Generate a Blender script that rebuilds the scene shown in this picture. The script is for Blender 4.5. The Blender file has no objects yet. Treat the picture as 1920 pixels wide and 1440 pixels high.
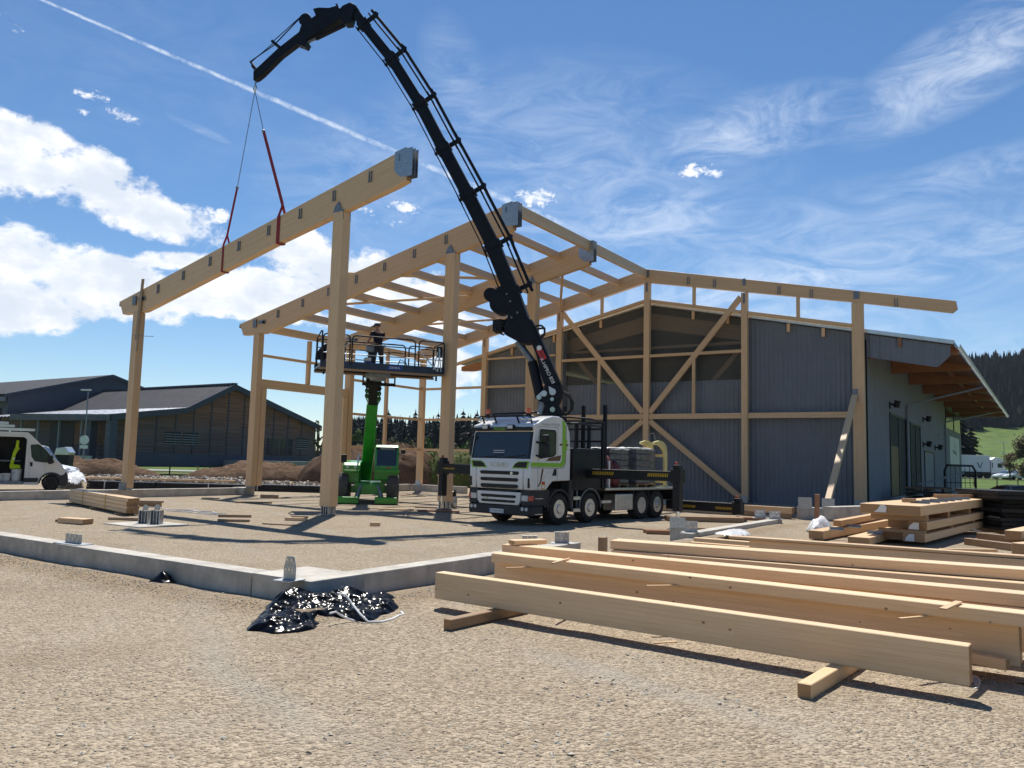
import bpy, bmesh, math, random
from mathutils import Vector, Matrix, Euler, noise
from math import sin, cos, pi, radians as R, atan2, sqrt, exp
random.seed(7)
SC = bpy.context.scene
COL = SC.collection

# ------------------------------------------------------------------ camera
CAM_H = 1.8732
F_PX = 1505.444
YAW, PITCH, ROLL = R(33.7843), R(5.5115), R(1.4666)
_R0 = Vector((cos(YAW), sin(YAW), 0)); _F0 = Vector((-sin(YAW), cos(YAW), 0)); _Z = Vector((0, 0, 1))
_F = _F0*cos(PITCH) + _Z*sin(PITCH)
_U0 = -_F0*sin(PITCH) + _Z*cos(PITCH)
_RC = _R0*cos(ROLL) + _U0*sin(ROLL)
_UC = -_R0*sin(ROLL) + _U0*cos(ROLL)
cam_d = bpy.data.cameras.new('camera'); cam = bpy.data.objects.new('camera', cam_d); COL.objects.link(cam)
cam_d.sensor_width = 36; cam_d.sensor_fit = 'HORIZONTAL'; cam_d.lens = 36*F_PX/1920
cam_d.clip_start = 0.05; cam_d.clip_end = 6000
cam.matrix_world = Matrix(((_RC.x, _UC.x, -_F.x, 0), (_RC.y, _UC.y, -_F.y, 0), (_RC.z, _UC.z, -_F.z, CAM_H), (0, 0, 0, 1)))
SC.camera = cam
EYE = Vector((0, 0, CAM_H))
SC.view_settings.view_transform = 'Standard'; SC.view_settings.look = 'None'
SC.view_settings.exposure = 0.32; SC.view_settings.gamma = 1.0
SC.cycles.max_bounces = 8; SC.cycles.transparent_max_bounces = 12
SC.cycles.caustics_reflective = False; SC.cycles.caustics_refractive = False

def ray(px, py):                       # direction of a measured image point, in the world
    return (_F*F_PX + _RC*(px-960) - _UC*(py-720)).normalized()
def at(px, py, X=None, Y=None, Z=None, D=None):    # the world point where that direction meets a plane
    r = ray(px, py)
    if X is not None: t = X/r.x
    elif Y is not None: t = Y/r.y
    elif Z is not None: t = (Z-CAM_H)/r.z
    else: t = D/r.dot(_F)
    return EYE + r*t

# ------------------------------------------------------------------ sun and sky
SUN_EL = R(60); SUN_H = Vector((-0.611, 0.792, 0))
SUN_V = SUN_H*cos(SUN_EL) + _Z*sin(SUN_EL)
sd = bpy.data.lights.new('sun', 'SUN'); so = bpy.data.objects.new('sun', sd); COL.objects.link(so)
sd.energy = 5.0; sd.angle = R(0.55); sd.color = (1.0, 0.955, 0.87)
so.rotation_euler = SUN_V.to_track_quat('Z', 'Y').to_euler(); so.location = (-30, 40, 90)

W = bpy.data.worlds.new('World'); SC.world = W; W.use_nodes = True
nt = W.node_tree; nt.nodes.clear()
def wn(t, **k):
    n = nt.nodes.new(t)
    for a, v in k.items(): setattr(n, a, v)
    return n
def wl(a, b): nt.links.new(a, b)
def wmath(op, a, b=None, c=None, clamp=False):
    n = wn('ShaderNodeMath', operation=op, use_clamp=clamp)
    for i, v in enumerate((a, b, c)):
        if v is None: continue
        if isinstance(v, (int, float)): n.inputs[i].default_value = v
        else: wl(v, n.inputs[i])
    return n.outputs[0]
def wdot(vec, const):
    n = wn('ShaderNodeVectorMath', operation='DOT_PRODUCT'); wl(vec, n.inputs[0]); n.inputs[1].default_value = tuple(const)
    return n.outputs['Value']
def wsmooth(v, lo, hi):
    n = wn('ShaderNodeMapRange', interpolation_type='SMOOTHSTEP'); wl(v, n.inputs[0])
    n.inputs[1].default_value = lo; n.inputs[2].default_value = hi
    return n.outputs[0]
sky = wn('ShaderNodeTexSky'); sky.sky_type = 'NISHITA'; sky.sun_disc = False
sky.sun_elevation = SUN_EL; sky.sun_rotation = atan2(SUN_H.x, SUN_H.y)
sky.altitude = 800; sky.air_density = 1.0; sky.dust_density = 0.1; sky.ozone_density = 3.0
tc = wn('ShaderNodeTexCoord'); DIR = tc.outputs['Generated']
def wnoise(scale, detail=7, rough=0.6, dist=0.0, stretch=(1, 1, 1), off=(0, 0, 0)):
    m = wn('ShaderNodeMapping'); wl(DIR, m.inputs[0]); m.inputs['Scale'].default_value = stretch; m.inputs['Location'].default_value = off
    n = wn('ShaderNodeTexNoise'); wl(m.outputs[0], n.inputs['Vector'])
    n.inputs['Scale'].default_value = scale; n.inputs['Detail'].default_value = detail; n.inputs['Roughness'].default_value = rough
    n.inputs['Distortion'].default_value = dist
    return n.outputs['Fac']
def blobs(lst):
    """sum of soft elliptical patches of sky, each (centre px, centre py, half width, half height, tilt, weight)"""
    tot = None
    for (px, py, sx, sy, tilt, w) in lst:
        c = ray(px, py); e1 = c.cross(_Z).normalized(); e2 = e1.cross(c).normalized()
        t = R(tilt); a1 = e1*cos(t)+e2*sin(t); a2 = -e1*sin(t)+e2*cos(t)
        k1 = F_PX/(sx*1.25); k2 = F_PX/(sy*1.25)
        a = wdot(DIR, a1*k1); b = wdot(DIR, a2*k2)
        q = wmath('MULTIPLY_ADD', b, b, wmath('MULTIPLY', a, a))
        m = wmath('MULTIPLY', wmath('SUBTRACT', 1.0, q, clamp=True), w)
        tot = m if tot is None else wmath('MAXIMUM', tot, m)
    return tot
CUM = [(40,300,150,62,-8,1),(190,345,130,52,-20,1),(60,258,85,30,-10,1),(280,400,130,40,-14,1),(350,430,60,22,-8,.9),
       (60,480,130,50,-8,1),(150,520,150,58,-6,1),(20,560,120,60,0,1),(230,565,130,40,0,1),(320,560,70,26,0,.8),
       (350,486,90,16,4,.85),(500,545,170,44,6,1),(570,480,95,42,0,1),(640,520,150,52,0,1),(430,575,150,28,0,.8),
       (760,540,120,40,0,1),(800,600,160,28,0,.8),(330,490,80,15,5,.8),(560,450,70,22,0,.8),(680,600,110,26,0,.75),
       (860,690,60,55,0,.75),(1070,640,90,30,0,.7),(900,640,80,24,0,.7),
       ]
TINY = [(1298,319,34,15,8,1),(1338,326,24,9,0,.8),(1004,371,44,18,-4,1),(757,389,32,14,0,.85),(176,180,28,10,0,.7),(232,217,32,11,-12,.75),(158,210,13,11,0,.65),(22,42,18,11,-20,.6),(690,398,24,10,0,.65),(400,405,40,16,10,.9),(735,420,30,10,0,.6)]
CIR = [(1400,240,170,52,10,.8),(1820,110,190,62,22,.85),(1690,190,160,20,16,.5),(1090,330,130,46,0,.6),(1210,420,170,70,4,.75),
       (1010,420,120,60,0,.5),(1640,480,380,34,7,.6),(1400,540,420,46,5,.85),(1800,330,220,30,10,.45),(1300,600,420,60,0,.7),
       (370,240,52,7,-16,.7),(700,340,220,120,20,.35),(880,230,60,160,20,.4),(1850,470,260,16,6,.5),(1650,530,340,13,4,.6),(300,120,260,160,0,.1),(1700,640,300,80,0,.3),(1050,340,360,190,0,.42),(1500,500,420,120,4,.5)]
mc = blobs(CUM); ms = blobs(CIR)
n1 = wnoise(13, 9, .62, .25, (1, 1, 1.5)); n2 = wnoise(34, 6, .62, 0, (1, 1, 1.4), (3, 1, 2))
nn = wmath('MULTIPLY_ADD', n2, .35, wmath('MULTIPLY', n1, .9))
dens = wmath('ADD', mc, wmath('MULTIPLY', wmath('SUBTRACT', nn, .62), 2.6))
has = wsmooth(mc, .03, .22)
dc = wmath('MULTIPLY', wsmooth(dens, .30, .72), has)
mt = blobs(TINY); nt_ = wmath('MULTIPLY_ADD', wnoise(120, 6, .65, .6, (1, 1, 1.5), (4, 4, 1)), .6, wmath('MULTIPLY', wnoise(48, 4, .6, .4, (1, 1, 1.6), (2, 7, 1)), .6))
dt = wmath('MULTIPLY', wsmooth(wmath('ADD', wmath('MULTIPLY', mt, 1.0), wmath('MULTIPLY', wmath('SUBTRACT', nt_, .62), 3.4)), .35, 1.05), wsmooth(mt, .02, .3))
dc = wmath('MAXIMUM', dc, wmath('MULTIPLY', dt, .85))
n3 = wnoise(9, 9, .68, 1.2, (1, 1, 3.0), (5, 2, 1))
ds = wmath('MULTIPLY', ms, wsmooth(n3, .30, .78)); ds = wmath('MULTIPLY', ds, .74)
# contrail: a thin band along a great circle
d1, d2 = ray(75, -2), ray(1000, 396)
nrm = d1.cross(d2).normalized(); along = (d2-d1).normalized(); s0 = d1.dot(along); s1 = d2.dot(along)
off = wmath('ABSOLUTE', wmath('ADD', wdot(DIR, nrm), wmath('MULTIPLY', wmath('SUBTRACT', wnoise(60, 4, .6), .5), .0028)))
prog = wn('ShaderNodeMapRange'); wl(wdot(DIR, along), prog.inputs[0]); prog.inputs[1].default_value = s0; prog.inputs[2].default_value = s1
prog.clamp = False
wid = wmath('MULTIPLY_ADD', prog.outputs[0], .0046, .0020)
band = wmath('SUBTRACT', 1.0, wmath('DIVIDE', off, wid), clamp=True)
fade = wmath('MULTIPLY', wsmooth(prog.outputs[0], -.25, .02), wmath('SUBTRACT', 1.0, wsmooth(prog.outputs[0], .95, 1.28)))
ct = wmath('MULTIPLY', wmath('MULTIPLY', wsmooth(band, 0.0, .9), wsmooth(wnoise(70, 5, .7, 0, (1, 1, 1), (9, 4, 2)), .22, .7)), wmath('MULTIPLY', fade, .62))
thin = wmath('MAXIMUM', ds, ct)
hsv = wn('ShaderNodeHueSaturation'); wl(sky.outputs[0], hsv.inputs['Color'])
SKY_HUE, SKY_SAT, SKY_VAL = .50, 1.17, .70
hsv.inputs['Hue'].default_value = SKY_HUE; hsv.inputs['Saturation'].default_value = SKY_SAT; hsv.inputs['Value'].default_value = SKY_VAL
SKY_STR = 0.13
def wmix(a, b, f):
    n = wn('ShaderNodeMix', data_type='RGBA')
    wl(f, n.inputs[0])
    for i, v in ((6, a), (7, b)):
        if isinstance(v, tuple): n.inputs[i].default_value = v
        else: wl(v, n.inputs[i])
    return n.outputs[2]
kk = 1/SKY_STR
shade = wsmooth(wmath('MULTIPLY_ADD', wnoise(16, 6, .6, 0, (1, 1, 1.8), (1.3, .4, .1)), 1.0, wmath('MULTIPLY', mc, .25)), .42, .85)
cl_col = wmix((.98*kk, .98*kk, 1.0*kk, 1), (.62*kk, .68*kk, .77*kk, 1), shade)
c1 = wmix(hsv.outputs[0], (.80*kk, .86*kk, .94*kk, 1), thin)
c2 = wmix(c1, cl_col, dc)
bg = wn('ShaderNodeBackground'); wl(c2, bg.inputs['Color']); bg.inputs['Strength'].default_value = SKY_STR
wo = wn('ShaderNodeOutputWorld'); wl(bg.outputs[0], wo.inputs[0])

# ------------------------------------------------------------------ mesh helpers
WM = {}                                                     # object -> world matrix at build time
class MB:
    def __init__(s): s.v = []; s.f = []; s.m = []
    def add(s, vs, fs, mi=0):
        o = len(s.v); s.v += [Vector(v) for v in vs]
        for f in fs: s.f.append([o+i for i in f]); s.m.append(mi)
        return s
    def box(s, c, d, rot=None, mi=0):
        c = Vector(c); hx, hy, hz = d[0]/2, d[1]/2, d[2]/2
        vs = [Vector((x, y, z)) for z in (-hz, hz) for x, y in ((-hx, -hy), (hx, -hy), (hx, hy), (-hx, hy))]
        if rot is not None: vs = [rot @ v for v in vs]
        return s.add([c+v for v in vs], [(3,2,1,0),(4,5,6,7),(0,1,5,4),(1,2,6,5),(2,3,7,6),(3,0,4,7)], mi)
    def b2(s, x0, x1, y0, y1, z0, z1, mi=0):
        return s.box(((x0+x1)/2, (y0+y1)/2, (z0+z1)/2), (abs(x1-x0), abs(y1-y0), abs(z1-z0)), None, mi)
    def extr(s, poly, vec, mi=0, cap=True):                 # 3-D polygon swept along vec
        n = len(poly); poly = [Vector(p) for p in poly]; vec = Vector(vec)
        nn_ = Vector((0, 0, 0))
        for i in range(n): nn_ += poly[i].cross(poly[(i+1) % n])
        if nn_.dot(vec) > 0: poly.reverse()
        vs = poly + [p+vec for p in poly]
        fs = [(i, i+n, (i+1) % n+n, (i+1) % n) for i in range(n)]
        if cap: fs += [tuple(range(n)), tuple(range(2*n-1, n-1, -1))]
        return s.add(vs, fs, mi)
    def bar(s, a, b, w, h, up=(0, 0, 1), mi=0):             # rectangular bar, w across, h along up
        a = Vector(a); b = Vector(b); x = (b-a); L = x.length; x.normalize()
        up = Vector(up)
        if abs(x.dot(up)) > .98: up = Vector((1, 0, 0)) if abs(x.x) < .9 else Vector((0, 1, 0))
        y = up.cross(x).normalized(); z = x.cross(y)
        M = Matrix((x, y, z)).transposed()
        return s.box((a+b)/2, (L, w, h), M, mi)
    def cyl(s, a, b, r0, r1=None, n=12, mi=0, caps=True):
        if r1 is None: r1 = r0
        a = Vector(a); b = Vector(b); x = (b-a).normalized()
        u = x.cross(Vector((0, 0, 1)) if abs(x.z) < .9 else Vector((1, 0, 0))).normalized(); v = x.cross(u)
        vs = []
        for p, r in ((a, r0), (b, r1)):
            for i in range(n):
                t = 2*pi*i/n; vs.append(p + u*(r*cos(t)) + v*(r*sin(t)))
        fs = [(i, (i+1) % n, (i+1) % n+n, i+n) for i in range(n)]
        if caps: fs += [tuple(range(n-1, -1, -1)), tuple(range(n, 2*n))]
        return s.add(vs, fs, mi)
    def tube(s, pts, r, n=8, mi=0, closed=False):
        pts = [Vector(p) for p in pts]; k = len(pts); vs = []; prev = None
        for i, p in enumerate(pts):
            if closed: t = (pts[(i+1) % k]-pts[i-1]).normalized()
            else: t = (pts[min(i+1, k-1)]-pts[max(i-1, 0)]).normalized()
            if prev is None: u = t.cross(Vector((0, 0, 1)) if abs(t.z) < .9 else Vector((1, 0, 0))).normalized()
            else: u = (prev - t*prev.dot(t)).normalized()
            prev = u; v = t.cross(u); rr = r[i] if isinstance(r, (list, tuple)) else r
            for j in range(n):
                a = 2*pi*j/n; vs.append(p + u*(rr*cos(a)) + v*(rr*sin(a)))
        fs = []
        for i in range(k if closed else k-1):
            o, q = i*n, ((i+1) % k)*n
            for j in range(n): fs.append((o+j, o+(j+1) % n, q+(j+1) % n, q+j))
        if not closed: fs += [tuple(range(n-1, -1, -1)), tuple(range((k-1)*n, k*n))]
        return s.add(vs, fs, mi)
    def lathe(s, prof, a, axis, n=24, mi=0):                # prof: (radius, distance along axis)
        a = Vector(a); x = Vector(axis).normalized()
        u = x.cross(Vector((0, 0, 1)) if abs(x.z) < .9 else Vector((1, 0, 0))).normalized(); v = x.cross(u); vs = []
        for r, h in prof:
            for i in range(n):
                t = 2*pi*i/n; vs.append(a + x*h + u*(r*cos(t)) + v*(r*sin(t)))
        fs = []
        for k in range(len(prof)-1):
            for i in range(n): fs.append((k*n+i, k*n+(i+1) % n, (k+1)*n+(i+1) % n, (k+1)*n+i))
        if prof[0][0] > 1e-6: fs.append(tuple(range(n-1, -1, -1)))
        if prof[-1][0] > 1e-6: fs.append(tuple(range((len(prof)-1)*n, len(prof)*n)))
        return s.add(vs, fs, mi)
    def sphere(s, c, r, n=12, m=8, sc=(1, 1, 1), mi=0):
        c = Vector(c); vs = []
        for j in range(m+1):
            p = pi*j/m
            for i in range(n):
                t = 2*pi*i/n; vs.append(c + Vector((r*sc[0]*sin(p)*cos(t), r*sc[1]*sin(p)*sin(t), r*sc[2]*cos(p))))
        fs = []
        for j in range(m):
            for i in range(n): fs.append((j*n+i, (j+1)*n+i, (j+1)*n+(i+1) % n, j*n+(i+1) % n))
        return s.add(vs, fs, mi)
    def build(s, name, mats, parent=None, world=True, smooth=False, bevel=0.0, origin=None, bseg=2):
        """link as ONE mesh object. world: coordinates are world ones (turned into the parent's own); else they are the parent's."""
        me = bpy.data.meshes.new(name)
        vs = s.v; M = Matrix.Identity(4)
        if parent is not None and world:
            inv = WM[parent].inverted(); vs = [inv @ v for v in vs]
        elif parent is None and origin is not None:
            origin = Vector(origin); vs = [v-origin for v in vs]; M = Matrix.Translation(origin)
        me.from_pydata([tuple(v) for v in vs], [], s.f)
        if not isinstance(mats, (list, tuple)): mats = [mats]
        for m in mats: me.materials.append(m)
        if len(mats) > 1: me.polygons.foreach_set('material_index', s.m)
        if smooth: me.polygons.foreach_set('use_smooth', [True]*len(me.polygons))
        me.update()
        o = bpy.data.objects.new(name, me); COL.objects.link(o)
        if parent is not None: o.parent = parent; WM[o] = WM[parent].copy()
        else: o.matrix_world = M; WM[o] = M
        if bevel:
            b = o.modifiers.new('edge', 'BEVEL'); b.width = bevel; b.segments = bseg; b.limit_method = 'ANGLE'; b.angle_limit = R(35)
            b.harden_normals = False
        if smooth == 'auto' or smooth:
            try: me.set_sharp_from_angle(angle=R(38))
            except Exception: pass
        return o
def tag(o, label=None, cat=None, group=None, kind=None):
    if label: o['label'] = label
    if cat: o['category'] = cat
    if group: o['group'] = group
    if kind: o['kind'] = kind
    return o
def thing(name, label, cat, loc=(0, 0, 0), rotz=0, group=None):
    o = bpy.data.objects.new(name, None); COL.objects.link(o); o.empty_display_size = .3
    o.location = loc; o.rotation_euler = (0, 0, rotz)
    WM[o] = Matrix.Translation(Vector(loc)) @ Matrix.Rotation(rotz, 4, 'Z')
    return tag(o, label, cat, group)
def copy_tree(o, parent=None):
    c = o.copy(); COL.objects.link(c)
    if parent is not None: c.parent = parent
    for ch in list(o.children): copy_tree(ch, c)
    WM[c] = WM.get(o, Matrix.Identity(4))
    return c
def text(name, s, size, mat, parent, M, extrude=.004, align='CENTER', shear=0):
    """lettering as a text object; M: matrix in the parent's space, text in its XY plane"""
    cu = bpy.data.curves.new(name, 'FONT'); cu.body = s; cu.size = size; cu.extrude = extrude; cu.align_x = align; cu.align_y = 'CENTER'
    cu.shear = shear; cu.materials.append(mat)
    tmp = bpy.data.objects.new(name, cu); COL.objects.link(tmp)
    dg = bpy.context.evaluated_depsgraph_get(); me = bpy.data.meshes.new_from_object(tmp.evaluated_get(dg)); me.name = name
    bpy.data.objects.remove(tmp); bpy.data.curves.remove(cu)
    o = bpy.data.objects.new(name, me); COL.objects.link(o); o.parent = parent; o.matrix_basis = M
    WM[o] = WM[parent] @ M
    return o
def frame_m(origin, x, y):
    x = Vector(x).normalized(); y = Vector(y); y = (y-x*y.dot(x)).normalized(); z = x.cross(y)
    M = Matrix((x, y, z)).transposed().to_4x4(); M.translation = Vector(origin); return M
def timber(name, a, b, w, h, mat, parent=None, up=(0, 0, 1), label=None, cat=None, group=None, bevel=.006):
    """one straight timber from a to b (world), centre line, w across, h along up; its grain runs along its own X"""
    a = Vector(a); b = Vector(b); x = (b-a); L = x.length; x.normalize(); up = Vector(up)
    if abs(x.dot(up)) > .98: up = Vector((0, 1, 0))
    y = up.cross(x).normalized(); z = x.cross(y)
    M = Matrix((x, y, z)).transposed().to_4x4(); M.translation = (a+b)/2
    mb = MB().box((0, 0, 0), (L, w, h))
    me = bpy.data.meshes.new(name); me.from_pydata([tuple(v) for v in mb.v], [], mb.f); me.materials.append(mat); me.update()
    o = bpy.data.objects.new(name, me); COL.objects.link(o)
    if parent is not None:
        o.parent = parent; o.matrix_basis = WM[parent].inverted() @ M
    else: o.matrix_world = M
    WM[o] = M
    if bevel:
        bv = o.modifiers.new('edge', 'BEVEL'); bv.width = bevel; bv.segments = 1; bv.limit_method = 'ANGLE'
    return tag(o, label, cat, group)

# ------------------------------------------------------------------ materials
def newmat(name):
    m = bpy.data.materials.new(name); m.use_nodes = True
    n = m.node_tree; b = n.nodes['Principled BSDF']
    return m, n, b
class NT:
    def __init__(s, n): s.n = n
    def node(s, t, **k):
        x = s.n.nodes.new(t)
        for a, v in k.items(): setattr(x, a, v)
        return x
    def link(s, a, b): s.n.links.new(a, b)
    def sock(s, v, inp):
        if isinstance(v, (int, float)): inp.default_value = v
        elif isinstance(v, tuple): inp.default_value = v if len(v) == 4 or inp.type == 'VECTOR' else (*v, 1)
        else: s.link(v, inp)
    def math(s, op, a, b=None, c=None, clamp=False):
        x = s.node('ShaderNodeMath', operation=op, use_clamp=clamp)
        for i, v in enumerate((a, b, c)):
            if v is not None: s.sock(v, x.inputs[i])
        return x.outputs[0]
    def coord(s, kind='Object', scale=(1, 1, 1), rnd=True):
        t = s.node('ShaderNodeTexCoord'); mp = s.node('ShaderNodeMapping'); s.link(t.outputs[kind], mp.inputs[0]); mp.inputs['Scale'].default_value = scale
        if rnd:
            oi = s.node('ShaderNodeObjectInfo'); cm = s.node('ShaderNodeVectorMath', operation='SCALE'); cm.inputs[0].default_value = (17.3, 9.1, 5.7)
            s.link(oi.outputs['Random'], cm.inputs['Scale']); s.link(cm.outputs[0], mp.inputs['Location'])
        return mp.outputs[0]
    def noise(s, vec, scale, detail=4, rough=.55, dist=0, out='Fac'):
        x = s.node('ShaderNodeTexNoise'); s.link(vec, x.inputs['Vector']); x.inputs['Scale'].default_value = scale
        x.inputs['Detail'].default_value = detail; x.inputs['Roughness'].default_value = rough; x.inputs['Distortion'].default_value = dist
        return x.outputs[out]
    def vor(s, vec, scale, feature='F1', out='Distance', rand=1.0):
        x = s.node('ShaderNodeTexVoronoi', feature=feature); s.link(vec, x.inputs['Vector']); x.inputs['Scale'].default_value = scale
        x.inputs['Randomness'].default_value = rand
        return x.outputs[out]
    def ramp(s, v, lo, hi, a=0.0, b=1.0, smooth=True):
        x = s.node('ShaderNodeMapRange'); x.interpolation_type = 'SMOOTHSTEP' if smooth else 'LINEAR'
        s.link(v, x.inputs[0]); x.inputs[1].default_value = lo; x.inputs[2].default_value = hi; x.inputs[3].default_value = a; x.inputs[4].default_value = b
        return x.outputs[0]
    def mix(s, a, b, f, blend='MIX'):
        x = s.node('ShaderNodeMix', data_type='RGBA', blend_type=blend)
        s.sock(f, x.inputs[0]); s.sock(a, x.inputs[6]); s.sock(b, x.inputs[7]); return x.outputs[2]
    def bump(s, h, dist, strength=1.0):
        x = s.node('ShaderNodeBump'); s.link(h, x.inputs['Height']); x.inputs['Distance'].default_value = dist; x.inputs['Strength'].default_value = strength
        return x.outputs[0]
def pm(name, col, rough=.5, metal=0.0, var=.12, vs=3.0, bump=0.0, bs=40.0, spec=.5, coat=0.0, dirt=0.0, dirtcol=(.25, .2, .15), trans=0.0, alpha=1.0):
    m, n, b = newmat(name); t = NT(n); c = t.coord('Object')
    dark = tuple(x*(1-var) for x in col); lite = tuple(min(1, x*(1+var)) for x in col)
    v = t.mix(dark, lite, t.ramp(t.noise(c, vs, 5, .6), .3, .7))
    if dirt:
        v = t.mix(v, dirtcol, t.math('MULTIPLY', t.ramp(t.noise(c, vs*1.7, 7, .7, .5), .45, .8), dirt))
    t.link(v, b.inputs['Base Color'])
    b.inputs['Roughness'].default_value = rough; b.inputs['Metallic'].default_value = metal; b.inputs['Specular IOR Level'].default_value = spec
    b.inputs['Coat Weight'].default_value = coat; b.inputs['Coat Roughness'].default_value = .08
    b.inputs['Transmission Weight'].default_value = trans; b.inputs['Alpha'].default_value = alpha
    if rough > .15:
        t.link(t.ramp(t.noise(c, vs*3, 4, .6), .3, .7, rough*.85, min(1, rough*1.15)), b.inputs['Roughness'])
    if bump: t.link(t.bump(t.noise(c, bs, 4, .6), bump), b.inputs['Normal'])
    return m
def woodmat(name, light=(.80, .545, .32), dark=(.67, .435, .235), lam=.042, knots=1.0, gap=.25):
    """glued spruce: grain along local X, lamellas across local Z, knots"""
    m, n, b = newmat(name); t = NT(n)
    c = t.coord('Object', (1, 1, 1)); cs = t.coord('Object', (.35, 6, 6)); raw = t.coord('Object', rnd=False)
    sep = t.node('ShaderNodeSeparateXYZ'); t.link(raw, sep.inputs[0])
    g1 = t.noise(cs, 5, 5, .6, .8); g2 = t.noise(t.coord('Object', (.5, 22, 22)), 6, 3, .6)
    # each lamella has a tone of its own, changing along the length at finger joints
    lz = t.math('FLOOR', t.math('DIVIDE', sep.outputs[2], lam)); ly = t.math('FLOOR', t.math('ADD', t.math('DIVIDE', sep.outputs[0], 2.3), t.math('MULTIPLY', lz, .371)))
    cmb = t.node('ShaderNodeCombineXYZ'); t.link(lz, cmb.inputs[0]); t.link(ly, cmb.inputs[1])
    oi = t.node('ShaderNodeObjectInfo'); t.link(oi.outputs['Random'], cmb.inputs[2])
    wn_ = t.node('ShaderNodeTexWhiteNoise'); t.link(cmb.outputs[0], wn_.inputs[0])
    f = t.math('ADD', t.math('MULTIPLY', g1, .55), t.math('MULTIPLY', g2, .25)); f = t.math('ADD', f, t.math('MULTIPLY', wn_.outputs['Value'], .16))
    col = t.mix(light, dark, t.ramp(f, .30, .72))
    col = t.mix(col, t.mix((1, 1, 1), (.86, .84, .82), oi.outputs['Random']), 1.0, 'MULTIPLY')
    frac = t.math('FRACT', t.math('ADD', t.math('DIVIDE', sep.outputs[2], lam), 100.0))
    line = t.math('SUBTRACT', 1.0, t.ramp(t.math('ABSOLUTE', t.math('SUBTRACT', frac, .5)), .44, .5, 0, gap))
    col = t.mix((.16, .10, .05), col, line)
    kv = t.coord('Object', (5.0, 6.5, 6.5)); kd = t.vor(kv, 1.0); kn = t.vor(kv, 1.0, 'F1', 'Color')
    ksep = t.node('ShaderNodeSeparateColor'); t.link(kn, ksep.inputs[0])
    kon = t.math('GREATER_THAN', ksep.outputs[0], .38)
    kf = t.math('MULTIPLY', t.math('MULTIPLY', t.ramp(kd, .055, .10, 1, 0), kon), .8*knots)
    col = t.mix(col, (.13, .065, .03), kf)
    # sawn ends show darker orange end grain
    tcn = t.node('ShaderNodeTexCoord'); sn = t.node('ShaderNodeSeparateXYZ'); t.link(tcn.outputs['Normal'], sn.inputs[0])
    endf = t.ramp(t.math('ABSOLUTE', sn.outputs[0]), .75, .9)
    col = t.mix(col, t.mix((.40, .22, .095), (.28, .14, .055), t.noise(t.coord('Object', (1, 9, 9)), 4, 4)), t.math('MULTIPLY', endf, .9))
    t.link(col, b.inputs['Base Color']); b.inputs['Roughness'].default_value = .46; b.inputs['Specular IOR Level'].default_value = .5
    t.link(t.bump(g2, .0015), b.inputs['Normal'])
    return m
M_WOOD = woodmat('spruce_glulam')
M_WOOD2 = woodmat('spruce_pale', (.79, .56, .335), (.67, .44, .235), .06, .9)
M_WOODLIT = woodmat('spruce_bounce_lit', (.86, .62, .385), (.74, .505, .285), .045, 1.0)  # glulam made paler for the near beams; stronger ground bounce put into its colour
M_WOODOLD = woodmat('rough_offcut', (.40, .27, .16), (.27, .165, .09), .1, 1.0)
M_WOODRED = woodmat('larch_dark', (.36, .17, .08), (.24, .10, .045), .1, .6)
M_GALV = pm('galvanised_steel', (.42, .44, .46), .42, .85, .18, 14, .0006, 60, dirt=.1)
M_STEELD = pm('dull_steel', (.22, .24, .27), .5, .7, .2, 8)
M_CONC = pm('cast_concrete', (.47, .44, .39), .85, 0, .18, 2.6, .004, 28, .3, dirt=.55, dirtcol=(.30, .26, .20))
def streaked(m, col=(.27, .24, .20), f=.45, sc=(7, 7, .5)):
    n = m.node_tree; t = NT(n); b = n.nodes['Principled BSDF']; l = b.inputs['Base Color'].links[0]; src = l.from_socket
    k = t.ramp(t.noise(t.coord('Object', sc, rnd=False), 1.3, 5, .6), .5, .78, 0, f); t.link(t.mix(src, col, k), b.inputs['Base Color']); return m
streaked(M_CONC)
M_CONCD = pm('concrete_kerb', (.34, .33, .32), .9, 0, .1, 1.0, .003, 20, .3)
M_BLACK = pm('black_paint', (.009, .010, .013), .48, 0, .3, 4, spec=.3, coat=.05, dirt=.12, dirtcol=(.10, .09, .08))
M_NAVY = pm('crane_paint', (.006, .007, .014), .5, 0, .3, 5, spec=.22, coat=0, dirt=.06, dirtcol=(.03, .03, .035))
M_PLASTIC = pm('dark_plastic', (.022, .023, .027), .6, 0, .2, 8, .001, 80)
M_RUBBER = pm('tyre_rubber', (.022, .021, .020), .85, 0, .2, 6, .002, 60, .3, dirt=.55, dirtcol=(.14, .12, .095))
M_CHROME = pm('polished_steel', (.70, .71, .72), .16, 1.0, .08, 8)
M_ALU = pm('aluminium', (.62, .63, .64), .35, .9, .1, 6)
M_WHITE = pm('white_truck_paint', (.74, .74, .73), .30, 0, .03, 2, coat=.5, dirt=.10, dirtcol=(.45, .42, .38))
M_VANWHITE = pm('white_van_paint', (.66, .65, .62), .35, 0, .04, 2, coat=.35, dirt=.22, dirtcol=(.42, .38, .32))
M_GREENP = pm('green_machine_paint', (.022, .29, .022), .35, 0, .15, 3, coat=.4, dirt=.2, dirtcol=(.12, .13, .07))
M_LIME = pm('lime_stripe', (.23, .50, .03), .35, 0, .04, 4, coat=.3)
M_BROWNSTR = pm('brown_stripe', (.13, .05, .03), .35, 0, .1, 4, coat=.3)
M_YELLOW = pm('faded_yellow_paint', (.72, .62, .26), .5, 0, .12, 5, dirt=.2)
M_HAZARD = pm('hazard_yellow', (.60, .38, .02), .5, 0, .1, 20)
M_RED = pm('red_strap', (.28, .018, .03), .75, 0, .15, 12, .001, 200)
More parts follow.
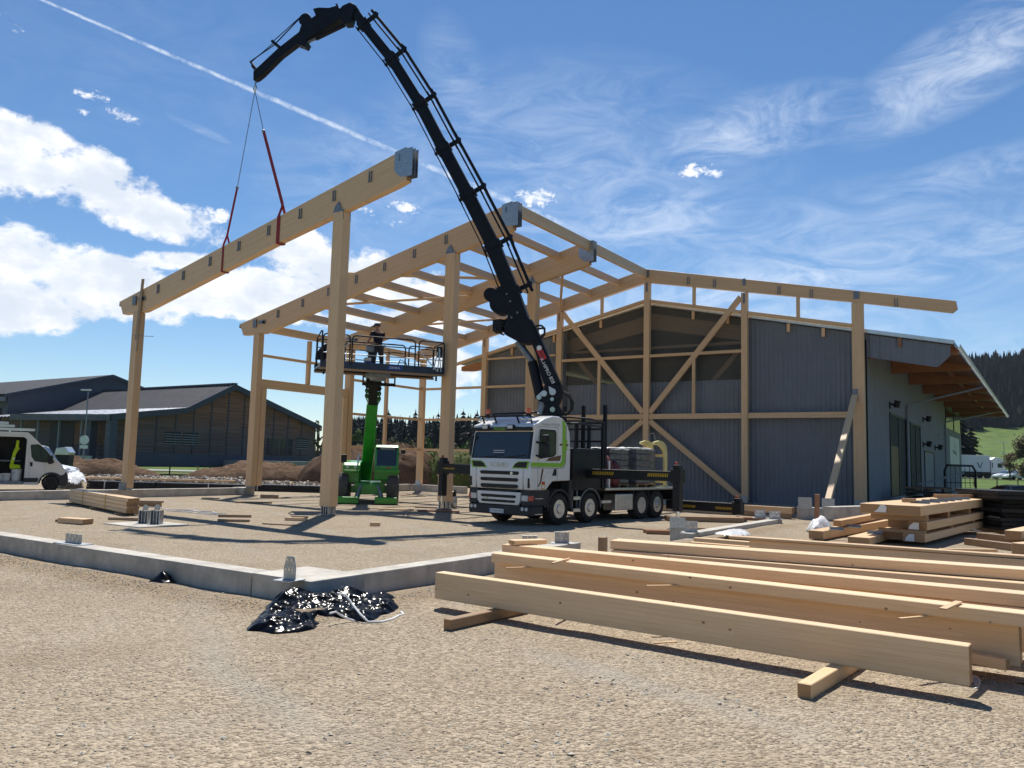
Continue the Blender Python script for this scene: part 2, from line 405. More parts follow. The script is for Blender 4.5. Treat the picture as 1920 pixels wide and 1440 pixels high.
M_REDP = pm('red_badge', (.55, .03, .03), .4, 0, .05, 5)
M_GREY = pm('mid_grey', (.25, .26, .28), .6, 0, .1, 4)
M_LETW = pm('white_lettering', (.78, .78, .78), .5, 0, .02, 5)
M_LETG = pm('grey_lettering', (.30, .31, .33), .4, .3, .05, 5)
M_LETB = pm('black_lettering', (.02, .02, .025), .5, 0, .05, 5)
M_SILV = pm('silver_badge', (.55, .56, .57), .25, .9, .05, 5)
M_SKIN = pm('skin', (.42, .22, .15), .55, 0, .08, 8)
M_CLOTHD = pm('dark_work_cloth', (.018, .018, .026), .85, 0, .25, 10, .003, 60, .2)
M_CLOTHG = pm('grey_work_cloth', (.06, .06, .07), .9, 0, .2, 10, .003, 60, .2)
M_HIVIS = pm('hi_vis_cloth', (.46, .62, .02), .8, 0, .1, 6, .004, 30, .3)
M_BUCKET = pm('white_bucket', (.62, .62, .60), .45, 0, .05, 4, dirt=.25)
M_BLUEP = pm('blue_paint', (.02, .06, .28), .45, 0, .1, 4)
def glass(name, col=(.02, .03, .045), rough=.03, alpha=None):
    m, n, b = newmat(name); t = NT(n)
    b.inputs['Base Color'].default_value = (*col, 1); b.inputs['Roughness'].default_value = rough; b.inputs['Specular IOR Level'].default_value = .7
    b.inputs['IOR'].default_value = 1.5
    if alpha is not None: b.inputs['Alpha'].default_value = alpha
    c = t.coord('Object'); t.link(t.bump(t.noise(c, 1.5, 2), .004), b.inputs['Normal'])
    return m
M_GLASS = glass('dark_window_glass'); M_GLASSC = glass('cab_glass', (.02, .035, .045), .02, .55)
def lampmat(name, col, rough=.15):
    return pm(name, col, rough, 0, .1, 30, .002, 60, .6, coat=.8)
M_AMBER = lampmat('amber_lens', (.75, .13, .01)); M_HEADL = lampmat('clear_lens', (.55, .56, .57)); M_REDL = lampmat('red_lens', (.45, .03, .02))
# ------------------------------------------------------------------ ground
EXT = 0.20                                                  # the yard outside the footings stands a little higher
FX, FY = -6.95, 6.42                                        # outer faces of the right-hand and front footings
FRX0 = -31.55                                               # outer face of the left-hand footing
def sstep(a, b, x):
    t = max(0.0, min(1.0, (x-a)/(b-a))); return t*t*(3-2*t)
def pad_h(x, y):
    """level of the gravel: sunk inside the footings"""
    ix = sstep(FX-.16, FX-.10, x); iy = 1-sstep(FY+.10, FY+.16, y)
    out = max(ix*(1-sstep(24, 31, y)), iy)
    return EXT*out
def terrain(x, y):
    d = sqrt(x*x+y*y); az = atan2(x, y)                     # 0 = +Y, positive to the right
    wr = sstep(-.36, -.12, az)
    h = 1.0*sstep(60, 135, d)*wr + 13.5*sstep(165, 380, d)*wr + 50*sstep(370, 640, d)*wr
    wl_ = (1-sstep(-.75, -.55, az))
    h += 7*sstep(260, 600, d)*(1-wr)*(1-wl_)
    if d > 60: h += (noise.noise(Vector((x*.01, y*.01, 3)))-.0)*min(3, (d-60)*.008)
    return h
def gravel_mat():
    m, n, b = newmat('gravel'); t = NT(n); c = t.coord('Object', rnd=False)
    big = t.noise(c, .35, 5, .6, .4); mid = t.noise(c, 2.2, 6, .65)
    st = t.vor(c, 36.0, 'F1', 'Color'); st2 = t.vor(c, 88.0, 'F1', 'Color'); dd = t.vor(c, 36.0, 'F1', 'Distance')
    s1 = t.node('ShaderNodeSeparateColor'); t.link(st, s1.inputs[0]); s2 = t.node('ShaderNodeSeparateColor'); t.link(st2, s2.inputs[0])
    base = t.mix((.28, .23, .175), (.37, .325, .265), t.ramp(big, .35, .65))
    base = t.mix(base, (.405, .35, .285), t.ramp(mid, .45, .75, 0, .6))
    stone = t.mix((.165, .135, .105), (.58, .52, .44), t.math('ADD', t.math('MULTIPLY', s1.outputs[0], .6), t.math('MULTIPLY', s2.outputs[0], .4)))
    col = t.mix(base, stone, t.ramp(t.noise(c, 1.1, 4), .3, .6, .5, .9))
    # swept lime dust and brown damp soil in patches
    col = t.mix(col, (.44, .41, .365), t.math('MULTIPLY', t.ramp(t.noise(c, .55, 7, .7, .6), .54, .72), .55))
    col = t.mix(col, (.22, .155, .095), t.math('MULTIPLY', t.ramp(t.noise(c, .8, 7, .75, .3), .60, .76), .55))
    col = t.mix(col, (.985, .915, .80), 1.0, 'MULTIPLY')
    # browner loose material heaped along the outside of the footings
    sq = t.node('ShaderNodeSeparateXYZ'); t.link(c, sq.inputs[0]); wob = t.math('MULTIPLY', t.math('SUBTRACT', t.noise(c, 1.3, 4), .5), .5)
    da = t.math('ADD', t.math('ABSOLUTE', t.math('SUBTRACT', sq.outputs[1], FY-.5)), t.math('MULTIPLY', t.math('GREATER_THAN', sq.outputs[0], FX+.5), 9.0))
    db = t.math('ADD', t.math('ABSOLUTE', t.math('SUBTRACT', sq.outputs[0], FX+.5)), t.math('MULTIPLY', t.math('LESS_THAN', sq.outputs[1], FY-.6), 9.0))
    dm = t.math('ADD', t.math('MINIMUM', da, db), wob)
    col = t.mix(col, t.mix((.20, .135, .075), (.38, .29, .19), s1.outputs[1]), t.ramp(dm, .12, .5, .72, 0))
    # faint wheel tracks curving across the yard, and greyer compacted ground between
    sp = t.node('ShaderNodeSeparateXYZ'); t.link(c, sp.inputs[0])
    cv = t.math('ADD', t.math('MULTIPLY', sp.outputs[1], .82), t.math('ADD', t.math('MULTIPLY', sp.outputs[0], .42), t.math('MULTIPLY', t.noise(c, .16, 2), 3.0)))
    tr_ = t.ramp(t.math('ABSOLUTE', t.math('SUBTRACT', t.math('FRACT', t.math('DIVIDE', cv, 2.05)), .5)), .0, .13, 1, 0)
    col = t.mix(col, (.36, .325, .275), t.math('MULTIPLY', t.math('MULTIPLY', tr_, t.ramp(t.noise(c, .45, 4), .42, .62)), .55))
    col = t.mix(col, (.215, .175, .13), t.math('MULTIPLY', t.ramp(t.noise(c, .28, 6, .65, .8), .56, .74), .4))
    t.link(col, b.inputs['Base Color']); b.inputs['Roughness'].default_value = .95; b.inputs['Specular IOR Level'].default_value = .15
    h = t.math('ADD', t.math('MULTIPLY', t.ramp(dd, .0, .7, 1, 0), .8), t.math('MULTIPLY', t.noise(c, 9, 4), 1.4))
    h = t.math('ADD', h, t.math('MULTIPLY', s2.outputs[1], .4))
    t.link(t.bump(h, .018), b.inputs['Normal'])
    return m
M_GRAVEL = gravel_mat()
def grass_mat(name, a=(.055, .10, .02), bcol=(.105, .155, .035), dry=(.20, .17, .07), dryf=.35, sc=.25):
    m, n, b = newmat(name); t = NT(n); c = t.coord('Object', rnd=False)
    col = t.mix(a, bcol, t.ramp(t.noise(c, sc, 7, .65), .35, .65))
    col = t.mix(col, dry, t.math('MULTIPLY', t.ramp(t.noise(c, sc*3, 6, .7), .5, .75), dryf))
    t.link(col, b.inputs['Base Color']); b.inputs['Roughness'].default_value = .9; b.inputs['Specular IOR Level'].default_value = .15
    t.link(t.bump(t.noise(c, 7, 5, .7), .05), b.inputs['Normal'])
    return m
M_GRASS = grass_mat('meadow_grass')
M_ASPH = pm('asphalt', (.10, .10, .10), .9, 0, .15, 1.5, .003, 60, .2)
M_ROAD = pm('pale_road', (.30, .30, .29), .9, 0, .08, .6, .002, 40, .2)
def soilmat(name, a=(.11, .065, .04), bcol=(.20, .13, .085)):
    m, n, b = newmat(name); t = NT(n); c = t.coord('Object', rnd=False)
    col = t.mix(a, bcol, t.ramp(t.noise(c, 1.6, 8, .7), .35, .7))
    col = t.mix(col, (.30, .24, .18), t.math('MULTIPLY', t.ramp(t.vor(c, 7), .0, .25, 1, 0), .4))
    t.link(col, b.inputs['Base Color']); b.inputs['Roughness'].default_value = .97; b.inputs['Specular IOR Level'].default_value = .1
    t.link(t.bump(t.noise(c, 6, 6, .75), .12), b.inputs['Normal'])
    return m
M_SOIL = soilmat('turned_soil')

# fields and far terrain: one polar sheet
rad = [0.0, 20, 40, 55, 62, 70, 80, 95, 110, 125, 140, 155, 170, 190, 215, 245, 280, 320, 360, 400, 450, 500, 560, 620, 680, 760, 880, 1000]
angs = [R(a*1.5) for a in range(240)]
g = MB(); vs = [(0, 0, -.06)]; fs = []
for r in rad[1:]:
    for a in angs: vs.append((r*sin(a), r*cos(a), terrain(r*sin(a), r*cos(a))-.06))
N = len(angs)
for i in range(N): fs.append((0, 1+(i+1) % N, 1+i))
for k in range(len(rad)-2):
    for i in range(N):
        a, b_ = 1+k*N+i, 1+k*N+(i+1) % N; fs.append((a, b_, b_+N, a+N))
g.add(vs, fs); o = g.build('ground', M_GRASS, smooth=True); tag(o, kind='structure')

# gravel yard: fine where the camera looks closely
def axis(lo, hi, fine, step_f, step_c):
    out = []; x = lo
    while x < hi-1e-6:
        out.append(x); x += step_f if fine[0] <= x < fine[1] else step_c
    return out+[hi]
xs = axis(-56, 46, (-16, 3), .16, 1.0) ; ys = axis(-10, 62, (2.4, 14), .14, .8)
xs = sorted(set([round(x, 3) for x in xs]+[FX-.16, FX-.10])); ys = sorted(set([round(y, 3) for y in ys]+[FY+.10, FY+.16]))
gv = []; gf = []
def yard_z(x, y):
    h = pad_h(x, y); n_ = noise.noise(Vector((x*.6, y*.6, 0)))*.022 + noise.noise(Vector((x*2.3, y*2.3, 5)))*.010
    # loose ridge of gravel along the outside of the footings
    dd = min(abs(y-(FY-.55)) if x < FX+.5 else 9, abs(x-(FX+.55)) if y > FY-.6 else 9)
    bank = .10*exp(-(dd/.28)**2)*(.55+.8*noise.noise(Vector((x*1.1, y*1.1, 8)))) if (y < 24 and x > -26) else 0
    return h + n_*.8 + max(0, bank) + .004
for y in ys:
    for x in xs: gv.append((x, y, yard_z(x, y)))
nx = len(xs)
for j in range(len(ys)-1):
    for i in range(nx-1):
        k = j*nx+i; gf.append((k, k+1, k+nx+1, k+nx))
yard = MB().add(gv, gf).build('gravel_yard', M_GRAVEL, smooth=True); tag(yard, kind='structure')

# loose stones lying on the yard near the camera (one mass, nobody could count them)
rs = random.Random(3); st = MB()
def stone(x, y, z, r):
    rot = Euler((rs.uniform(-.5, .5), rs.uniform(-.5, .5), rs.random()*6)).to_matrix(); s_ = (r*rs.uniform(.8, 1.4), r*rs.uniform(.7, 1.1), r*rs.uniform(.35, .6))
    pv = [(1,0,0),(-1,0,0),(0,1,0),(0,-1,0),(0,0,1),(0,0,-1)]
    vs_ = [rot @ Vector((p[0]*s_[0], p[1]*s_[1], p[2]*s_[2]))+Vector((x, y, z)) for p in pv]
    st.add(vs_, [(0,2,4),(2,1,4),(1,3,4),(3,0,4),(2,0,5),(1,2,5),(3,1,5),(0,3,5)], 0 if rs.random() < .6 else (1 if rs.random() < .7 else 2))
for i in range(15000):
    dep = 3.0 + 8.5*rs.random()**1.3; lat = rs.uniform(-.70, .70)*dep
    x = -sin(YAW)*dep + cos(YAW)*lat; y = cos(YAW)*dep + sin(YAW)*lat
    if abs(x-FX) < .2 and y > 6.2 or abs(y-FY) < .2 and x < FX+.2: continue
    cl = noise.noise(Vector((x*.5, y*.5, 2)))
    if rs.random() > .55+cl: continue
    r = rs.choice((.004, .005, .006, .007, .009, .011)) * (1.6 if rs.random() < .03 else 1)
    stone(x, y, yard_z(x, y)+r*.25, r)
for i in range(3000):                                       # brown loose gravel along the footings
    if i % 2: x = rs.uniform(-15, FX+.3); y = FY-.5+rs.gauss(0, .16)
    else: y = rs.uniform(FY-.3, 13); x = FX+.5+rs.gauss(0, .14)
    r = rs.uniform(.006, .014); stone(x, y, yard_z(x, y)+r*.3, r)
for (px_, py_, n_, sp_) in ((1200, 1236, 12, .18), (1090, 1310, 26, .22), (1150, 1285, 14, .15), (1060, 1392, 20, .25), (1020, 1420, 14, .25), (640, 1380, 10, .4), (1330, 1300, 12, .4), (200, 1390, 12, .4)):
    q0 = at(px_, py_, Z=EXT)
    for i in range(n_):
        x = q0.x+rs.gauss(0, sp_); y = q0.y+rs.gauss(0, sp_*.5); r = rs.uniform(.010, .026); stone(x, y, yard_z(x, y)+r*.1, r)
so_ = st.build('loose_gravel', [pm('stone_pale', (.46, .42, .355), .9, 0, .25, 30, spec=.2), pm('stone_tan', (.34, .275, .205), .9, 0, .25, 30, spec=.2), pm('stone_dark', (.29, .255, .215), .9, 0, .2, 30, spec=.2)]); tag(so_, kind='stuff')
# pale lime streaks and a few flat lime lumps trodden into the gravel
# paved strip beyond the yard on the right, road far right and road left
def sheet(name, pts, mat, kind='structure', zoff=0.0, sub=1):
    mb = MB(); mb.add([Vector(p)+Vector((0, 0, zoff)) for p in pts], [tuple(range(len(pts)))]); return tag(mb.build(name, mat), kind=kind)
sheet('paving', [(-5.9, 30, .03), (40, 30, .03), (44, 66, .03), (-5.9, 66, .03)], M_ASPH, zoff=.02)

# ------------------------------------------------------------------ concrete footings
def wallpiece(name, label, pts, mat=M_CONC, bevel=.012, cat='low wall'):
    mb = MB()
    for (x0, x1, y0, y1, z0, z1) in pts: mb.b2(x0, x1, y0, y1, z0, z1)
    c = pts[0]; return tag(mb.build(name, mat, origin=((c[0]+c[1])/2, (c[2]+c[3])/2, c[4]), bevel=bevel), label, cat)
TOPZ = .47
wallpiece('concrete_footing', 'long low concrete footing across the near left, ending at the corner bracket', [(-24, FX-1.02, FY, FY+.30, -.1, TOPZ)])
wallpiece('concrete_footing', 'short corner block of the footing under the tapered steel bracket', [(FX-1.0, FX, FY, FY+.85, -.1, TOPZ+.004)])
wallpiece('concrete_footing', 'low concrete footing running from the corner away behind the timber beams', [(FX-.32, FX-.02, FY+.87, 12.75, -.1, TOPZ)])
FYA, FYB, FTZ = at(1297, 1003, X=FX).y, at(1467, 984, X=FX).y, at(1380, 987, X=FX).z
wallpiece('concrete_footing', 'separate far length of low footing with two brackets right of the truck', [(FX-.30, FX+.0, FYA, FYB, -.1, FTZ)])
wallpiece('concrete_footing', 'low concrete footing in front of the white van and the left columns', [(FRX0, FRX0+.32, 10.5, 24.1, -.15, .34)])
wallpiece('concrete_footing', 'pale low footing under the back corner column right of the green machine', [(FRX0+.05, FRX0+.35, 29.6, 36.3, -.15, .40), (FRX0+.35, -27.3, 36.30, 36.6, -.15, .40)])
wallpiece('concrete_footing', 'stepped stub of concrete under the second left column', [(FRX0-.05, FRX0+.75, 24.12, 24.75, -.15, .36)])
wallpiece('concrete_footing', 'low footing strip at the foot of the blue hall gable', [(-26, -5.9, 36.20, 36.29, -.1, .22)], bevel=.006)
# square pads with a twin post stub (galvanised) on the line of the inner columns
wallpiece('concrete_pad', 'flat pale concrete pad under the two free standing steel stubs', [(-20.3, -18.7, 11.6, 13.0, -.2, .03)], cat='pad')

# ------------------------------------------------------------------ steel brackets on the footings
def plate_bracket(name, label, p, w, h, rot=0, taper=0.0, group=None):
    t_ = thing(name, label, 'bracket', p, rot, group)
    MB().b2(-w*.75, w*.75, -.13, .13, 0, .012).build('base_plate', M_GALV, t_, world=False)
    mb = MB(); pr = [(-w/2, 0, .012), (w/2, 0, .012), (w/2, 0, h*.55), (w/2-taper, 0, h), (-w/2+taper, 0, h), (-w/2, 0, h*.55)]
    mb.extr([Vector(q)+Vector((0, -.006, 0)) for q in pr], (0, .012, 0)); mb.build('upright_plate', M_GALV, t_, world=False, bevel=.002)
    hb = MB()
    for hx, hz in ((-.28, .45), (0, .45), (.28, .45), (-.16, .85), (.16, .85)):
        MB().cyl((hx*w, -.012, hz*h), (hx*w, -.007, hz*h), .013, n=10).build('bolt', M_CHROME, t_, world=False)
    pass
    return t_
c_ = at(536, 1090, Z=TOPZ)
plate_bracket('post_bracket', 'tapered galvanised bracket standing on the near footing corner', (c_.x, c_.y+.05, TOPZ+.004), .17, .27, R(8), .035)
c_ = at(135, 1020, Z=TOPZ)
plate_bracket('post_bracket', 'wide low galvanised bracket on the near left footing', (c_.x, FY+.15, TOPZ), .42, .15, R(2), .0)
c_ = at(1062, 1024, Z=TOPZ)
plate_bracket('post_bracket', 'square galvanised bracket behind the timber beams, right of its pair', (FX-.18, 12.35, TOPZ), .25, .20, R(35), .0)
plate_bracket('post_bracket', 'galvanised bracket half hidden behind the small block on the beams', (FX-.18, 11.3, TOPZ), .25, .20, R(35), .0)
plate_bracket('post_bracket', 'galvanised bracket on the near end of the far footing by the truck', (FX-.15, FYA+.35, FTZ), .30, .26, R(30), .0)
plate_bracket('post_bracket', 'left one of two galvanised brackets at the far end of the footing', (FX-.60, FYB-.3, FTZ), .34, .24, R(32), .0)
plate_bracket('post_bracket', 'right one of two galvanised brackets at the far end of the footing', (FX-.12, FYB-.4, FTZ), .34, .24, R(32), .0)
def stub(name, label, p, s, h, rot=0):
    t_ = thing(name, label, 'post base', p, rot)
    mb = MB()
    for sx in (-1, 1):
        mb.b2(sx*s/2-.012, sx*s/2+.012, -s/2, s/2, .01, h)
        mb.b2(sx*s/5-.007, sx*s/5+.007, -s/2+.02, s/2-.02, .01, h*.96)
    mb.b2(-s/2+.013, s/2-.013, -.006, .006, .01, h*.9); mb.build('channel', M_GALV, t_, world=False, bevel=.002)
    MB().b2(-s*.7, s*.7, -s*.7, s*.7, 0, .01).build('base_plate', M_GALV, t_, world=False)
    hb = MB().extr([(-.07, -.006, h+.0), (.07, -.006, h+.0), (.07, -.006, h+.09), (.03, -.006, h+.14), (-.03, -.006, h+.14), (-.07, -.006, h+.09)], (0, .012, 0)); hb.build('tongue', M_GALV, t_, world=False)
stub('steel_post_stub', 'left of two free standing grooved steel stubs on the pale pad', (-19.62, 12.32, .03), .23, .34, R(33))
stub('steel_post_stub', 'right of two free standing grooved steel stubs on the pale pad', (-19.26, 12.42, .03), .23, .36, R(33))
p_ = at(1276, 1018, Z=.0)
stub_t = thing('concrete_stub', 'square concrete stub with steel bracket in front of the rear stabiliser leg', 'post base', (*at(1276, 1013, Z=.05).xy, 0))
MB().b2(-.2, .2, -.2, .2, -.1, .40).build('block', M_CONC, stub_t, world=False, bevel=.012)
MB().b2(-.2, .2, -.21, -.2, .36, .62).build('bracket_plate', M_GALV, stub_t, world=False); MB().b2(-.2, -.19, -.2, .2, .36, .62).build('bracket_plate', M_GALV, stub_t, world=False)
stub2 = thing('concrete_stub', 'concrete stub with two brackets at the foot of the leaning prop', 'post base', (at(1537, 975, Y=31.6).x, 31.6, 0))
MB().b2(-.75, .75, -.3, .3, -.05, .45).build('block', M_CONC, stub2, world=False, bevel=.012)
MB().b2(-.7, -.2, -.31, -.3, .40, .82).build('bracket_plate', M_GALV, stub2, world=False); MB().b2(.15, .6, -.31, -.3, .40, .82).build('bracket_plate', M_GALV, stub2, world=False)

# ------------------------------------------------------------------ the timber frame of the new hall
YF = lambda k: 36.29-6.0*(k-1)
XR = -16.42
def ztop(x): return 11.58-.2246*(XR-x) if x < XR else 11.58-.209*(x-XR)
TW = .26                                                     # thickness of the main rafters
frame = thing('timber_hall', 'erected spruce hall frame with columns, rafters, purlins and crossed braces against the blue gable', 'timber frame', (-20, 30, 0))
def rafter_poly(y):
    L = -32.0
    p = [(L, ztop(L)), (-16.40, 11.58), (-16.40, 10.52), (-16.75, 10.42), (-22.2, ztop(-22.2)-.96), (-29.9, ztop(-29.9)-.97), (-30.2, 7.52), (-31.70, 7.52)]
    return [Vector((x, y, z)) for x, z in p]
def oriented(poly, y0, t_, name, mat, parent, slope=.2246, piv=(-24, 9.9)):
    """rafter cut from a board: own axes along the slope so that the grain follows it"""
    a = atan2(slope, 1); c = Vector((piv[0], y0+t_/2, piv[1]))
    M = frame_m(c, (cos(a), 0, sin(a)), (0, 1, 0)); inv = M.inverted()
    mb = MB().extr(poly, (0, t_, 0)); me = bpy.data.meshes.new(name)
    me.from_pydata([tuple(inv @ v) for v in mb.v], [], mb.f); me.materials.append(mat); me.update()
    o = bpy.data.objects.new(name, me); COL.objects.link(o)
    if parent is not None: o.parent = parent; o.matrix_basis = WM[parent].inverted() @ M
    else: o.matrix_world = M
    WM[o] = M
    bv = o.modifiers.new('edge', 'BEVEL'); bv.width = .008; bv.segments = 1; bv.limit_method = 'ANGLE'
    return o
HX = [at(px, py, Y=18.29).x for px, py in ((297.8, 534), (345, 510), (395, 484), (449, 456), (504.7, 428), (564, 395), (627.5, 361), (695.3, 326))]
def add_hangers(raf, y, xs, both=False, dark=M_STEELD):
    for x in xs:
        zt = ztop(x); mb = MB()
        for s in (-1, 1): mb.b2(x+s*.05-.016, x+s*.05+.016, y-.035, y+.002, zt-.50, zt-.16)
        mb.b2(x-.07, x-.02, y-.05, y-.036, zt-.53, zt-.47); mb.b2(x+.03, x+.08, y-.05, y-.036, zt-.53, zt-.47)
        mb.build('purlin_hanger', dark, raf)
def add_ridge_shoe(raf, y):
    mb = MB(); x1 = XR+.03
    pr = [(x1-.52, 11.52), (x1-.05, 11.60), (x1-.05, 10.66), (x1-.25, 10.66), (x1-.52, 10.90)]
    mb.extr([Vector((x, y-.012, z)) for x, z in pr], (0, .011, 0)); mb.extr([Vector((x, y+TW+.001, z)) for x, z in pr], (0, .011, 0))
    for yy in (y-.012, y+TW*.5-.006, y+TW): mb.b2(x1-.05, x1+.22, yy, yy+.012, 10.64, 11.55)
    mb.b2(x1-.05, x1+.01, y, y+TW, 10.7, 11.5); mb.build('ridge_plate', M_GALV, raf)
    MB().b2(x1-.36, x1-.29, y-.02, y-.013, 11.2, 11.42).build('plate_slot', M_STEELD, raf)
def add_eave_steel(raf, y, x0=-30.9):
    MB().b2(-32.05, -31.93, y+.03, y+TW-.03, 7.98, 8.10).b2(-32.09, -32.04, y+.05, y+TW-.05, 7.9, 8.05).build('gutter_bracket', M_STEELD, raf)
    MB().b2(-30.95, -30.72, y-.07, y+.0, ztop(-30.8)-.52, ztop(-30.8)-.16).build('eave_hanger', M_STEELD, raf)
    mb = MB(); mb.box((-30.35, y-.03, ztop(-30.3)-.42), (.42, .06, .13), Matrix.Rotation(R(4), 3, 'Y')); mb.cyl((-30.2, y-.06, ztop(-30.3)-.42), (-30.2, y-.03, ztop(-30.3)-.42), .10, n=10)
    mb.build('brace_plate', M_STEELD, raf)
def head_plate(parent, y, x0, x1, ztp):
    """steel head of an inner column: rounded gusset on the rafter"""
    mb = MB(); w = x1-x0; yy = y-.045
    pr = [(x0, ztp-.28), (x1, ztp-.28), (x1, ztp+.05), (x1-.12, ztp+.10), (x1-.2, ztp+.30), ((x0+x1)/2, ztp+.36), (x0+.08, ztp+.24), (x0, ztp+.06)]
    mb.extr([Vector((x, yy, z)) for x, z in pr], (0, .03, 0)); mb.extr([Vector((x, y+TW+.01, z)) for x, z in pr], (0, .03, 0))
    mb.build('head_plate', M_STEELD, parent)
def foot_shoe(parent, x, y, w, d, z0, z1):
    mb = MB()
    for i in range(4):
        xx = x-w/2+w*(i+.5)/4
        mb.b2(xx-.02, xx+.02, y-d/2, y+d/2, z0+.02, z1)
    mb.b2(x-w/2, x+w/2, y-.01, y+.01, z0+.02, z1); mb.b2(x-w/2-.03, x+w/2+.03, y-d/2-.03, y+d/2+.03, z0, z0+.02); mb.b2(x-w/2, x+w/2, y-d/2, y+d/2, z1, z1+.012)
    return mb.build('foot_shoe', M_GALV, parent, bevel=.002)
def column(parent, xc, yc, w, d, z0, z1, name='column', **k):
    return timber(name, (xc, yc, z0), (xc, yc, z1), d, w, M_WOOD, parent, up=(1, 0, 0), **k)
XI0, XI1 = -19.58, -18.92                                    # inner columns
XIC = (XI0+XI1)/2-.04
IW, ID = .46, .36
def inner_column(parent, y, shoe=True):
    c1_ = column(parent, XIC, y+TW/2, IW, ID, .30, ztop(XIC)-.99)
    head_plate(c1_, y, XIC-IW/2, XIC+IW/2, ztop(XIC)-1.0)
    foot_shoe(c1_, XIC, y+TW/2, IW*.9, ID*.9, .02, .29)
    return c1_
def eave_column(parent, y, second=True):
    c1_ = column(parent, -30.85+.14, y+TW/2, .40, .30, .44, 7.51)
    foot_shoe(c1_, -30.71, y+TW/2, .34, .26, .345, .43)
    return c1_
# frames 2 and 3 stand with their purlins, frame 1 is the gable
for k in (2, 3):
    y = YF(k)
    rf = oriented(rafter_poly(y), y, TW, 'rafter', M_WOOD, frame)
    add_ridge_shoe(rf, y); add_eave_steel(rf, y)
    add_hangers(rf, y, HX if k == 3 else [])
    inner_column(frame, y); eave_column(frame, y)
y1 = YF(1)
# gable rafters
gl = [(-31.2, ztop(-31.2)), (XR+.0, 11.60), (XR, 10.92), (-31.2, ztop(-31.2)-.62)]
oriented([Vector((x, y1, z)) for x, z in gl], y1, .24, 'rafter', M_WOOD, frame)
gr = [(XR+.004, 11.60), (-2.91, ztop(-2.91)), (-2.86, ztop(-2.91)-.32), (-3.05, ztop(-3.05)-.50), (-6.7, ztop(-6.7)-.50), (XR+.004, 10.92)]
grr = oriented([Vector((x, y1, z)) for x, z in gr], y1, .24, 'rafter', M_WOOD, frame, -.209, (-10, 10))
add_hangers(grr, y1, (-14.2, -12.9, -9.9, -8.5, -5.1), dark=M_STEELD)
for q in ((-6.75, -6.52, y1-.03, y1, ztop(-6.6)-.35, ztop(-6.6)-.02), (-11.56, -11.42, y1-.03, y1, ztop(-11.5)-.3, ztop(-11.5)+.03), (-16.36, -16.25, y1-.03, y1, 11.15, 11.52)): MB().b2(*q).build('junction_plate', M_STEELD, grr)
GC = [(-30.72, .36, 7.6), (-26.22, .32, 0), (-21.38, .32, 0), (-16.37, .30, 0), (-11.50, .29, 0), (-6.62, .47, 0)]
for i, (x, w, _) in enumerate(GC):
    zt = ztop(x)-(.62 if x < -7 else .50)-.005
    c1_ = column(frame, x, y1+.12, w, .22, .42, zt)
    MB().b2(x-w/2, x+w/2, y1-.0, y1+.012, .30, .62).b2(x-w/2-.02, x+w/2+.02, y1, y1+.24, .28, .30).b2(x-w/2, x+w/2, y1+.02, y1+.22, .30, .418).build('foot_shoe', M_GALV, c1_)
    if x < -11: MB().b2(x-.05, x+.05, y1-.006, y1+.004, zt-.5, zt-.05).build('junction_plate', M_WOODOLD if x < -20 else M_STEELD, c1_)
wide = frame.children[-1]
yb = y1+.12
def gable_bar(x0, x1, z0, z1=None, w=.16, h=.12, nm='girt', yy=None):
    return timber(nm, (x0, yy or yb, z0), (x1, yy or yb, z1 if z1 is not None else z0), w, h, M_WOOD, frame, up=(0, 0, 1))
# girts of the gable: heavy one at mid height, lighter ones above
for a, b_ in ((-21.21, -16.53), (-16.21, -11.66), (-11.34, -6.87)): gable_bar(a, b_, 4.23, h=.25)
for a, b_ in ((-21.21, -16.53), (-16.21, -11.66)): gable_bar(a, b_, 7.22, h=.14)
# rails following the old roof line
for a, b_ in ((-30.5, -26.4), (-26.04, -21.56), (-21.2, -16.54)): gable_bar(a, b_, 10.02-.2246*(XR-a)+0, 10.02-.2246*(XR-b_), h=.15, nm='sloping_rail')
for a, b_ in ((-16.2, -11.66), (-11.34, -6.87)): gable_bar(a, b_, 10.02-.205*(a-XR), 10.02-.205*(b_-XR), h=.15, nm='sloping_rail')
# short studs between rafter and sloping rail, thin mid posts below
for x in (-24, -18.9, -13.95, -9.1):
    zr_ = (10.02-.2246*(XR-x)) if x < XR else 10.02-.205*(x-XR)
    timber('stud', (x, yb, zr_+.08), (x, yb, ztop(x)-(.63 if x < -12 else .56)), .14, .14, M_WOOD, frame, up=(1, 0, 0))
for x in (-19.0, -13.95):
    timber('stud', (x, yb, 4.36), (x, yb, 7.14), .14, .15, M_WOOD, frame, up=(1, 0, 0))
# crossed braces meeting at the ridge column
def brace(x0, z0, x1, z1): timber('brace', (x0, yb, z0), (x1, yb, z1), .15, .26, M_WOOD, frame)
brace(-21.2, 9.75, -16.55, 4.42); brace(-11.68, 9.75, -16.19, 4.42)
brace(-16.55, 4.02, -21.15, .45); brace(-16.19, 4.02, -11.7, .5)
# left bay of the gable and the left long wall: light girts
for z in (5.98, 4.18, 2.42):
    for a, b_ in ((-30.53, -26.39), (-26.05, -21.55)):
        if b_ > -22 and z != 2.42 or b_ < -22: gable_bar(a, b_, z, h=.13)
    timber('girt', (-30.71, YF(2)+TW, z), (-30.71, YF(1), z), .12, .13, M_WOOD, frame)
timber('stud', (-30.71, 33.3, .45), (-30.71, 33.3, 7.9), .16, .18, M_WOOD, frame, up=(1, 0, 0))
gable_bar(-26.05, -21.6, 7.55, h=.1)
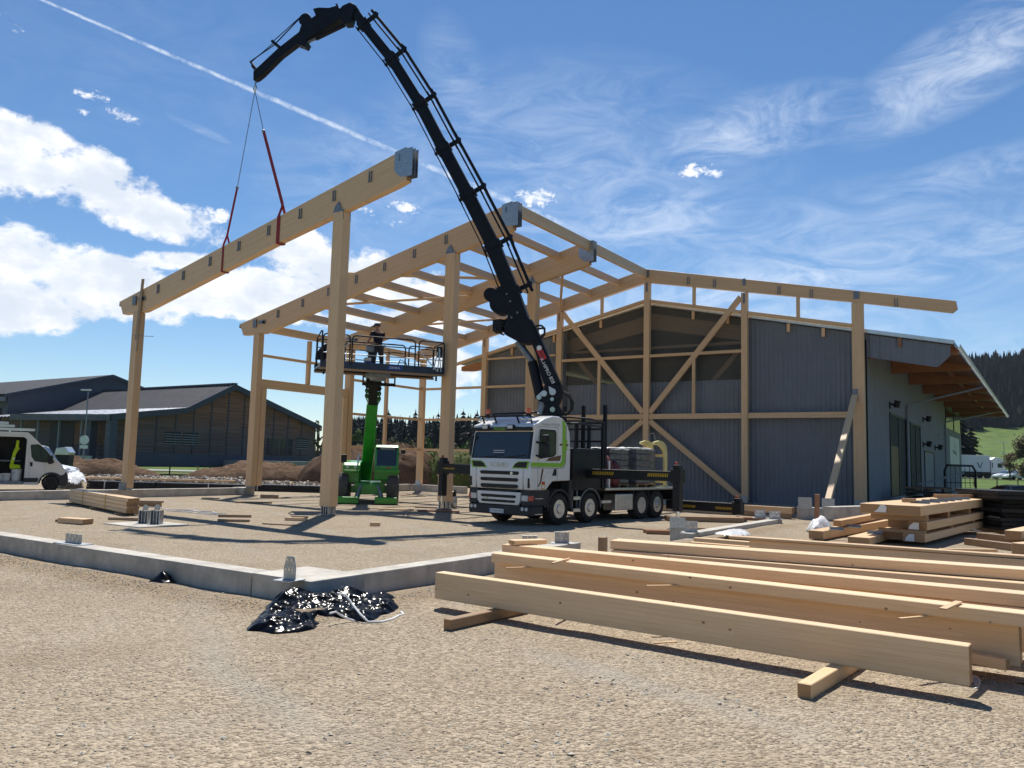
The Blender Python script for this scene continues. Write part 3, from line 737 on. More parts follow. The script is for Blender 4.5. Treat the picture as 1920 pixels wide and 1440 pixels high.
# door opening between frames 3 and 2
timber('lintel', (-30.71, YF(3)+TW+.05, 5.22), (-30.71, YF(2), 5.22), .2, .42, M_WOOD, frame)
timber('girt', (-30.71, YF(3)+TW, 6.55), (-30.71, YF(2), 6.55), .12, .13, M_WOOD, frame)
timber('stud', (-30.71, YF(3)+3.25, 5.44), (-30.71, YF(3)+3.25, 7.62), .16, .2, M_WOOD, frame, up=(1, 0, 0))
timber('door_post', (-30.71, YF(3)+TW+.25, .46), (-30.71, YF(3)+TW+.25, 5.0), .3, .26, M_WOOD, frame, up=(1, 0, 0))
timber('door_post', (-30.71, YF(2)-.20, .46), (-30.71, YF(2)-.20, 5.0), .3, .26, M_WOOD, frame, up=(1, 0, 0))
# purlins, ridge and eave beams
for ka, kb in ((3, 2), (2, 1)):
    ya, yb_ = YF(ka)+TW, YF(kb)
    for x in HX:
        timber('purlin', (x, ya, ztop(x)-.20), (x, yb_, ztop(x)-.20), .16, .34, M_WOOD2, frame, up=(-.219, 0, .976))
    timber('ridge_beam', (XR-.02, ya, 11.34), (XR-.02, yb_, 11.34), .16, .44, M_WOOD2, frame)
    timber('eave_beam', (-30.71, ya, 7.86), (-30.71, yb_, 7.86), .18, .36, M_WOOD2, frame)
    ab = [x for x in HX]
    timber('roof_brace', (HX[1], ya, ztop(HX[1])-.45), (HX[4], yb_, ztop(HX[4])-.45), .1, .1, M_WOOD2, frame)
    timber('roof_brace', (HX[6] if ka == 2 else HX[5], yb_-.1, ztop(HX[6])-.52), ((-21.3 if ka == 2 else HX[2]), ya+.2 if ka == 3 else yb_-.1, ztop(-21.3)-.5), .12, .12, M_WOOD2, frame) if ka == 3 else timber('roof_brace', (HX[7], ya+.1, ztop(HX[7])-.9), (-21.3, yb_-.05, ztop(-21.3)-.55), .12, .14, M_WOOD2, frame)

# columns waiting for the fourth frame, and the rafter being set on them by the crane
y4 = YF(4)
ic = thing('timber_column', 'tall free standing glulam column taking the middle of the lifted beam', 'column', (XIC, y4+TW/2, 0))
inner_column(ic, y4)
ec = thing('timber_column', 'slim free standing column at the far left under the low end of the lifted beam', 'column', (-30.7, y4+TW/2, .34))
e4 = eave_column(ec, y4)
MB().b2(-30.71-.21, -30.71+.21, y4-.10, y4-.03, .34, .62).build('foot_plate', M_STEELD, e4)
gp = timber('guide_plank', (-30.48, y4-.06, 6.35), (-30.30, y4-.06, 8.85), .05, .15, M_WOODOLD, ec, up=(1, 0, 0))
MB().cyl((-30.75, y4-.07, 6.55), (-29.2, y4-.12, 6.42), .012, n=6).build('threaded_rod', M_STEELD, ec)
timber('guide_plank', (-30.42, y4-.05, 5.9), (-30.36, y4-.05, 7.4), .04, .10, M_WOODOLD, ec, up=(1, 0, 0))
lb = thing('lifted_beam', 'long glulam roof beam hanging in two red slings from the crane hook', 'beam', (-24.2, y4+TW/2, 8))
rf4 = oriented(rafter_poly(y4), y4, TW, 'glulam', M_WOOD, lb)
add_ridge_shoe(rf4, y4); add_eave_steel(rf4, y4, -30.8); add_hangers(rf4, y4, HX)
# prop leaning on the right-hand gable column
pr0 = at(1550, 958, Y=31.5); pr0.z = max(pr0.z, .5); pr1 = Vector((-6.75, y1-.10, 5.0))
pt = timber('leaning_prop', pr0, pr1, .22, .16, M_WOOD2, None, label='pale timber prop leaning against the right gable column', cat='prop')
MB().box((-6.75, y1-.02, 5.05), (.2, .05, .5)).build('prop_plate', M_STEELD, pt)
# ------------------------------------------------------------------ the existing hall
YG = 36.80
M_CLAD = pm('blue_grey_cladding', (.165, .182, .215), .5, .1, .06, .8, spec=.5, coat=.05, dirt=.12, dirtcol=(.16, .17, .19))
streaked(M_CLAD, (.12, .13, .15), .4, (3.2, 1, .12)); M_CLADW = pm('pale_sandwich_panel', (.30, .295, .31), .75, 0, .04, .7, spec=.1, dirt=.1, dirtcol=(.33, .33, .33))
M_ROOFM = pm('grey_roof_sheet', (.34, .35, .36), .4, .3, .08, .8)
M_SOFFIT = woodmat('orange_larch_soffit', (.46, .20, .07), (.33, .13, .045), .11, .4, .5)
hall = thing('existing_hall', 'existing hall with blue corrugated gable, translucent upper panel and deep orange timber eaves', 'building', (-16.4, 58, 0))
HE, HEL, HB = -3.04, -28.2, 81.0
def hz(x): return 9.86-.2085*abs(x-XR)
def corrugated(x0, x1, zb, zt, y, pitch=.21, dep=.035):
    """upright profiled sheet following a sloping top edge"""
    vs = []; fs = []; x = x0; i = 0; prof = (0, 0, 1, 1); stp = (.32, .18, .32, .18); k = 0; cols = []
    while x < x1+1e-6:
        cols.append((x, prof[k % 4])); x += pitch*stp[k % 4]; k += 1
    cols.append((x1, prof[k % 4]))
    for x, p in cols:
        yy = y-dep*p; vs += [(x, yy, zb(x) if callable(zb) else zb), (x, yy, zt(x) if callable(zt) else zt)]
    for i in range(len(cols)-1): fs.append((2*i, 2*i+2, 2*i+3, 2*i+1))
    return vs, fs
TX0, TX1, TZ = -21.15, -11.62, 5.95
mb = MB(); mb.add(*corrugated(-26.35, TX0, .25, lambda x: hz(x)-.06, YG)); mb.add(*corrugated(TX0, TX1, .25, TZ, YG)); mb.add(*corrugated(TX1, -6.42, .25, lambda x: hz(x)-.06, YG))
mb.build('gable_cladding', M_CLAD, hall)
mb = MB(); mb.add(*corrugated(-6.42, HE-.15, lambda x: hz(x)-1.05 if x < HE-.62 else hz(x)-1.05+(x-(HE-.62))*1.2, lambda x: hz(x)-.06, YG-.02, .42, .03)); mb.build('eave_cladding', M_CLAD, hall)
m_, n_, b_ = newmat('translucent_sheet'); t_ = NT(n_)
b_.inputs['Base Color'].default_value = (.125, .118, .10, 1); b_.inputs['Roughness'].default_value = .35; b_.inputs['Alpha'].default_value = .58; b_.inputs['Specular IOR Level'].default_value = .5
mb = MB(); mb.add(*corrugated(TX0, TX1, TZ, lambda x: hz(x)-.06, YG, .16, .03)); mb.build('translucent_panel', m_, hall)
# roof sheets with a sunlit corrugated verge
def roof_side(x0, x1, nm):
    vs = []; fs = []; y = YG-.16; i = 0
    while y < HB+3.2:
        zz = .04*(i % 2); vs += [(x0, y, hz(x0)+.08+zz), (x1, y, hz(x1)+.08+zz)]; y += .24; i += 1
    n0 = len(vs)//2
    for i in range(n0-1): fs.append((2*i, 2*i+1, 2*i+3, 2*i+2))
    m = MB(); m.add(vs, fs); m.extr([(x0, YG-.16, hz(x0)+.06), (x1, YG-.16, hz(x1)+.06), (x1, YG-.16, hz(x1)-.03), (x0, YG-.16, hz(x0)-.03)], (0, HB+3.2-YG, 0)); return m.build(nm, M_ROOFM, hall)
roof_r = roof_side(XR, HE, 'roof'); roof_l = roof_side(XR, HEL, 'roof')
mb = MB(); mb.bar((XR, YG-.17, 9.93), (HE, YG-.17, hz(HE)+.07), .03, .15); mb.bar((XR, YG-.17, 9.93), (HEL, YG-.17, hz(HEL)+.07), .03, .15); mb.build('verge_trim', M_ALU, hall)
# purlin ends poking through under the verge
for x in (-14.1, -12.4, -9.6, -8.1, -5.05, -19.1, -21.9, -24.6): MB().b2(x-.07, x+.07, YG-.14, YG+.1, hz(x)-.42, hz(x)-.04).build('purlin_end', M_WOODRED if x > -6 else M_WOOD, hall)
# inside seen through the translucent sheet
for s in (-1, 1):
    oriented([Vector((XR, YG+.5, hz(XR)-.35)), Vector((XR+s*9.8, YG+.5, hz(XR+9.8)-.35)), Vector((XR+s*9.8, YG+.5, hz(XR+9.8)-.95)), Vector((XR, YG+.5, hz(XR)-1.15))], YG+.35, .2, 'inner_rafter', M_WOOD, hall, -.2085*s, (XR+s*5, 8))
timber('inner_girt', (-21, YG+.45, 7.75), (-11.7, YG+.45, 7.75), .12, .14, M_WOOD, hall)
timber('inner_brace', (-20.8, YG+.45, 7.4), (-17.2, YG+.45, 3.4), .12, .22, M_WOOD, hall); timber('inner_brace', (-12.0, YG+.45, 7.4), (-15.6, YG+.45, 3.4), .12, .22, M_WOOD, hall)
MB().b2(-26.2, -6.7, YG+.3, HB-.2, .02, .1).b2(-26.3, -26.2, YG+.3, HB-.1, .02, 7.6).b2(-26.2, -6.7, HB-.3, HB-.2, .1, 7.6).build('interior_shell', M_CONC, hall)
# long right-hand wall of upright panels
mb = MB(); y = YG+.05
while y < HB-.01:
    y2 = min(y+1.05, HB); mb.b2(-6.55, -6.40, y+.008, y2-.008, .1, hz(-6.4)-.02); y = y2
mb.b2(-6.6, -6.552, YG+.02, HB, .1, hz(-6.4)-.04); mb.build('panel_wall', M_CLADW, hall)
MB().b2(-6.62, -6.36, YG-.02, YG+.06, .1, hz(-6.4)-.3).build('corner_trim', M_BLACK, hall)
MB().b2(-6.6, -6.3, YG+.1, HB, .0, .35).build('plinth', M_CONCD, hall)
MB().b2(-26.3, -6.6, YG-.01, YG+.1, 0, .28).build('plinth', M_CONCD, hall)
WX = -6.40
def wy(px, py): p = at(px, py, X=WX); return p.y, p.z
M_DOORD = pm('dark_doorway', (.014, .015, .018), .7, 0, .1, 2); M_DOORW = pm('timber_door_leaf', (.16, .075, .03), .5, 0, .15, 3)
def wall_open(nm, pa, pb, parts=1, mat=M_GLASS):
    (ya, za), (yb2, zb) = wy(*pa), wy(*pb); zb = max(.36, zb) ; z1 = max(za, zb); z0 = min(za, zb); y0, y1_ = min(ya, yb2), max(ya, yb2)
    d = MB().b2(WX-.02, WX+.012, y0, y1_, z0, z1).build(nm, mat, hall)
    f = MB(); w = .12
    f.b2(WX, WX+.05, y0-w, y0, z0, z1+w).b2(WX, WX+.05, y1_, y1_+w, z0, z1+w).b2(WX, WX+.05, y0, y1_, z1, z1+w)
    for i in range(1, parts): yy = y0+(y1_-y0)*i/parts; f.b2(WX+.013, WX+.05, yy-.06, yy+.06, z0, z1)
    f.build('frame', M_BLACK, d); return d, y0, y1_, z0, z1
d1_, y0, y1_, z0, z1 = wall_open('door', (1668, 777), (1700, 928), 2, M_DOORD)
MB().b2(WX+.013, WX+.02, y0+.1, (y0+y1_)/2-.1, z0+.05, z0+(z1-z0)*.62).build('door_leaf', M_DOORW, d1_)
d2_, y0, y1_, z0, z1 = wall_open('door', (1706, 795), (1727, 926), 2, M_DOORD)
wall_open('door', (1733, 848), (1752, 924), 1, M_GREY)
wall_open('window', (1772, 767), (1801, 814), 2, M_GLASS)
(ya, za), (yb2, zb) = wy(1780, 817), wy(1799, 873)
ps = MB().b2(WX+.006, WX+.02, ya, yb2, zb, za).build('poster', M_LETW, hall)
pg = MB()                                                    # grey drawing on the poster: a few masts and hulls
rr = random.Random(5)
for i in range(3): pg.b2(WX+.021, WX+.024, ya+(yb2-ya)*(.42+.12*i), ya+(yb2-ya)*(.44+.12*i), zb+(za-zb)*.52, zb+(za-zb)*(.86-.05*i))
for (cy, cz, sy) in ((.36, .50, .26), (.55, .46, .30), (.62, .40, .2), (.46, .44, .34)): pg.sphere((WX+.021, ya+(yb2-ya)*cy, zb+(za-zb)*cz), 1, 10, 6, (.004, (yb2-ya)*sy*.5, (za-zb)*.035))
pg.build('poster_print', M_GREY, ps)
for px, py in ((1668, 760), (1730, 787), (1731, 834), (1753, 840)):
    yy, zz = wy(px, py); wl_ = MB().b2(WX, WX+.06, yy-.14, yy+.14, zz-.16, zz+.16).cyl((WX+.06, yy, zz+.05), (WX+.34, yy, zz+.02), .05).cyl((WX+.30, yy, zz-.12), (WX+.36, yy, zz+.22), .13, .15, 12).build('wall_lamp', M_BLACK, hall)
    MB().cyl((WX+.30, yy, zz-.13), (WX+.30, yy, zz-.121), .11, n=12).build('lens', M_HEADL, wl_)
MB().b2(WX, WX+.05, wy(1760, 828)[0]-.3, wy(1760, 828)[0]+.3, 4.45, 4.55).build('small_sign', M_STEELD, hall)
# eaves: beams carried out over the wall, boarded soffit, gutter and two pipes
ey = YG+.6; i = 0
while ey < HB+2.9:
    oriented([Vector((-6.38, ey, hz(-6.4)-.15)), Vector((HE+.1, ey, hz(HE)-.12)), Vector((HE+.1, ey, hz(HE)-.35)), Vector((-6.38, ey, hz(-6.4)-1.05))], ey, .2, 'eave_beam', M_SOFFIT, hall, -.2085, (-5, 7)); ey += 6.05
mb = MB(); x = -6.35
mb.extr([(-6.38, YG+.05, hz(-6.38)-.10), (HE, YG+.05, hz(HE)-.10), (HE, YG+.05, hz(HE)-.055), (-6.38, YG+.05, hz(-6.38)-.055)], (0, HB+3-YG, 0)); mb.build('soffit', M_SOFFIT, hall)
for x in (-5.4, -4.2): timber('eave_purlin', (x, YG+.1, hz(x)-.22), (x, HB+2.8, hz(x)-.22), .12, .2, M_SOFFIT, hall)
g_ = MB(); prof = [(HE+.0, -.02), (HE+.02, -.13), (HE+.10, -.17), (HE+.18, -.13), (HE+.2, -.0)]
pv = [Vector((x, YG-.1, hz(HE)+z)) for x, z in prof]; qv = [p+Vector((0, HB+3.1-YG, 0)) for p in pv]
g_.add(pv+qv, [(i, i+1, i+6, i+5) for i in range(4)]+[(i+5, i+6, i+1, i) for i in range(4)]); gut = g_.build('gutter', M_ALU, hall, smooth=True)
for (pe, pw) in (((1843, 722), (1700, 760)), ((1880, 768), (1772, 792))):
    e_ = at(*pe, X=HE+.1); w_ = at(*pw, X=WX+.10)
    MB().tube([e_, e_+Vector((-.05, 0, -.12)), w_+Vector((.05, 0, .02)), w_+Vector((0, 0, -.12)), (w_.x, w_.y, .3)], .055, 8).build('downpipe', M_GREY, hall, smooth=True)
# left eave: stubs of the roof beyond the gable
MB().extr([(-26.4, YG-.1, hz(-26.4)-.25), (HEL+.1, YG-.1, hz(HEL)-.15), (HEL+.1, YG-.1, hz(HEL)-.40), (-27.3, YG-.1, hz(-27.3)-.62), (-26.4, YG-.1, hz(-26.4)-.7)], (0, .3, 0)).build('eave_beam', M_SOFFIT, hall)
# ------------------------------------------------------------------ crane truck
TH = R(6.5); TC = Vector((-13.705, 19.916, 0))
T_REAR = Vector((sin(TH), cos(TH), 0)); T_RT = Vector((cos(TH), -sin(TH), 0))
truck = thing('crane_truck', 'white four axle truck with black loader crane raised over the timber frame', 'truck', TC, -TH)
def tl(px, py, x=None, y=None, z=None):                     # measured point on a plane of the truck, in the truck's own axes
    r = ray(px, py); o = EYE-TC; ol = Vector((o.dot(T_RT), o.dot(T_REAR), o.z)); rl = Vector((r.dot(T_RT), r.dot(T_REAR), r.z))
    t = (x-ol.x)/rl.x if x is not None else ((y-ol.y)/rl.y if y is not None else (z-ol.z)/rl.z)
    return ol+rl*t
def tp(mb, name, mat, parent=None, **k): return mb.build(name, mat, parent or truck, world=False, **k)
def pieces(name, mbs, mat, parent, world=False, **k): return [m.build(name, mat, parent, world=world, **k) for m in mbs]
HW = 1.21
cabp = [(0.03, 1.05), (0.0, 1.30), (0.0, 1.93), (0.02, 1.97), (.17, 2.78), (.10, 2.86), (.12, 2.97), (.32, 3.03), (.62, 3.17), (1.0, 3.27), (1.35, 3.27), (1.6, 3.17), (1.78, 3.02), (1.90, 2.80), (1.95, 2.2), (1.95, 1.33), (1.08, 1.31), (.95, 1.22), (.76, 1.05)]
cabm = MB().extr([Vector((-HW, y, z)) for y, z in cabp], (2*HW, 0, 0))
cab = tp(cabm, 'cab', M_WHITE, bevel=.045, bseg=3, smooth=True)
# windscreen with its black surround, header, wipers
def wq(x, z, off): t = (z-1.97)/(2.78-1.97); return Vector((x, .02+.15*t-off, z-off*.1))
sur = [wq(-1.17, 1.955, .004), (wq(1.17, 1.955, .004)), wq(1.15, 2.79, .004), wq(-1.15, 2.79, .004)]
tp(MB().extr(sur, (0, .03, 0)), 'windscreen_surround', M_BLACK, cab)
tp(MB().extr([wq(-1.09, 2.0, .010), wq(1.09, 2.0, .010), wq(1.06, 2.76, .010), wq(-1.06, 2.76, .010)], (0, .008, 0)), 'windscreen', M_GLASS, cab)
tp(MB().b2(-1.16, 1.16, .03, .14, 2.785, 2.90), 'sun_visor', M_BLACK, cab, bevel=.02)
for s in (-.62, .25): tp(MB().bar(wq(s, 2.0, .03), wq(s+.75, 2.08, .03), .015, .02), 'wiper', M_BLACK, cab)
tp(MB().b2(-.28, .16, .03, .034, 2.19, 2.205).b2(-.28, .16, .028, .032, 2.13, 2.145), 'dash_card', M_LETW, cab)
text('header_lettering', 'MOUGIN', .115, M_LIME, cab, frame_m((-.05, .026, 2.842), (1, 0, 0), (0, 0, 1)))
for x in (-.62, .38): tp(MB().b2(x-.13, x+.13, .0, .08, 2.83, 2.97), 'marker_housing', M_BLACK, cab, bevel=.015); tp(MB().b2(x-.10, x+.10, -.012, .002, 2.85, 2.95), 'marker_lamp', M_HEADL, cab, bevel=.008)
# front panel: nostrils, name, grille slots
def hexbar(z, h, x0, x1, y=-.012, cut=.06):
    p = [(x0, z), (x0+cut*.6, z+h/2), (x1-cut*.6, z+h/2), (x1, z), (x1-cut, z-h/2), (x0+cut, z-h/2)]
    return MB().extr([Vector((x, y, zz)) for x, zz in p], (0, .02, 0))
for z, h, w in ((1.535, .105, .775), (1.335, .105, .755), (1.14, .115, .74), (1.005, .05, .70)): tp(hexbar(z, h, -w, w), 'grille_slot', M_BLACK, cab)
for s in (-1, 1):
    p = [(s*.55, 1.70), (s*.62, 1.80), (s*.75, 1.86), (s*1.10, 1.87), (s*1.04, 1.70)]
    p2 = [(s*.50, 1.675), (s*.60, 1.815), (s*.74, 1.885), (s*1.16, 1.895), (s*1.16, 1.865), (s*1.10, 1.675)]
    tp(MB().extr([Vector((x, -.010, z)) for x, z in p2], (0, .012, 0)), 'lime_trim', M_LIME, cab)
    tp(MB().extr([Vector((x, -.016, z)) for x, z in p], (0, .012, 0)), 'air_intake', M_BLACK, cab)
    tp(MB().b2(s*1.14-.035, s*1.14+.035, -.014, .02, 1.12, 1.40), 'corner_vent', M_BLACK, cab, bevel=.01)
    tp(MB().b2(s*.93-.004, s*.93+.004, -.008, .02, 1.07, 1.68), 'panel_gap', M_GREY, cab)
text('maker_lettering', 'SCANIA', .20, M_SILV, cab, frame_m((-.02, -.010, 1.765), (1, 0, 0), (0, 0, 1)), .008)
tp(MB().cyl((.50, -.03, 1.53), (.50, -.012, 1.53), .05, n=16), 'emblem', M_SILV, cab)
low = tp(MB().extr([Vector((x, -.02, z)) for x, z in ((-.86, .98), (.86, .98), (.84, .70), (.76, .60), (-.76, .60), (-.84, .70))], (0, .10, 0)), 'lower_grille', M_WHITE, bevel=.02)
for z, h, w in ((.845, .085, .70), (.70, .075, .68)): tp(hexbar(z, h, -w, w, -.03), 'grille_slot', M_BLACK, low)
text('model_badge', 'G 480', .075, M_SILV, low, frame_m((-.50, -.026, .775), (1, 0, 0), (0, 0, 1)))
# bumper, lights, plate
bp = MB(); bp.b2(-HW, HW, -.0, .62, .30, .59); bump_ = tp(bp, 'bumper', M_PLASTIC, bevel=.04)
for s in (-1, 1):
    tp(MB().b2(s*.865, s*HW, .005, .66, .592, 1.045), 'headlamp_panel', M_PLASTIC, bump_, bevel=.03)
    hl = tp(MB().b2(s*.885, s*1.12, -.012, .05, .73, .90), 'headlight', M_HEADL, bump_, bevel=.015)
    tp(MB().b2(s*1.125, s*(HW+.012), .0, .17, .735, .895), 'indicator', M_REDL, bump_, bevel=.015)
    for x in (.93, 1.08): tp(MB().cyl((s*x, -.012, .50), (s*x, .03, .50), .055, n=16), 'fog_lamp', M_HEADL, bump_)
    tp(MB().b2(s*1.16, s*(HW+.02), .22, .58, .80, .82), 'step_edge', M_ALU, bump_); tp(MB().b2(s*1.16, s*(HW+.02), .22, .58, .345, .365), 'step_edge', M_ALU, bump_)
plt = tp(MB().b2(-.36, .22, -.018, -.002, .345, .465), 'number_plate', M_LETW, bump_); tp(MB().b2(-.359, -.31, -.021, -.0185, .347, .463), 'plate_band', M_BLUEP, plt)
text('plate_characters', 'CX-612-MZ', .098, M_LETB, plt, frame_m((-.04, -.019, .405), (1, 0, 0), (0, 0, 1)), .001)
# side (driver's door side towards the camera) and its mirror image
for s in (-1, 1):
    X = s*(HW+.004)
    def side(poly, nm, mat, par=cab, d=.006):
        return tp(MB().extr([Vector((s*(HW+.001), y, z)) for y, z in poly], (s*d, 0, 0)), nm, mat, par)
    gap = [(.33, 1.06, .345, 2.92), (1.26, 1.34, 1.275, 2.92)]
    for (ya, za, yb_, zb_) in gap: side([(ya, za), (yb_, za), (yb_, zb_), (ya, zb_)], 'door_gap', M_GREY, d=.003)
    side([(.33, 2.92), (1.275, 2.92), (1.275, 2.935), (.33, 2.935)], 'door_gap', M_GREY, d=.003)
    side([(.36, 2.0), (.42, 1.97), (1.08, 2.05), (1.2, 2.12), (1.2, 2.76), (1.14, 2.85), (.42, 2.85), (.38, 2.80)], 'window_rubber', M_BLACK, d=.004)
    side([(.42, 2.04), (1.08, 2.10), (1.15, 2.16), (1.15, 2.74), (1.11, 2.80), (.46, 2.80), (.44, 2.76)], 'side_window', M_GLASS, d=.009)
    side([(1.47, 3.17), (1.62, 3.12), (1.665, 3.0), (1.665, 1.92), (1.60, 1.79), (1.5, 1.74), (0.0, 1.74), (0.0, 1.86), (1.42, 1.86), (1.5, 1.95), (1.5, 2.9)], 'lime_stripe', M_LIME, d=.004)
    side([(1.68, 3.0), (1.70, 3.0), (1.70, 1.90), (1.63, 1.75), (1.5, 1.70), (0, 1.70), (0, 1.715), (1.5, 1.715), (1.62, 1.765), (1.68, 1.92)], 'stripe_edge', M_LETB, d=.003)
    side([(.70, 1.91), (1.40, 1.93), (1.46, 2.10), (.86, 2.01)], 'brown_flash', M_BROWNSTR, d=.005)
    side([(.52, 1.68), (.60, 1.68), (.50, 1.28), (.38, 1.15), (.33, 1.16), (.44, 1.30)], 'brown_flash', M_BROWNSTR, d=.005)
    side([(1.02, 1.48), (1.22, 1.48), (1.22, 1.68), (1.12, 1.68)], 'door_handle', M_BLACK, d=.012)
    side([(.52, 1.09), (.68, 1.09), (.68, 1.30), (.52, 1.30)], 'sticker', M_HAZARD, d=.004); side([(.53, 1.23), (.67, 1.23), (.67, 1.30), (.53, 1.30)], 'sticker_head', M_REDP, d=.006)
    side([(.55, 1.12), (.65, 1.12), (.65, 1.20), (.55, 1.20)], 'sticker_mark', M_LETW, d=.006)
    for (yy, zz) in ((1.44, 2.42), (1.74, 2.42)): side([(yy-.07, zz-.04), (yy+.07, zz-.02), (yy+.06, zz+.03), (yy-.06, zz+.03)], 'stripe_emblem', M_BROWNSTR, d=.008)
    for q in range(2): side([(1.52+.13*q, 2.25), (1.62+.13*q, 2.25), (1.62+.13*q, 2.58), (1.52+.13*q, 2.58)], 'stripe_emblem', M_LIME, d=.007)
    if s > 0: text('side_lettering', 'Charpente MOUGIN', .105, M_LETG, cab, frame_m((HW+.002, .90, 3.005), (0, 1, 0), (0, 0, 1)), .002)
    # mirrors on arms
    ar = tp(MB().tube([(s*1.18, .22, 2.46), (s*1.36, .34, 2.42), (s*1.42, .36, 2.40)], .03, 8), 'mirror_arm', M_BLACK, cab); tp(MB().tube([(s*1.18, .22, 2.08), (s*1.34, .34, 2.02), (s*1.40, .36, 2.06)], .03, 8), 'mirror_arm', M_BLACK, cab)
    mr = tp(MB().b2(s*1.33, s*1.56, .30, .46, 2.02, 2.42), 'mirror', M_BLACK, cab, bevel=.05, bseg=3); tp(MB().b2(s*1.33, s*1.56, .31, .45, 2.44, 2.68), 'mirror', M_BLACK, cab, bevel=.05, bseg=3)
    if s < 0: tp(MB().b2(-1.5, -1.2, -.12, .0, 2.6, 2.72), 'kerb_mirror', M_BLACK, cab, bevel=.03)
# roof bar with lamps and beacons
rb = tp(MB().tube([(-1.12, .20, 3.19), (-1.0, .22, 3.24), (1.0, .22, 3.24), (1.12, .20, 3.19)], .028, 8).tube([(-.75, .45, 3.28), (-.7, .5, 3.33), (.95, .55, 3.35), (1.05, .5, 3.28)], .03, 8), 'roof_bar', M_BLACK, smooth=True)
for x in (-.95, -.45, .45, .95): tp(MB().bar((x, .22, 3.24), (x*1.0, .34, 3.02), .05, .03), 'bar_foot', M_BLACK, rb)
for x in (-.98, -.72, .70, .95): tp(MB().sphere((x, .20, 3.145), .065, 10, 8), 'roof_lamp', M_CHROME, rb, smooth=True)
for x in (-.78, .84):
    bc = tp(MB().lathe([(.085, 0), (.085, .04)], (x, .30, 3.27), (0, 0, 1), 16), 'beacon_base', M_BLACK, rb); tp(MB().lathe([(.075, 0), (.078, .12), (.06, .165), (0, .17)], (x, .30, 3.31), (0, 0, 1), 16), 'beacon', M_AMBER, bc, smooth=True)
# wheels
WR = .485
def wheel(parent, x, y, r, w, s, rim=.27, deep=False, name='wheel', mat=M_RUBBER, dish=M_ALU, z=None):
    z = r if z is None else z
    prof = [(rim, -.02), (r*.80, -.025), (r*.95, .0), (r, .045), (r, w-.045), (r*.95, w), (r*.8, w+.02), (rim, w+.015), (rim, -.02)]
    t_ = MB().lathe(prof, (x, y, z), (s, 0, 0), 36).build(name, mat, parent, world=False, smooth=True)
    tr_ = MB()
    for i in range(44):
        a = 2*pi*i/44
        tr_.box((x+s*w/2, y+cos(a)*(r+.004), z+sin(a)*(r+.004)), (w-.10, .024, .012), Matrix.Rotation(a-pi/2, 3, 'X'))
    tr_.build('tread', mat, t_, world=False)
    dp = w*.62 if deep else w-.06
    rp = [(rim, w+.012), (rim*.97, w-.01), (rim*.88, dp), (rim*.55, dp-.01 if deep else w+.0), (rim*.42, dp+.02 if deep else w+.04), (0, dp+.02 if deep else w+.04)]
    rm = MB().lathe(rp, (x, y, z), (s, 0, 0), 30).build('rim', dish, t_, world=False, smooth=True)
    nb = MB()
    for i in range(10):
        a = 2*pi*i/10; rr_ = rim*.47
        nb.cyl((x+s*(dp if deep else w+.0), y+cos(a)*rr_, z+sin(a)*rr_), (x+s*((dp if deep else w)+.035), y+cos(a)*rr_, z+sin(a)*rr_), .014, n=6)
    nb.build('wheel_nut', M_STEELD, rm, world=False)
    hb = MB()
    for i in range(8):
        a = 2*pi*(i+.5)/8; rr_ = rim*.74
        hb.cyl((x+s*(dp-.02), y+cos(a)*rr_, z+sin(a)*rr_), (x+s*((dp if deep else w-.02)+.03), y+cos(a)*rr_, z+sin(a)*rr_), .042, n=10)
    hb.build('rim_hole', M_BLACK, rm, world=False)
    return t_
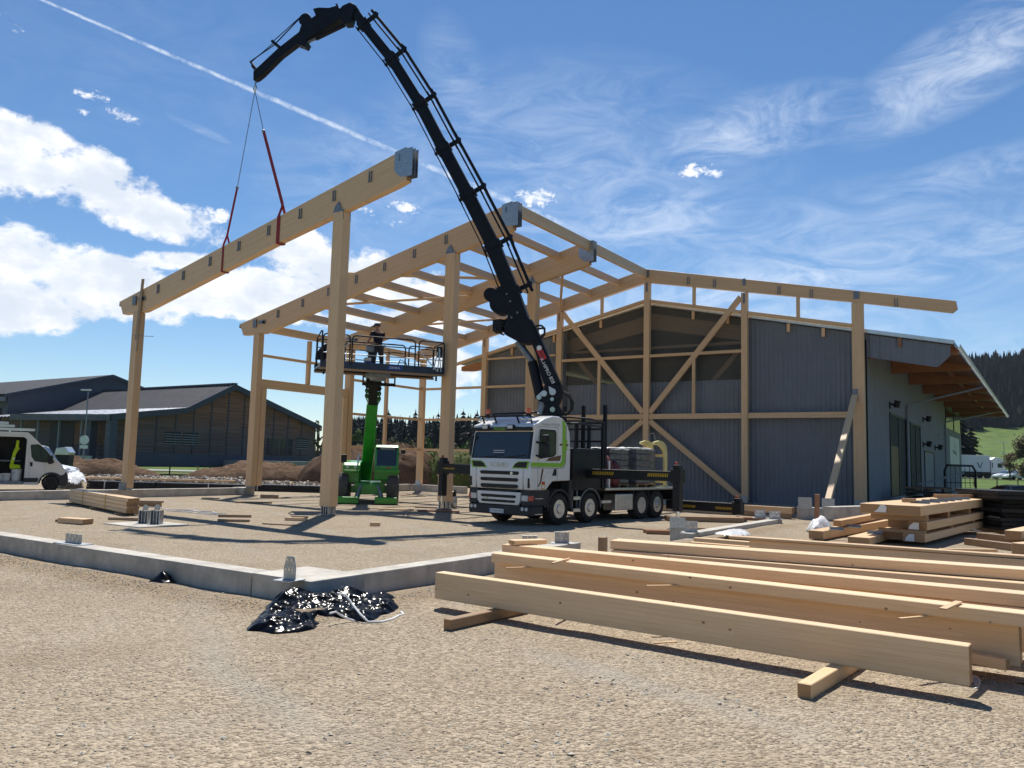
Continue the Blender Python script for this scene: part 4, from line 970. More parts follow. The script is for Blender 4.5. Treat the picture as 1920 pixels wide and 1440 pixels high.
for s in (-1, 1):
    for y, dp in ((1.41, 0), (3.03, 0), (6.18, 1), (7.25, 0)):
        wheel(truck, s*(HW-.33), y, WR, .32, s, .275, bool(dp))
    for y in (1.41, 3.03):                                   # black arches
        ap = [(y+cos(a)*.60, WR+sin(a)*.60) for a in [R(v) for v in range(-8, 190, 11)]]; ip = [(y+cos(a)*.545, WR+sin(a)*.545) for a in [R(v) for v in range(189, -9, -11)]]
        pts_ = ap+ip; n_ = len(ap); mbx = MB(); vs = [Vector((s*(HW-.36), yy, zz)) for yy, zz in ap+ip[::-1]]+[Vector((s*(HW+.012), yy, zz)) for yy, zz in ap+ip[::-1]]
        fs = []
        for i in range(n_-1):
            fs += [(i, i+1, n_*2+i+1, n_*2+i), (n_+i, n_*3+i, n_*3+i+1, n_+i+1), (n_*2+i, n_*2+i+1, n_*3+i+1, n_*3+i), (i, n_+i, n_+i+1, i+1)]
        mbx.add(vs, fs); tp(mbx, 'wheel_arch', M_PLASTIC)
        if y > 2: tp(MB().tube([(s*(HW+.015), y+cos(a)*.60, WR+sin(a)*.60) for a in [R(v) for v in range(0, 181, 12)]], .012, 6), 'arch_trim', M_GREY)
    tp(MB().b2(s*.86, s*(HW-.01), .66, .92, .55, 1.06), 'wing', M_PLASTIC); tp(MB().b2(s*.9, s*(HW-.01), 1.90, 2.08, .5, 1.36), 'wing', M_PLASTIC)
    for z in (.42, .79): tp(MB().b2(s*1.05, s*(HW+.01), 2.13, 2.5, z-.05, z+.05), 'access_step', M_ALU)
    tp(MB().b2(s*1.10, s*1.14, 2.17, 2.20, .4, 1.12).b2(s*1.10, s*1.14, 2.42, 2.45, .4, 1.12), 'step_ladder', M_GREY)
    tp(MB().b2(s*1.05, s*(HW+.01), 3.68, 4.25, .60, .69), 'access_step', M_ALU)
    tp(MB().b2(s*.72, s*(HW-.01), 4.54, 5.62, .34, .88), 'tool_box', M_ALU, bevel=.02)
    tp(MB().b2(s*.33, s*.45, .6, 8.75, .66, .96), 'chassis_rail', M_BLACK)
    tp(MB().b2(s*1.10, s*(HW+.03), 3.86, 8.62, 1.02, 1.09), 'deck_edge', M_ALU)
    tp(MB().b2(s*.5, s*1.19, 5.66, 5.70, .35, 1.0).b2(s*.5, s*1.19, 6.70, 6.73, .5, 1.0).b2(s*.45, s*1.19, 5.7, 7.8, .98, 1.005), 'mudguard', M_PLASTIC)
tp(MB().b2(-.33, .33, .7, 1.4, .45, 1.0).b2(-.33, .33, 2.3, 2.5, .5, .9).b2(-.85, .85, 1.32, 1.5, .40, .56).b2(-.85, .85, 2.94, 3.12, .40, .56).b2(-.85, .85, 6.1, 6.26, .40, .56).b2(-.85, .85, 7.17, 7.33, .40, .56), 'axle_beam', M_BLACK)
tp(MB().b2(-1.17, 1.17, 3.9, 8.6, 1.0, 1.075), 'deck', M_WOODOLD)
tp(MB().b2(-1.1, 1.1, 8.62, 8.72, .62, 1.0), 'rear_crossbeam', M_BLACK)
# headboard frame
hb_ = MB(); hb_.b2(-1.2, 1.2, 3.74, 3.82, 1.08, 2.36); hbo = tp(hb_, 'headboard', M_BLACK)
for x in (-1.17, -.55, .1, .62, 1.17): tp(MB().b2(x-.045, x+.045, 3.73, 3.83, 2.36, 3.24), 'headboard_post', M_BLACK, hbo)
for z in (2.60, 3.20, 3.0): tp(MB().b2(-1.2, 1.2, 3.74, 3.82, z-.03, z+.03), 'headboard_rail', M_BLACK, hbo)
for x, y in ((1.15, 3.9), (.28, 3.9), (-.5, 3.9)): tp(MB().b2(x-.05, x+.05, y-.03, y+.07, 1.08, 3.80), 'stake', M_NAVY, hbo)
tp(MB().tube([(-1.1, 2.0, 3.25), (.6, 2.2, 3.33), (1.15, 3.0, 3.30), (1.18, 3.75, 3.22)], .03, 8).tube([(-1.1, 2.2, 3.10), (1.15, 2.4, 3.12), (1.18, 3.75, 3.08)], .03, 8), 'guard_rail', M_BLACK, hbo)
# ---- loader crane: base, outriggers and booms
crane = tp(MB().b2(-.95, .95, 2.15, 3.45, .95, 1.75).b2(-.7, .7, 2.3, 3.3, 1.75, 2.2), 'crane_base', M_BLACK, bevel=.03)
tp(MB().b2(.55, 1.19, 2.12, 3.68, 1.02, 2.34), 'oil_tank', M_BLACK, crane, bevel=.04); tp(MB().b2(-1.19, -.6, 2.12, 3.68, 1.02, 2.3), 'oil_tank', M_BLACK, crane, bevel=.04)
def outrig(yl, px_end, y_top, y_bot, py_foot, s, px_in=None, h=.32):
    e = tl(px_end, (y_top+y_bot)/2, y=yl); f = tl(px_end, py_foot, y=yl); zt = tl(px_end, y_top, y=yl).z; zb_ = tl(px_end, y_bot, y=yl).z
    ob = tp(MB().b2(s*.9, e.x, yl-.14, yl+.14, zb_, zt), 'outrigger_beam', M_BLACK, crane, bevel=.015)
    return ob, e, f, zt, zb_
def hazard(par, x0, x1, y, z, h=.10):
    n_ = 12; w = (x1-x0)/n_; hz_ = MB()
    for i in range(n_): hz_.extr([(x0+w*i, y, z), (x0+w*(i+.5), y, z), (x0+w*(i+.8), y, z+h), (x0+w*(i+.3), y, z+h)], (0, -.006, 0))
    tp(hz_, 'hazard_marking', M_HAZARD, par)
def jack(x, y, ztop_, zbeam, par, zg=0.0, pad=.30):
    j = tp(MB().b2(x-.11, x+.11, y-.12, y+.12, .55 if zbeam > .9 else .30, ztop_).b2(x-.16, x+.16, y-.16, y+.16, zbeam-.05, ztop_-.12), 'jack_leg', M_BLACK, par, bevel=.012)
    tp(MB().cyl((x, y, zg+.05), (x, y, .6), .055, n=14), 'piston', M_CHROME, j); tp(MB().lathe([(pad, 0), (pad, .04), (.09, .09)], (x, y, zg), (0, 0, 1), 20), 'foot_pad', M_BLACK, j)
    tp(MB().lathe([(.05, 0), (.05, .08), (0, .1)], (x-.05, y, ztop_), (0, 0, 1), 12), 'warning_lamp', M_REDL, j)
    return j
ob, e, f, zt, zb_ = outrig(2.95, 1271, 884, 903, 972, 1); jack(e.x, 2.95, tl(1271, 872, y=2.95).z, zb_, ob, .0)
hazard(ob, tl(1116, 894, y=2.95).x, tl(1156, 894, y=2.95).x, 2.80, zb_+.12); hazard(ob, tl(1219, 893, y=2.95).x, tl(1258, 893, y=2.95).x, 2.80, zb_+.12)
OUT_A = TC + T_RT*e.x + T_REAR*2.95
ob, e, f, zt, zb_ = outrig(8.55, 1384, 944, 962, 975, 1); jack(e.x, 8.55, tl(1386, 940, y=8.55).z+.1, zb_, ob, .0)
hazard(ob, tl(1280, 947, y=8.55).x, tl(1308, 947, y=8.55).x, 8.40, zb_+.10, .09); hazard(ob, tl(1345, 949, y=8.55).x, tl(1378, 949, y=8.55).x, 8.40, zb_+.10, .09)
ob, e, f, zt, zb_ = outrig(2.95, 831, 869, 887, 955, -1); jack(e.x, 2.95, tl(829, 858, y=2.95).z, zb_, ob, .0)
hazard(ob, tl(830, 878, y=2.95).x, tl(858, 878, y=2.95).x, 2.80, zb_+.15, .06)
OUT_B = TC + T_RT*e.x + T_REAR*2.95
# the slewing plane through the king post and the hook
CB = TC + T_REAR*2.70
HOOK = at(478, 165, Y=18.43)
cn = (HOOK-CB).cross(_Z).normalized()
if cn.dot(EYE-CB) < 0: cn = -cn                             # towards the camera
def cp(px, py, off=0.0):
    r = ray(px, py); t = (CB-EYE).dot(cn)/r.dot(cn); return EYE+r*t+cn*off
def z4(x, y): return (420+x/4, y/4)
def z7(x, y): return (900+x/9, 480+y/9)
def z65(x, y): return (900+x/6.545, 580+y/6.545)
def cpoly(pts, th, name, mat, par, bevel=.01, off=0.0):
    m = MB().extr([cp(*p, off=off-th/2) for p in pts], cn*th); return m.build(name, mat, par, world=True, bevel=bevel)
def cbox(a, b, wpx_h, th, name, mat, par, off=0.0, bevel=.012):
    """box boom between two image points, in-plane depth in metres"""
    m = MB().bar(cp(*a, off=off), cp(*b, off=off), th, wpx_h, up=(cp(*b)-cp(*a)).cross(cn).normalized()); return m.build(name, mat, par, world=True, bevel=bevel)
kp = MB(); kb = CB.copy(); 
kp.cyl((CB.x, CB.y, 1.7), (CB.x, CB.y, 3.2), .42, .36, 20); king = kp.build('king_post', M_NAVY, crane, world=True, smooth=True)
head = cpoly([z65(*p) for p in ((690, 1045), (730, 1040), (800, 985), (805, 930), (1000, 930), (1010, 1000), (1000, 1090), (965, 1180), (1010, 1250), (1010, 1330), (800, 1330), (815, 1200), (790, 1150), (735, 1130))], .44, 'boom_head', M_NAVY, crane)
boom1 = cpoly([z65(*p) for p in ((805, 935), (1000, 925), (760, 370), (690, 220), (640, 130), (560, 130), (650, 440), (700, 560), (720, 640), (740, 760))], .40, 'inner_boom', M_NAVY, crane)
for p, r_ in ((z65(740, 1085), .085), (z65(905, 1235), .085), (z65(900, 1110), .06)):
    MB().cyl(cp(*p, off=.215), cp(*p, off=.25), r_, n=18).build('pivot_pin', M_SILV, head, world=True)
for p, r_, d_ in ((z65(905, 1020), .11, (-30, -45)), (z65(800, 1040), .10, (-40, 10))):
    c0 = cp(*p, off=.221); tip = cp(p[0]+d_[0]/6.545, p[1]+d_[1]/6.545, off=.221); ax = (tip-c0).normalized(); sd_ = cn.cross(ax)
    dr = [c0+ax*(r_*cos(a))+sd_*(r_*sin(a)) for a in [R(v) for v in range(50, 311, 20)]]+[c0+ax*r_*2.1]
    MB().extr(dr, cn*.02).build('drop_badge', pm('pale_badge', (.55, .60, .64), .4, .2, .05, 5), head, world=True)
# lettering runs down the boom
la, lb_ = cp(*z65(792, 668), off=.226), cp(*z65(887, 858), off=.226); ldir = (lb_-la).normalized()
text('boom_lettering', 'X-HIPRO 858', .165, M_LETW, boom1, WM[crane].inverted() @ frame_m((la+lb_)/2, ldir, cn.cross(ldir)), .004)
la, lb_ = cp(*z65(740, 540), off=.202), cp(*z65(790, 595), off=.202); ldir = (cp(*z65(895, 880))-cp(*z65(800, 690))).normalized(); cc = cp(*z65(768, 560), off=.204)
bd = MB().bar(cc-ldir*.20, cc+ldir*.20, .012, .19, up=ldir.cross(cn)).build('red_badge', M_REDP, boom1, world=True)
cc2 = cp(*z65(740, 485), off=.204); MB().cyl(cc2, cc2+cn*.01, .085, n=14).build('maker_emblem', M_LETW, boom1, world=True)
text('badge_lettering', 'HIAB', .13, M_BLACK, boom1, WM[crane].inverted() @ frame_m(cc+cn*.012, ldir, cn.cross(ldir)), .002)
# lift cylinders
cyl_ = MB().cyl(cp(*z65(740, 1085), off=.0), cp(*z65(640, 640)), .17, .165, 16).build('lift_cylinder', M_NAVY, crane, world=True, smooth=True)
MB().cyl(cp(*z65(655, 660)), cp(*z65(455, 400)), .10, n=14).build('piston', M_STEELD, cyl_, world=True, smooth=True)
MB().cyl(cp(*z65(680, 650)), cp(*z65(520, 440)), .05, n=8).build('cylinder_pipe', M_NAVY, cyl_, world=True)
lc2 = MB().cyl(cp(*z65(790, 1130)), cp(*z65(735, 1290)), .13, n=14).build('tilt_cylinder', M_STEELD, crane, world=True, smooth=True)
# knuckle: link plates, rounded housings, valve and hose cluster
kn = cpoly([z7(*p) for p in ((430, 1330), (560, 1400), (700, 1470), (800, 1500), (1010, 1440), (930, 1210), (780, 960), (650, 720), (520, 500), (330, 540), (260, 640), (225, 800), (260, 900), (420, 980), (500, 1010), (440, 1180))], .46, 'knuckle_link', M_NAVY, crane)
MB().cyl(cp(*z7(200, 668), off=-.22), cp(*z7(200, 668), off=.24), .235, n=24).build('link_drum', M_NAVY, kn, world=True, bevel=.02)
MB().cyl(cp(*z7(365, 820), off=-.26), cp(*z7(365, 820), off=.27), .36, n=28).build('link_drum', M_NAVY, kn, world=True, bevel=.02)
for p in ((480, 670), (540, 790), (300, 570), (660, 980), (560, 1060)):
    MB().cyl(cp(*z7(*p), off=.235), cp(*z7(*p), off=.30), .035, n=8).build('fitting', M_STEELD, kn, world=True)
rh = random.Random(11)
for i in range(9):                                           # loops of hose at the valve block
    a = cp(*z7(430+rh.uniform(-30, 30), 1080+rh.uniform(-40, 140)), off=rh.uniform(-.2, .25)); b = cp(*z7(330+rh.uniform(-40, 60), 1300+rh.uniform(-40, 30)), off=rh.uniform(-.2, .25))
    m_ = cp(*z7(250+rh.uniform(-50, 60), 1150+rh.uniform(-80, 120)), off=rh.uniform(-.25, .3)); pts_ = []
    for q in range(9):
        u = q/8; pts_.append(a*(1-u)**2+m_*2*u*(1-u)+b*u*u)
    MB().tube(pts_, .028, 6).build('hose', M_RUBBER, kn, world=True, smooth=True)
MB().box(cp(*z7(330, 1180)), (.35, .35, .4)).build('valve_block', M_NAVY, kn, world=True, bevel=.02)
for k_ in range(2):
    pts_ = [cp(*z7(*p), off=.1-.2*k_) for p in ((920, 1230), (980, 1180+40*k_), (1050, 1185+25*k_), (1100-20*k_, 1230), (1100-20*k_, 1310), (1040, 1370), (1000, 1370))]
    MB().tube(pts_, .035, 8).build('hose', M_RUBBER, kn, world=True, smooth=True)
for k_ in range(2):                                          # big hose loop beside the king post
    pts_ = [cp(*z65(*p), off=.15-.25*k_) for p in ((1020, 1010), (1100, 1070-20*k_), (1150-30*k_, 1150), (1140-30*k_, 1230), (1080, 1280), (1000, 1290))]
    MB().tube(pts_, .042, 8).build('hose', M_RUBBER, head, world=True, smooth=True)
# outer boom: telescoping sections, each thinner, with collars carrying the pipes
sec = [((985, 622), (953, 535), .56), ((960, 548), (921, 452), .50), ((926, 462), (872, 355), .46), ((878, 366), (826, 268), .43), ((832, 280), (783, 186), .40), ((788, 196), (730, 103), .37), ((735, 112), (677, 40), .34), ((682, 46), (661, 16), .31)]
for i, (a, b, h) in enumerate(sec):
    s_ = cbox(a, b, h, h*.8, 'outer_boom' if i == 0 else 'boom_extension', M_NAVY, crane)
    if i:
        ax = (cp(*b)-cp(*a)).normalized(); sdv = ax.cross(cn).normalized()
        if sdv.x < 0: sdv = -sdv                              # to the right
        c0 = cp(*a)
        MB().bar(c0-ax*.10, c0+ax*.10, h*.8+.10, h+.12, up=sdv).build('collar', M_NAVY, s_, world=True, bevel=.012)
        MB().bar(c0, c0+sdv*(h*.5+.42), .10, .14, up=ax).box(c0+sdv*(h*.5+.40), (.12, .16, .2)).build('pipe_bracket', M_NAVY, s_, world=True, bevel=.01)
        MB().bar(c0, c0-sdv*(h*.5+.16), .06, .10, up=ax).build('pipe_bracket', M_NAVY, s_, world=True)
        if i < 7:
            e0 = cp(*b)
            for d_, rr_, off in ((.24, .030, .10), (.40, .055, -.02)):
                MB().cyl(c0+sdv*(h*.5+d_)-ax*.25, e0+sdv*((h-.03)*.5+d_)+ax*.05, rr_, n=8).build('hydraulic_pipe', M_NAVY, s_, world=True, smooth=True)
            MB().cyl(c0-sdv*(h*.5+.12)-ax*.2, e0-sdv*((h-.03)*.5+.12), .022, n=6).build('hydraulic_pipe', M_NAVY, s_, world=True)
# fly jib
tip = cpoly([z4(*p) for p in ((905, 60), (960, 35), (1005, 60), (985, 110), (960, 190), (915, 195), (880, 150), (870, 95))], .34, 'jib_knuckle', M_NAVY, crane)
jib = cpoly([z4(*p) for p in ((680, 82), (720, 72), (800, 75), (850, 60), (910, 95), (885, 150), (840, 185), (640, 300), (600, 350), (565, 350), (560, 310), (590, 210), (700, 130))], .30, 'jib', M_NAVY, crane)
MB().cyl(cp(*z4(618, 160), off=-.15), cp(*z4(618, 160), off=.15), .24, n=20).build('jib_winch', M_NAVY, jib, world=True, bevel=.02)
j2 = cpoly([z4(*p) for p in ((600, 230), (650, 255), (560, 340), (440, 430), (300, 570), (262, 600), (232, 612), (232, 545), (265, 515), (420, 370))], .24, 'jib_extension', M_NAVY, crane)
MB().cyl(cp(*z4(905, 185), off=.0), cp(*z4(690, 290), off=.0), .085, .08, 12).build('jib_cylinder', M_NAVY, jib, world=True); MB().cyl(cp(*z4(700, 285)), cp(*z4(570, 345)), .05, n=10).build('jib_piston', M_STEELD, jib, world=True)
for a, b, rr_ in (((205, 470), (385, 345), .02), ((385, 345), (600, 120), .022), ((205, 480), (380, 330), .015), ((300, 590), (440, 440), .02), ((375, 320), (575, 140), .016), ((215, 500), (245, 540), .03), ((860, 100), (930, 70), .05), ((850, 40), (875, 90), .04)):
    MB().cyl(cp(*z4(*a), off=.08), cp(*z4(*b), off=.08), rr_, n=6).build('jib_rod', M_NAVY, jib, world=True)
MB().bar(cp(*z4(370, 318)), cp(*z4(440, 375)), .3, .10).build('jib_collar', M_NAVY, j2, world=True); MB().bar(cp(*z4(205, 470)), cp(*z4(235, 510)), .2, .06).build('jib_collar', M_NAVY, j2, world=True)
MB().bar(cp(*z4(560, 320)), cp(*z4(630, 350)), .34, .2).build('jib_collar', M_NAVY, j2, world=True)
hk = MB().cyl(cp(*z4(238, 600)), cp(*z4(236, 640)), .035, n=10).tube([cp(*z4(233, 662))+Vector((.075*cos(a), 0, .085*sin(a))) for a in [2*pi*i/12 for i in range(12)]], .028, 8, closed=True).build('hook', M_SILV, crane, world=True, smooth=True)
HK = cp(*z4(232, 682))
# ------------------------------------------------------------------ slings
sl = thing('lifting_sling', 'two leg sling of wire and red webbing from the crane hook round the hanging beam', 'sling', (HK.x, HK.y, HK.z-.1))
yf, yb2 = y4-.014, y4+TW+.014
def leg(xf, zt_, zb_, wire_end, name, wstrap=.11, edge=False):
    top = Vector((xf, y4+TW/2, zt_))
    MB().cyl(HK, wire_end, .014, n=6).build('wire_leg', M_STEELD, sl, world=True)
    mid_ = Vector((xf, y4+TW/2, zt_+.42)); MB().bar(wire_end, mid_, .014, wstrap*.8, up=(1, 0, 0) if not edge else (0, 1, 0)).build('webbing', M_RED, sl, world=True)
    for ys, mid in ((yf, 0), (yb2, .02)):
        m_ = MB(); a = mid_; b = Vector((xf+mid, ys, zt_))
        m_.bar(a, b, .012, wstrap*.75, up=(1, 0, 0) if not edge else (0, 1, 0)); m_.build('webbing', M_RED, sl, world=True)
    m_ = MB(); m_.b2(xf-wstrap/2, xf+wstrap/2, yf-.004, yf+.006, zb_, zt_); m_.b2(xf-wstrap/2, xf+wstrap/2, yb2-.006, yb2+.004, zb_, zt_); m_.b2(xf-wstrap/2, xf+wstrap/2, yf, yb2, zb_-.022, zb_-.008)
    m_.build('webbing_loop', M_RED, sl, world=True)
    MB().sphere(wire_end, .06, 8, 6).build('shackle', M_STEELD, sl, world=True)
def bz(x): return ztop(x)-.96 if x > -30 else 7.52
xl = at(418, 480, Y=y4).x; xr_ = at(522, 430, Y=y4).x
we = HK+(Vector((xl, y4+TW/2, ztop(xl)))-HK)*.62; leg(xl, ztop(xl)+.01, bz(xl)-.01, we, 'sling_leg', .10, True)
we = HK+(Vector((xr_, y4+TW/2, ztop(xr_)))-HK)*.33; leg(xr_, ztop(xr_)+.01, bz(xr_)-.01, we, 'sling_leg', .17)
# ------------------------------------------------------------------ load on the deck
def tw(x, y, z): return TC+T_RT*x+T_REAR*y+Vector((0, 0, z))
M_WRAP = pm('stretch_wrap', (.10, .095, .115), .22, 0, .3, 6, .02, 9, .6, coat=.4)
M_WRAPT = pm('white_film', (.62, .62, .62), .35, 0, .1, 6, .02, 12, .5)
def pack(label, x0, x1, y0, y1_, z0, z1, top=True):
    p = thing('wrapped_pack', label, 'pallet load', tw((x0+x1)/2, (y0+y1_)/2, z0), -TH)
    dx, dy = (x1-x0)/2, (y1_-y0)/2
    m = MB(); nl = 6
    for i in range(nl): h0, h1 = .14+(z1-z0-.14)*i/nl, .14+(z1-z0-.14)*(i+1)/nl; m.b2(-dx+.01*(i % 2), dx-.01*(i % 2), -dy, dy, h0+.006, h1-.004)
    m.build('wrapped_stack', M_WRAP, p, world=False, bevel=.03)
    tv = MB(); N_ = 9; vs = []; fs = []
    for j in range(N_):
        for i in range(N_): vs.append((-dx*1.02+2.04*dx*i/(N_-1), -dy*1.02+2.04*dy*j/(N_-1), z1-z0+.015+.03*noise.noise(Vector((i*.9, j*.8, x0*3+y0)))-(.06 if i in (0, N_-1) or j in (0, N_-1) else 0)))
    for j in range(N_-1):
        for i in range(N_-1): k = j*N_+i; fs.append((k, k+1, k+N_+1, k+N_))
    tv.add(vs, fs).build('film_top', M_WRAPT, p, world=False, smooth=True)
    pm_ = MB().b2(-dx, dx, -dy, dy, .10, .13)
    for yy in (-dy+.06, 0, dy-.06): pm_.b2(-dx, dx, yy-.05, yy+.05, 0, .10)
    pm_.build('pallet', M_WOODOLD, p, world=False)
    return p
pack('dark film wrapped pallet load with white top, nearer the cab', -.15, .95, 4.55, 5.75, 1.078, 2.42)
pack('dark film wrapped pallet load with white top, beside the yellow fork', -.05, 1.10, 6.02, 7.30, 1.078, 2.46)
bag = thing('red_sack', 'dark red sack slumped at the front of the truck deck', 'sack', tw(.85, 4.25, 1.078), -TH)
m = MB(); m.sphere((0, 0, .55), .58, 16, 12, (.55, .85, 1.0)); m.sphere((.05, .55, .45), .48, 14, 10, (.55, .7, 1.0)); bgo = m.build('sack_body', pm('dark_red_fabric', (.12, .022, .022), .7, 0, .3, 5, .02, 8), bag, world=False, smooth=True)
MB().b2(.2, .30, -.25, .5, .55, .62).b2(.2, .32, -.1, -.02, .0, .9).build('sack_strap', M_LETW, bag, world=False)
fk = thing('pallet_fork', 'pale yellow crane pallet fork standing at the tail of the truck deck', 'pallet fork', tw(.75, 8.2, 1.078), -TH)
for s in (-1, 1):
    x = s*.28
    prof = [(-.95, 1.62), (-.93, 1.55), (-.55, 1.50), (-.30, 1.36), (-.20, 1.15), (-.16, .0), (.0, .0), (.02, 1.25), (-.06, 1.52), (-.28, 1.66), (-.6, 1.69)]
    m = MB().extr([Vector((x-.035, y, z)) for y, z in prof], (.07, 0, 0)); m.build('fork_arm', M_YELLOW, fk, world=False, bevel=.01)
for z, y in ((.2, -.08), (1.15, -.08), (1.58, -.5)): MB().b2(-.3, .3, y-.05, y+.05, z-.05, z+.05).build('cross_tube', M_YELLOW, fk, world=False)
MB().tube([(.0, -.3, 1.68), (-.02, -.4, 1.95), (.02, -.7, 1.95), (0, -.8, 1.70)], .014, 6).build('lifting_chain', M_STEELD, fk, world=False)
for s in (-1, 1): MB().b2(s*.28-.05, s*.28+.05, -1.1, .05, 0.0, .05).build('fork_tine', M_YELLOW, fk, world=False)
# ------------------------------------------------------------------ timber stacked in the foreground
def fbeam(label, fl, fr, ztop_, zbot, depth, ext=0.0, extl=0.0, mat=None, name='timber_beam', group=None, lz=None, bevel=.006):
    """beam lying across the view: fl, fr image points of its top front edge; depth = its width away from the camera"""
    a = at(*fl, Z=ztop_); b = at(*fr, Z=ztop_); d = (b-a).normalized(); a = a-d*extl; b = b+d*ext
    nrm = Vector((-d.y, d.x, 0)); h = ztop_-zbot; off = nrm*(depth/2)-Vector((0, 0, h/2))
    return timber(name, a+off, b+off, depth, h, mat or M_WOODLIT, None, label=label, cat='timber beam', group=group, bevel=bevel)
BT = EXT+.115                                                # top of the bearers
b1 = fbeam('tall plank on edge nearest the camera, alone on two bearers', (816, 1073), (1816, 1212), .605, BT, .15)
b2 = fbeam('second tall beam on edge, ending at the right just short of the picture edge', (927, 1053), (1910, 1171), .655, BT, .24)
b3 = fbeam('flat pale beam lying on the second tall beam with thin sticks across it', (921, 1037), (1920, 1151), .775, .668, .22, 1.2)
b3b = fbeam('tall dark beam on edge under the flat beam with the little block', (946, 1034), (1920, 1140), .700, BT, .24, 1.4, mat=M_WOODLIT)
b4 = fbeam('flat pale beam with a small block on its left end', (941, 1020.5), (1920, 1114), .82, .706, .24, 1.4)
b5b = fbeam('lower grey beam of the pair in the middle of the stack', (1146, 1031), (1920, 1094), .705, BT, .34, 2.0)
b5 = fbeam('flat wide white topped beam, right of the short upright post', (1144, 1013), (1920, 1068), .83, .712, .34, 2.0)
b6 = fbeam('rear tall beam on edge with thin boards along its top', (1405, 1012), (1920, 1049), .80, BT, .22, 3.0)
fbeam('long thin pale board lying on the rear beam', (1366, 1004.5), (1920, 1042), .845, .808, .17, 3.0, mat=M_WOOD2, name='board')
fbeam('upper of two short boards left of the rear beam', (1300, 1008), (1404, 1016), .60, .53, .16, 0, mat=M_WOOD2, name='board')
fbeam('lower of two short boards left of the rear beam', (1293, 1016), (1404, 1025), .50, .43, .16, 0, mat=M_WOOD2, name='board')
# bearers
def block(name, label, a, b, w, h, mat=M_WOODOLD, cat='bearer', group=None):
    return timber(name, a, b, w, h, mat, None, label=label, cat=cat, group=group, bevel=.006)
zb0 = EXT+.06
a = at(838, 1183, Z=EXT); b = at(962, 1150, Z=EXT); block('bearer', 'short square bearer sticking out under the left of the near plank', Vector((a.x, a.y, zb0)), Vector((b.x+.1, b.y+.35, zb0)), .10, .105)
a = at(1508, 1312, Z=EXT); b = at(1548, 1262, Z=EXT); block('bearer', 'short square bearer sticking out under the right of the near plank', Vector((a.x, a.y, zb0)), Vector((b.x+.18, b.y+.55, zb0)), .105, .11, M_WOOD)
for i, px in enumerate((1100, 1780)):
    p_ = at(px, 1130+i*110, Z=EXT); block('bearer', ('hidden bearer across the yard under the left half of the stacked beams', 'hidden bearer across the yard under the right half of the stacked beams')[i], Vector((p_.x, 7.9, zb0)), Vector((p_.x+.15, 13.6, zb0)), .1, .112)
block('bearer', 'long bearer end lying under the second tall beam at the right', at(1800, 1228, Z=.36), at(1890, 1246, Z=.36), .09, .09, M_WOOD)
block('small_block', 'small flat timber block resting on the left end of the beams', at(955, 1018, Z=.85)+Vector((0, .05, .005)), at(1016, 1016, Z=.85)+Vector((0, .05, .005)), .16, .055, M_WOOD2, 'block')
pz = at(1130, 1034, Z=.55); block('short_post', 'short upright orange brown post end between the beams', Vector((pz.x, pz.y, EXT)), Vector((pz.x, pz.y, at(1130, 1007, Y=pz.y).z)), .10, .13, M_WOODOLD, 'post')
# thin sticks poking out between the layers
def stick(label, a, b, zz, w=.03, h=.012): return timber('stacking_stick', at(*a, Z=zz), at(*b, Z=zz), w, h, M_WOOD2, None, label=label, cat='stick', bevel=0)
stick('thin stick across the flat beam near the left', (1036, 1056), (1068, 1047), .79)
stick('thin stick poking out under the flat beam near the left', (949, 1065), (1010, 1063), .662)
stick('thin stick poking out in the middle of the second beam', (1212, 1098.5), (1282, 1097.5), .662)
stick('wide stick across the flat beam near the right', (1768, 1142), (1798, 1128), .79, .055)
stick('thin stick poking out near the right end of the second beam', (1686, 1160), (1752, 1154), .662)
stick('dark sliver of wood lying under the near plank', (1226, 1206), (1270, 1203.5), .21, .02)
# black sheet and clear wrap under the right-hand end
# ------------------------------------------------------------------ flat beams stacked beyond, with end wrapping and steel angles
sa = R(5.4); SX = Vector((cos(sa), -sin(sa), 0)); SY = Vector((sin(sa), cos(sa), 0)); S0 = at(1735, 1026, Z=EXT)
stk = [(.0, -1.30, .10, .26), (.05, -1.26, .36, .52), (.0, -1.33, .66, .86)]
def wrapend(parent, x0, x1, z0, z1):
    p = [(x0, z0), (x1, z0), (x1, z1), ((x0+x1)/2, z1-.0), (x0+.02, z0+(z1-z0)*.45)]
    return MB().extr([S0+SX*x-SY*.012+Vector((0, 0, z)) for x, z in p], -SY*.004).build('torn_wrap', M_LETW, parent)
def sbeam(label, x0, x1, z0, z1, y0=0.0, L=9.0, mat=M_WOOD2):
    a = S0+SX*((x0+x1)/2)+SY*y0+Vector((0, 0, (z0+z1)/2)); return timber('timber_beam', a, a+SY*L, abs(x1-x0), z1-z0, mat, None, label=label, cat='timber beam')
q1 = sbeam('bottom beam of the far stack with torn white wrap on its end', 0, -.46, .10, .28, .0); wrapend(q1, -.42, -.22, .11, .27)
sbeam('bottom beam of the far stack, left of the wrapped one', -.50, -.96, .10, .28, .25)
q2 = sbeam('middle beam of the far stack with white wrapped end', .02, -.36, .36, .55, .15); wrapend(q2, -.34, -.12, .38, .53)
sbeam('middle beam of the far stack, seen as stepped orange ends', -.42, -.90, .36, .55, .5)
q3 = sbeam('broad top beam of the far stack with torn wrap and steel angles', .0, -1.28, .70, .92, -.35)
MB().extr([S0+SX*x-SY*.365+Vector((0, 0, z)) for x, z in ((-.98, .74), (-.72, .74), (-.70, .86), (-.76, .91), (-.84, .90), (-.90, .80))], -SY*.004).build('torn_wrap', M_LETW, q3)
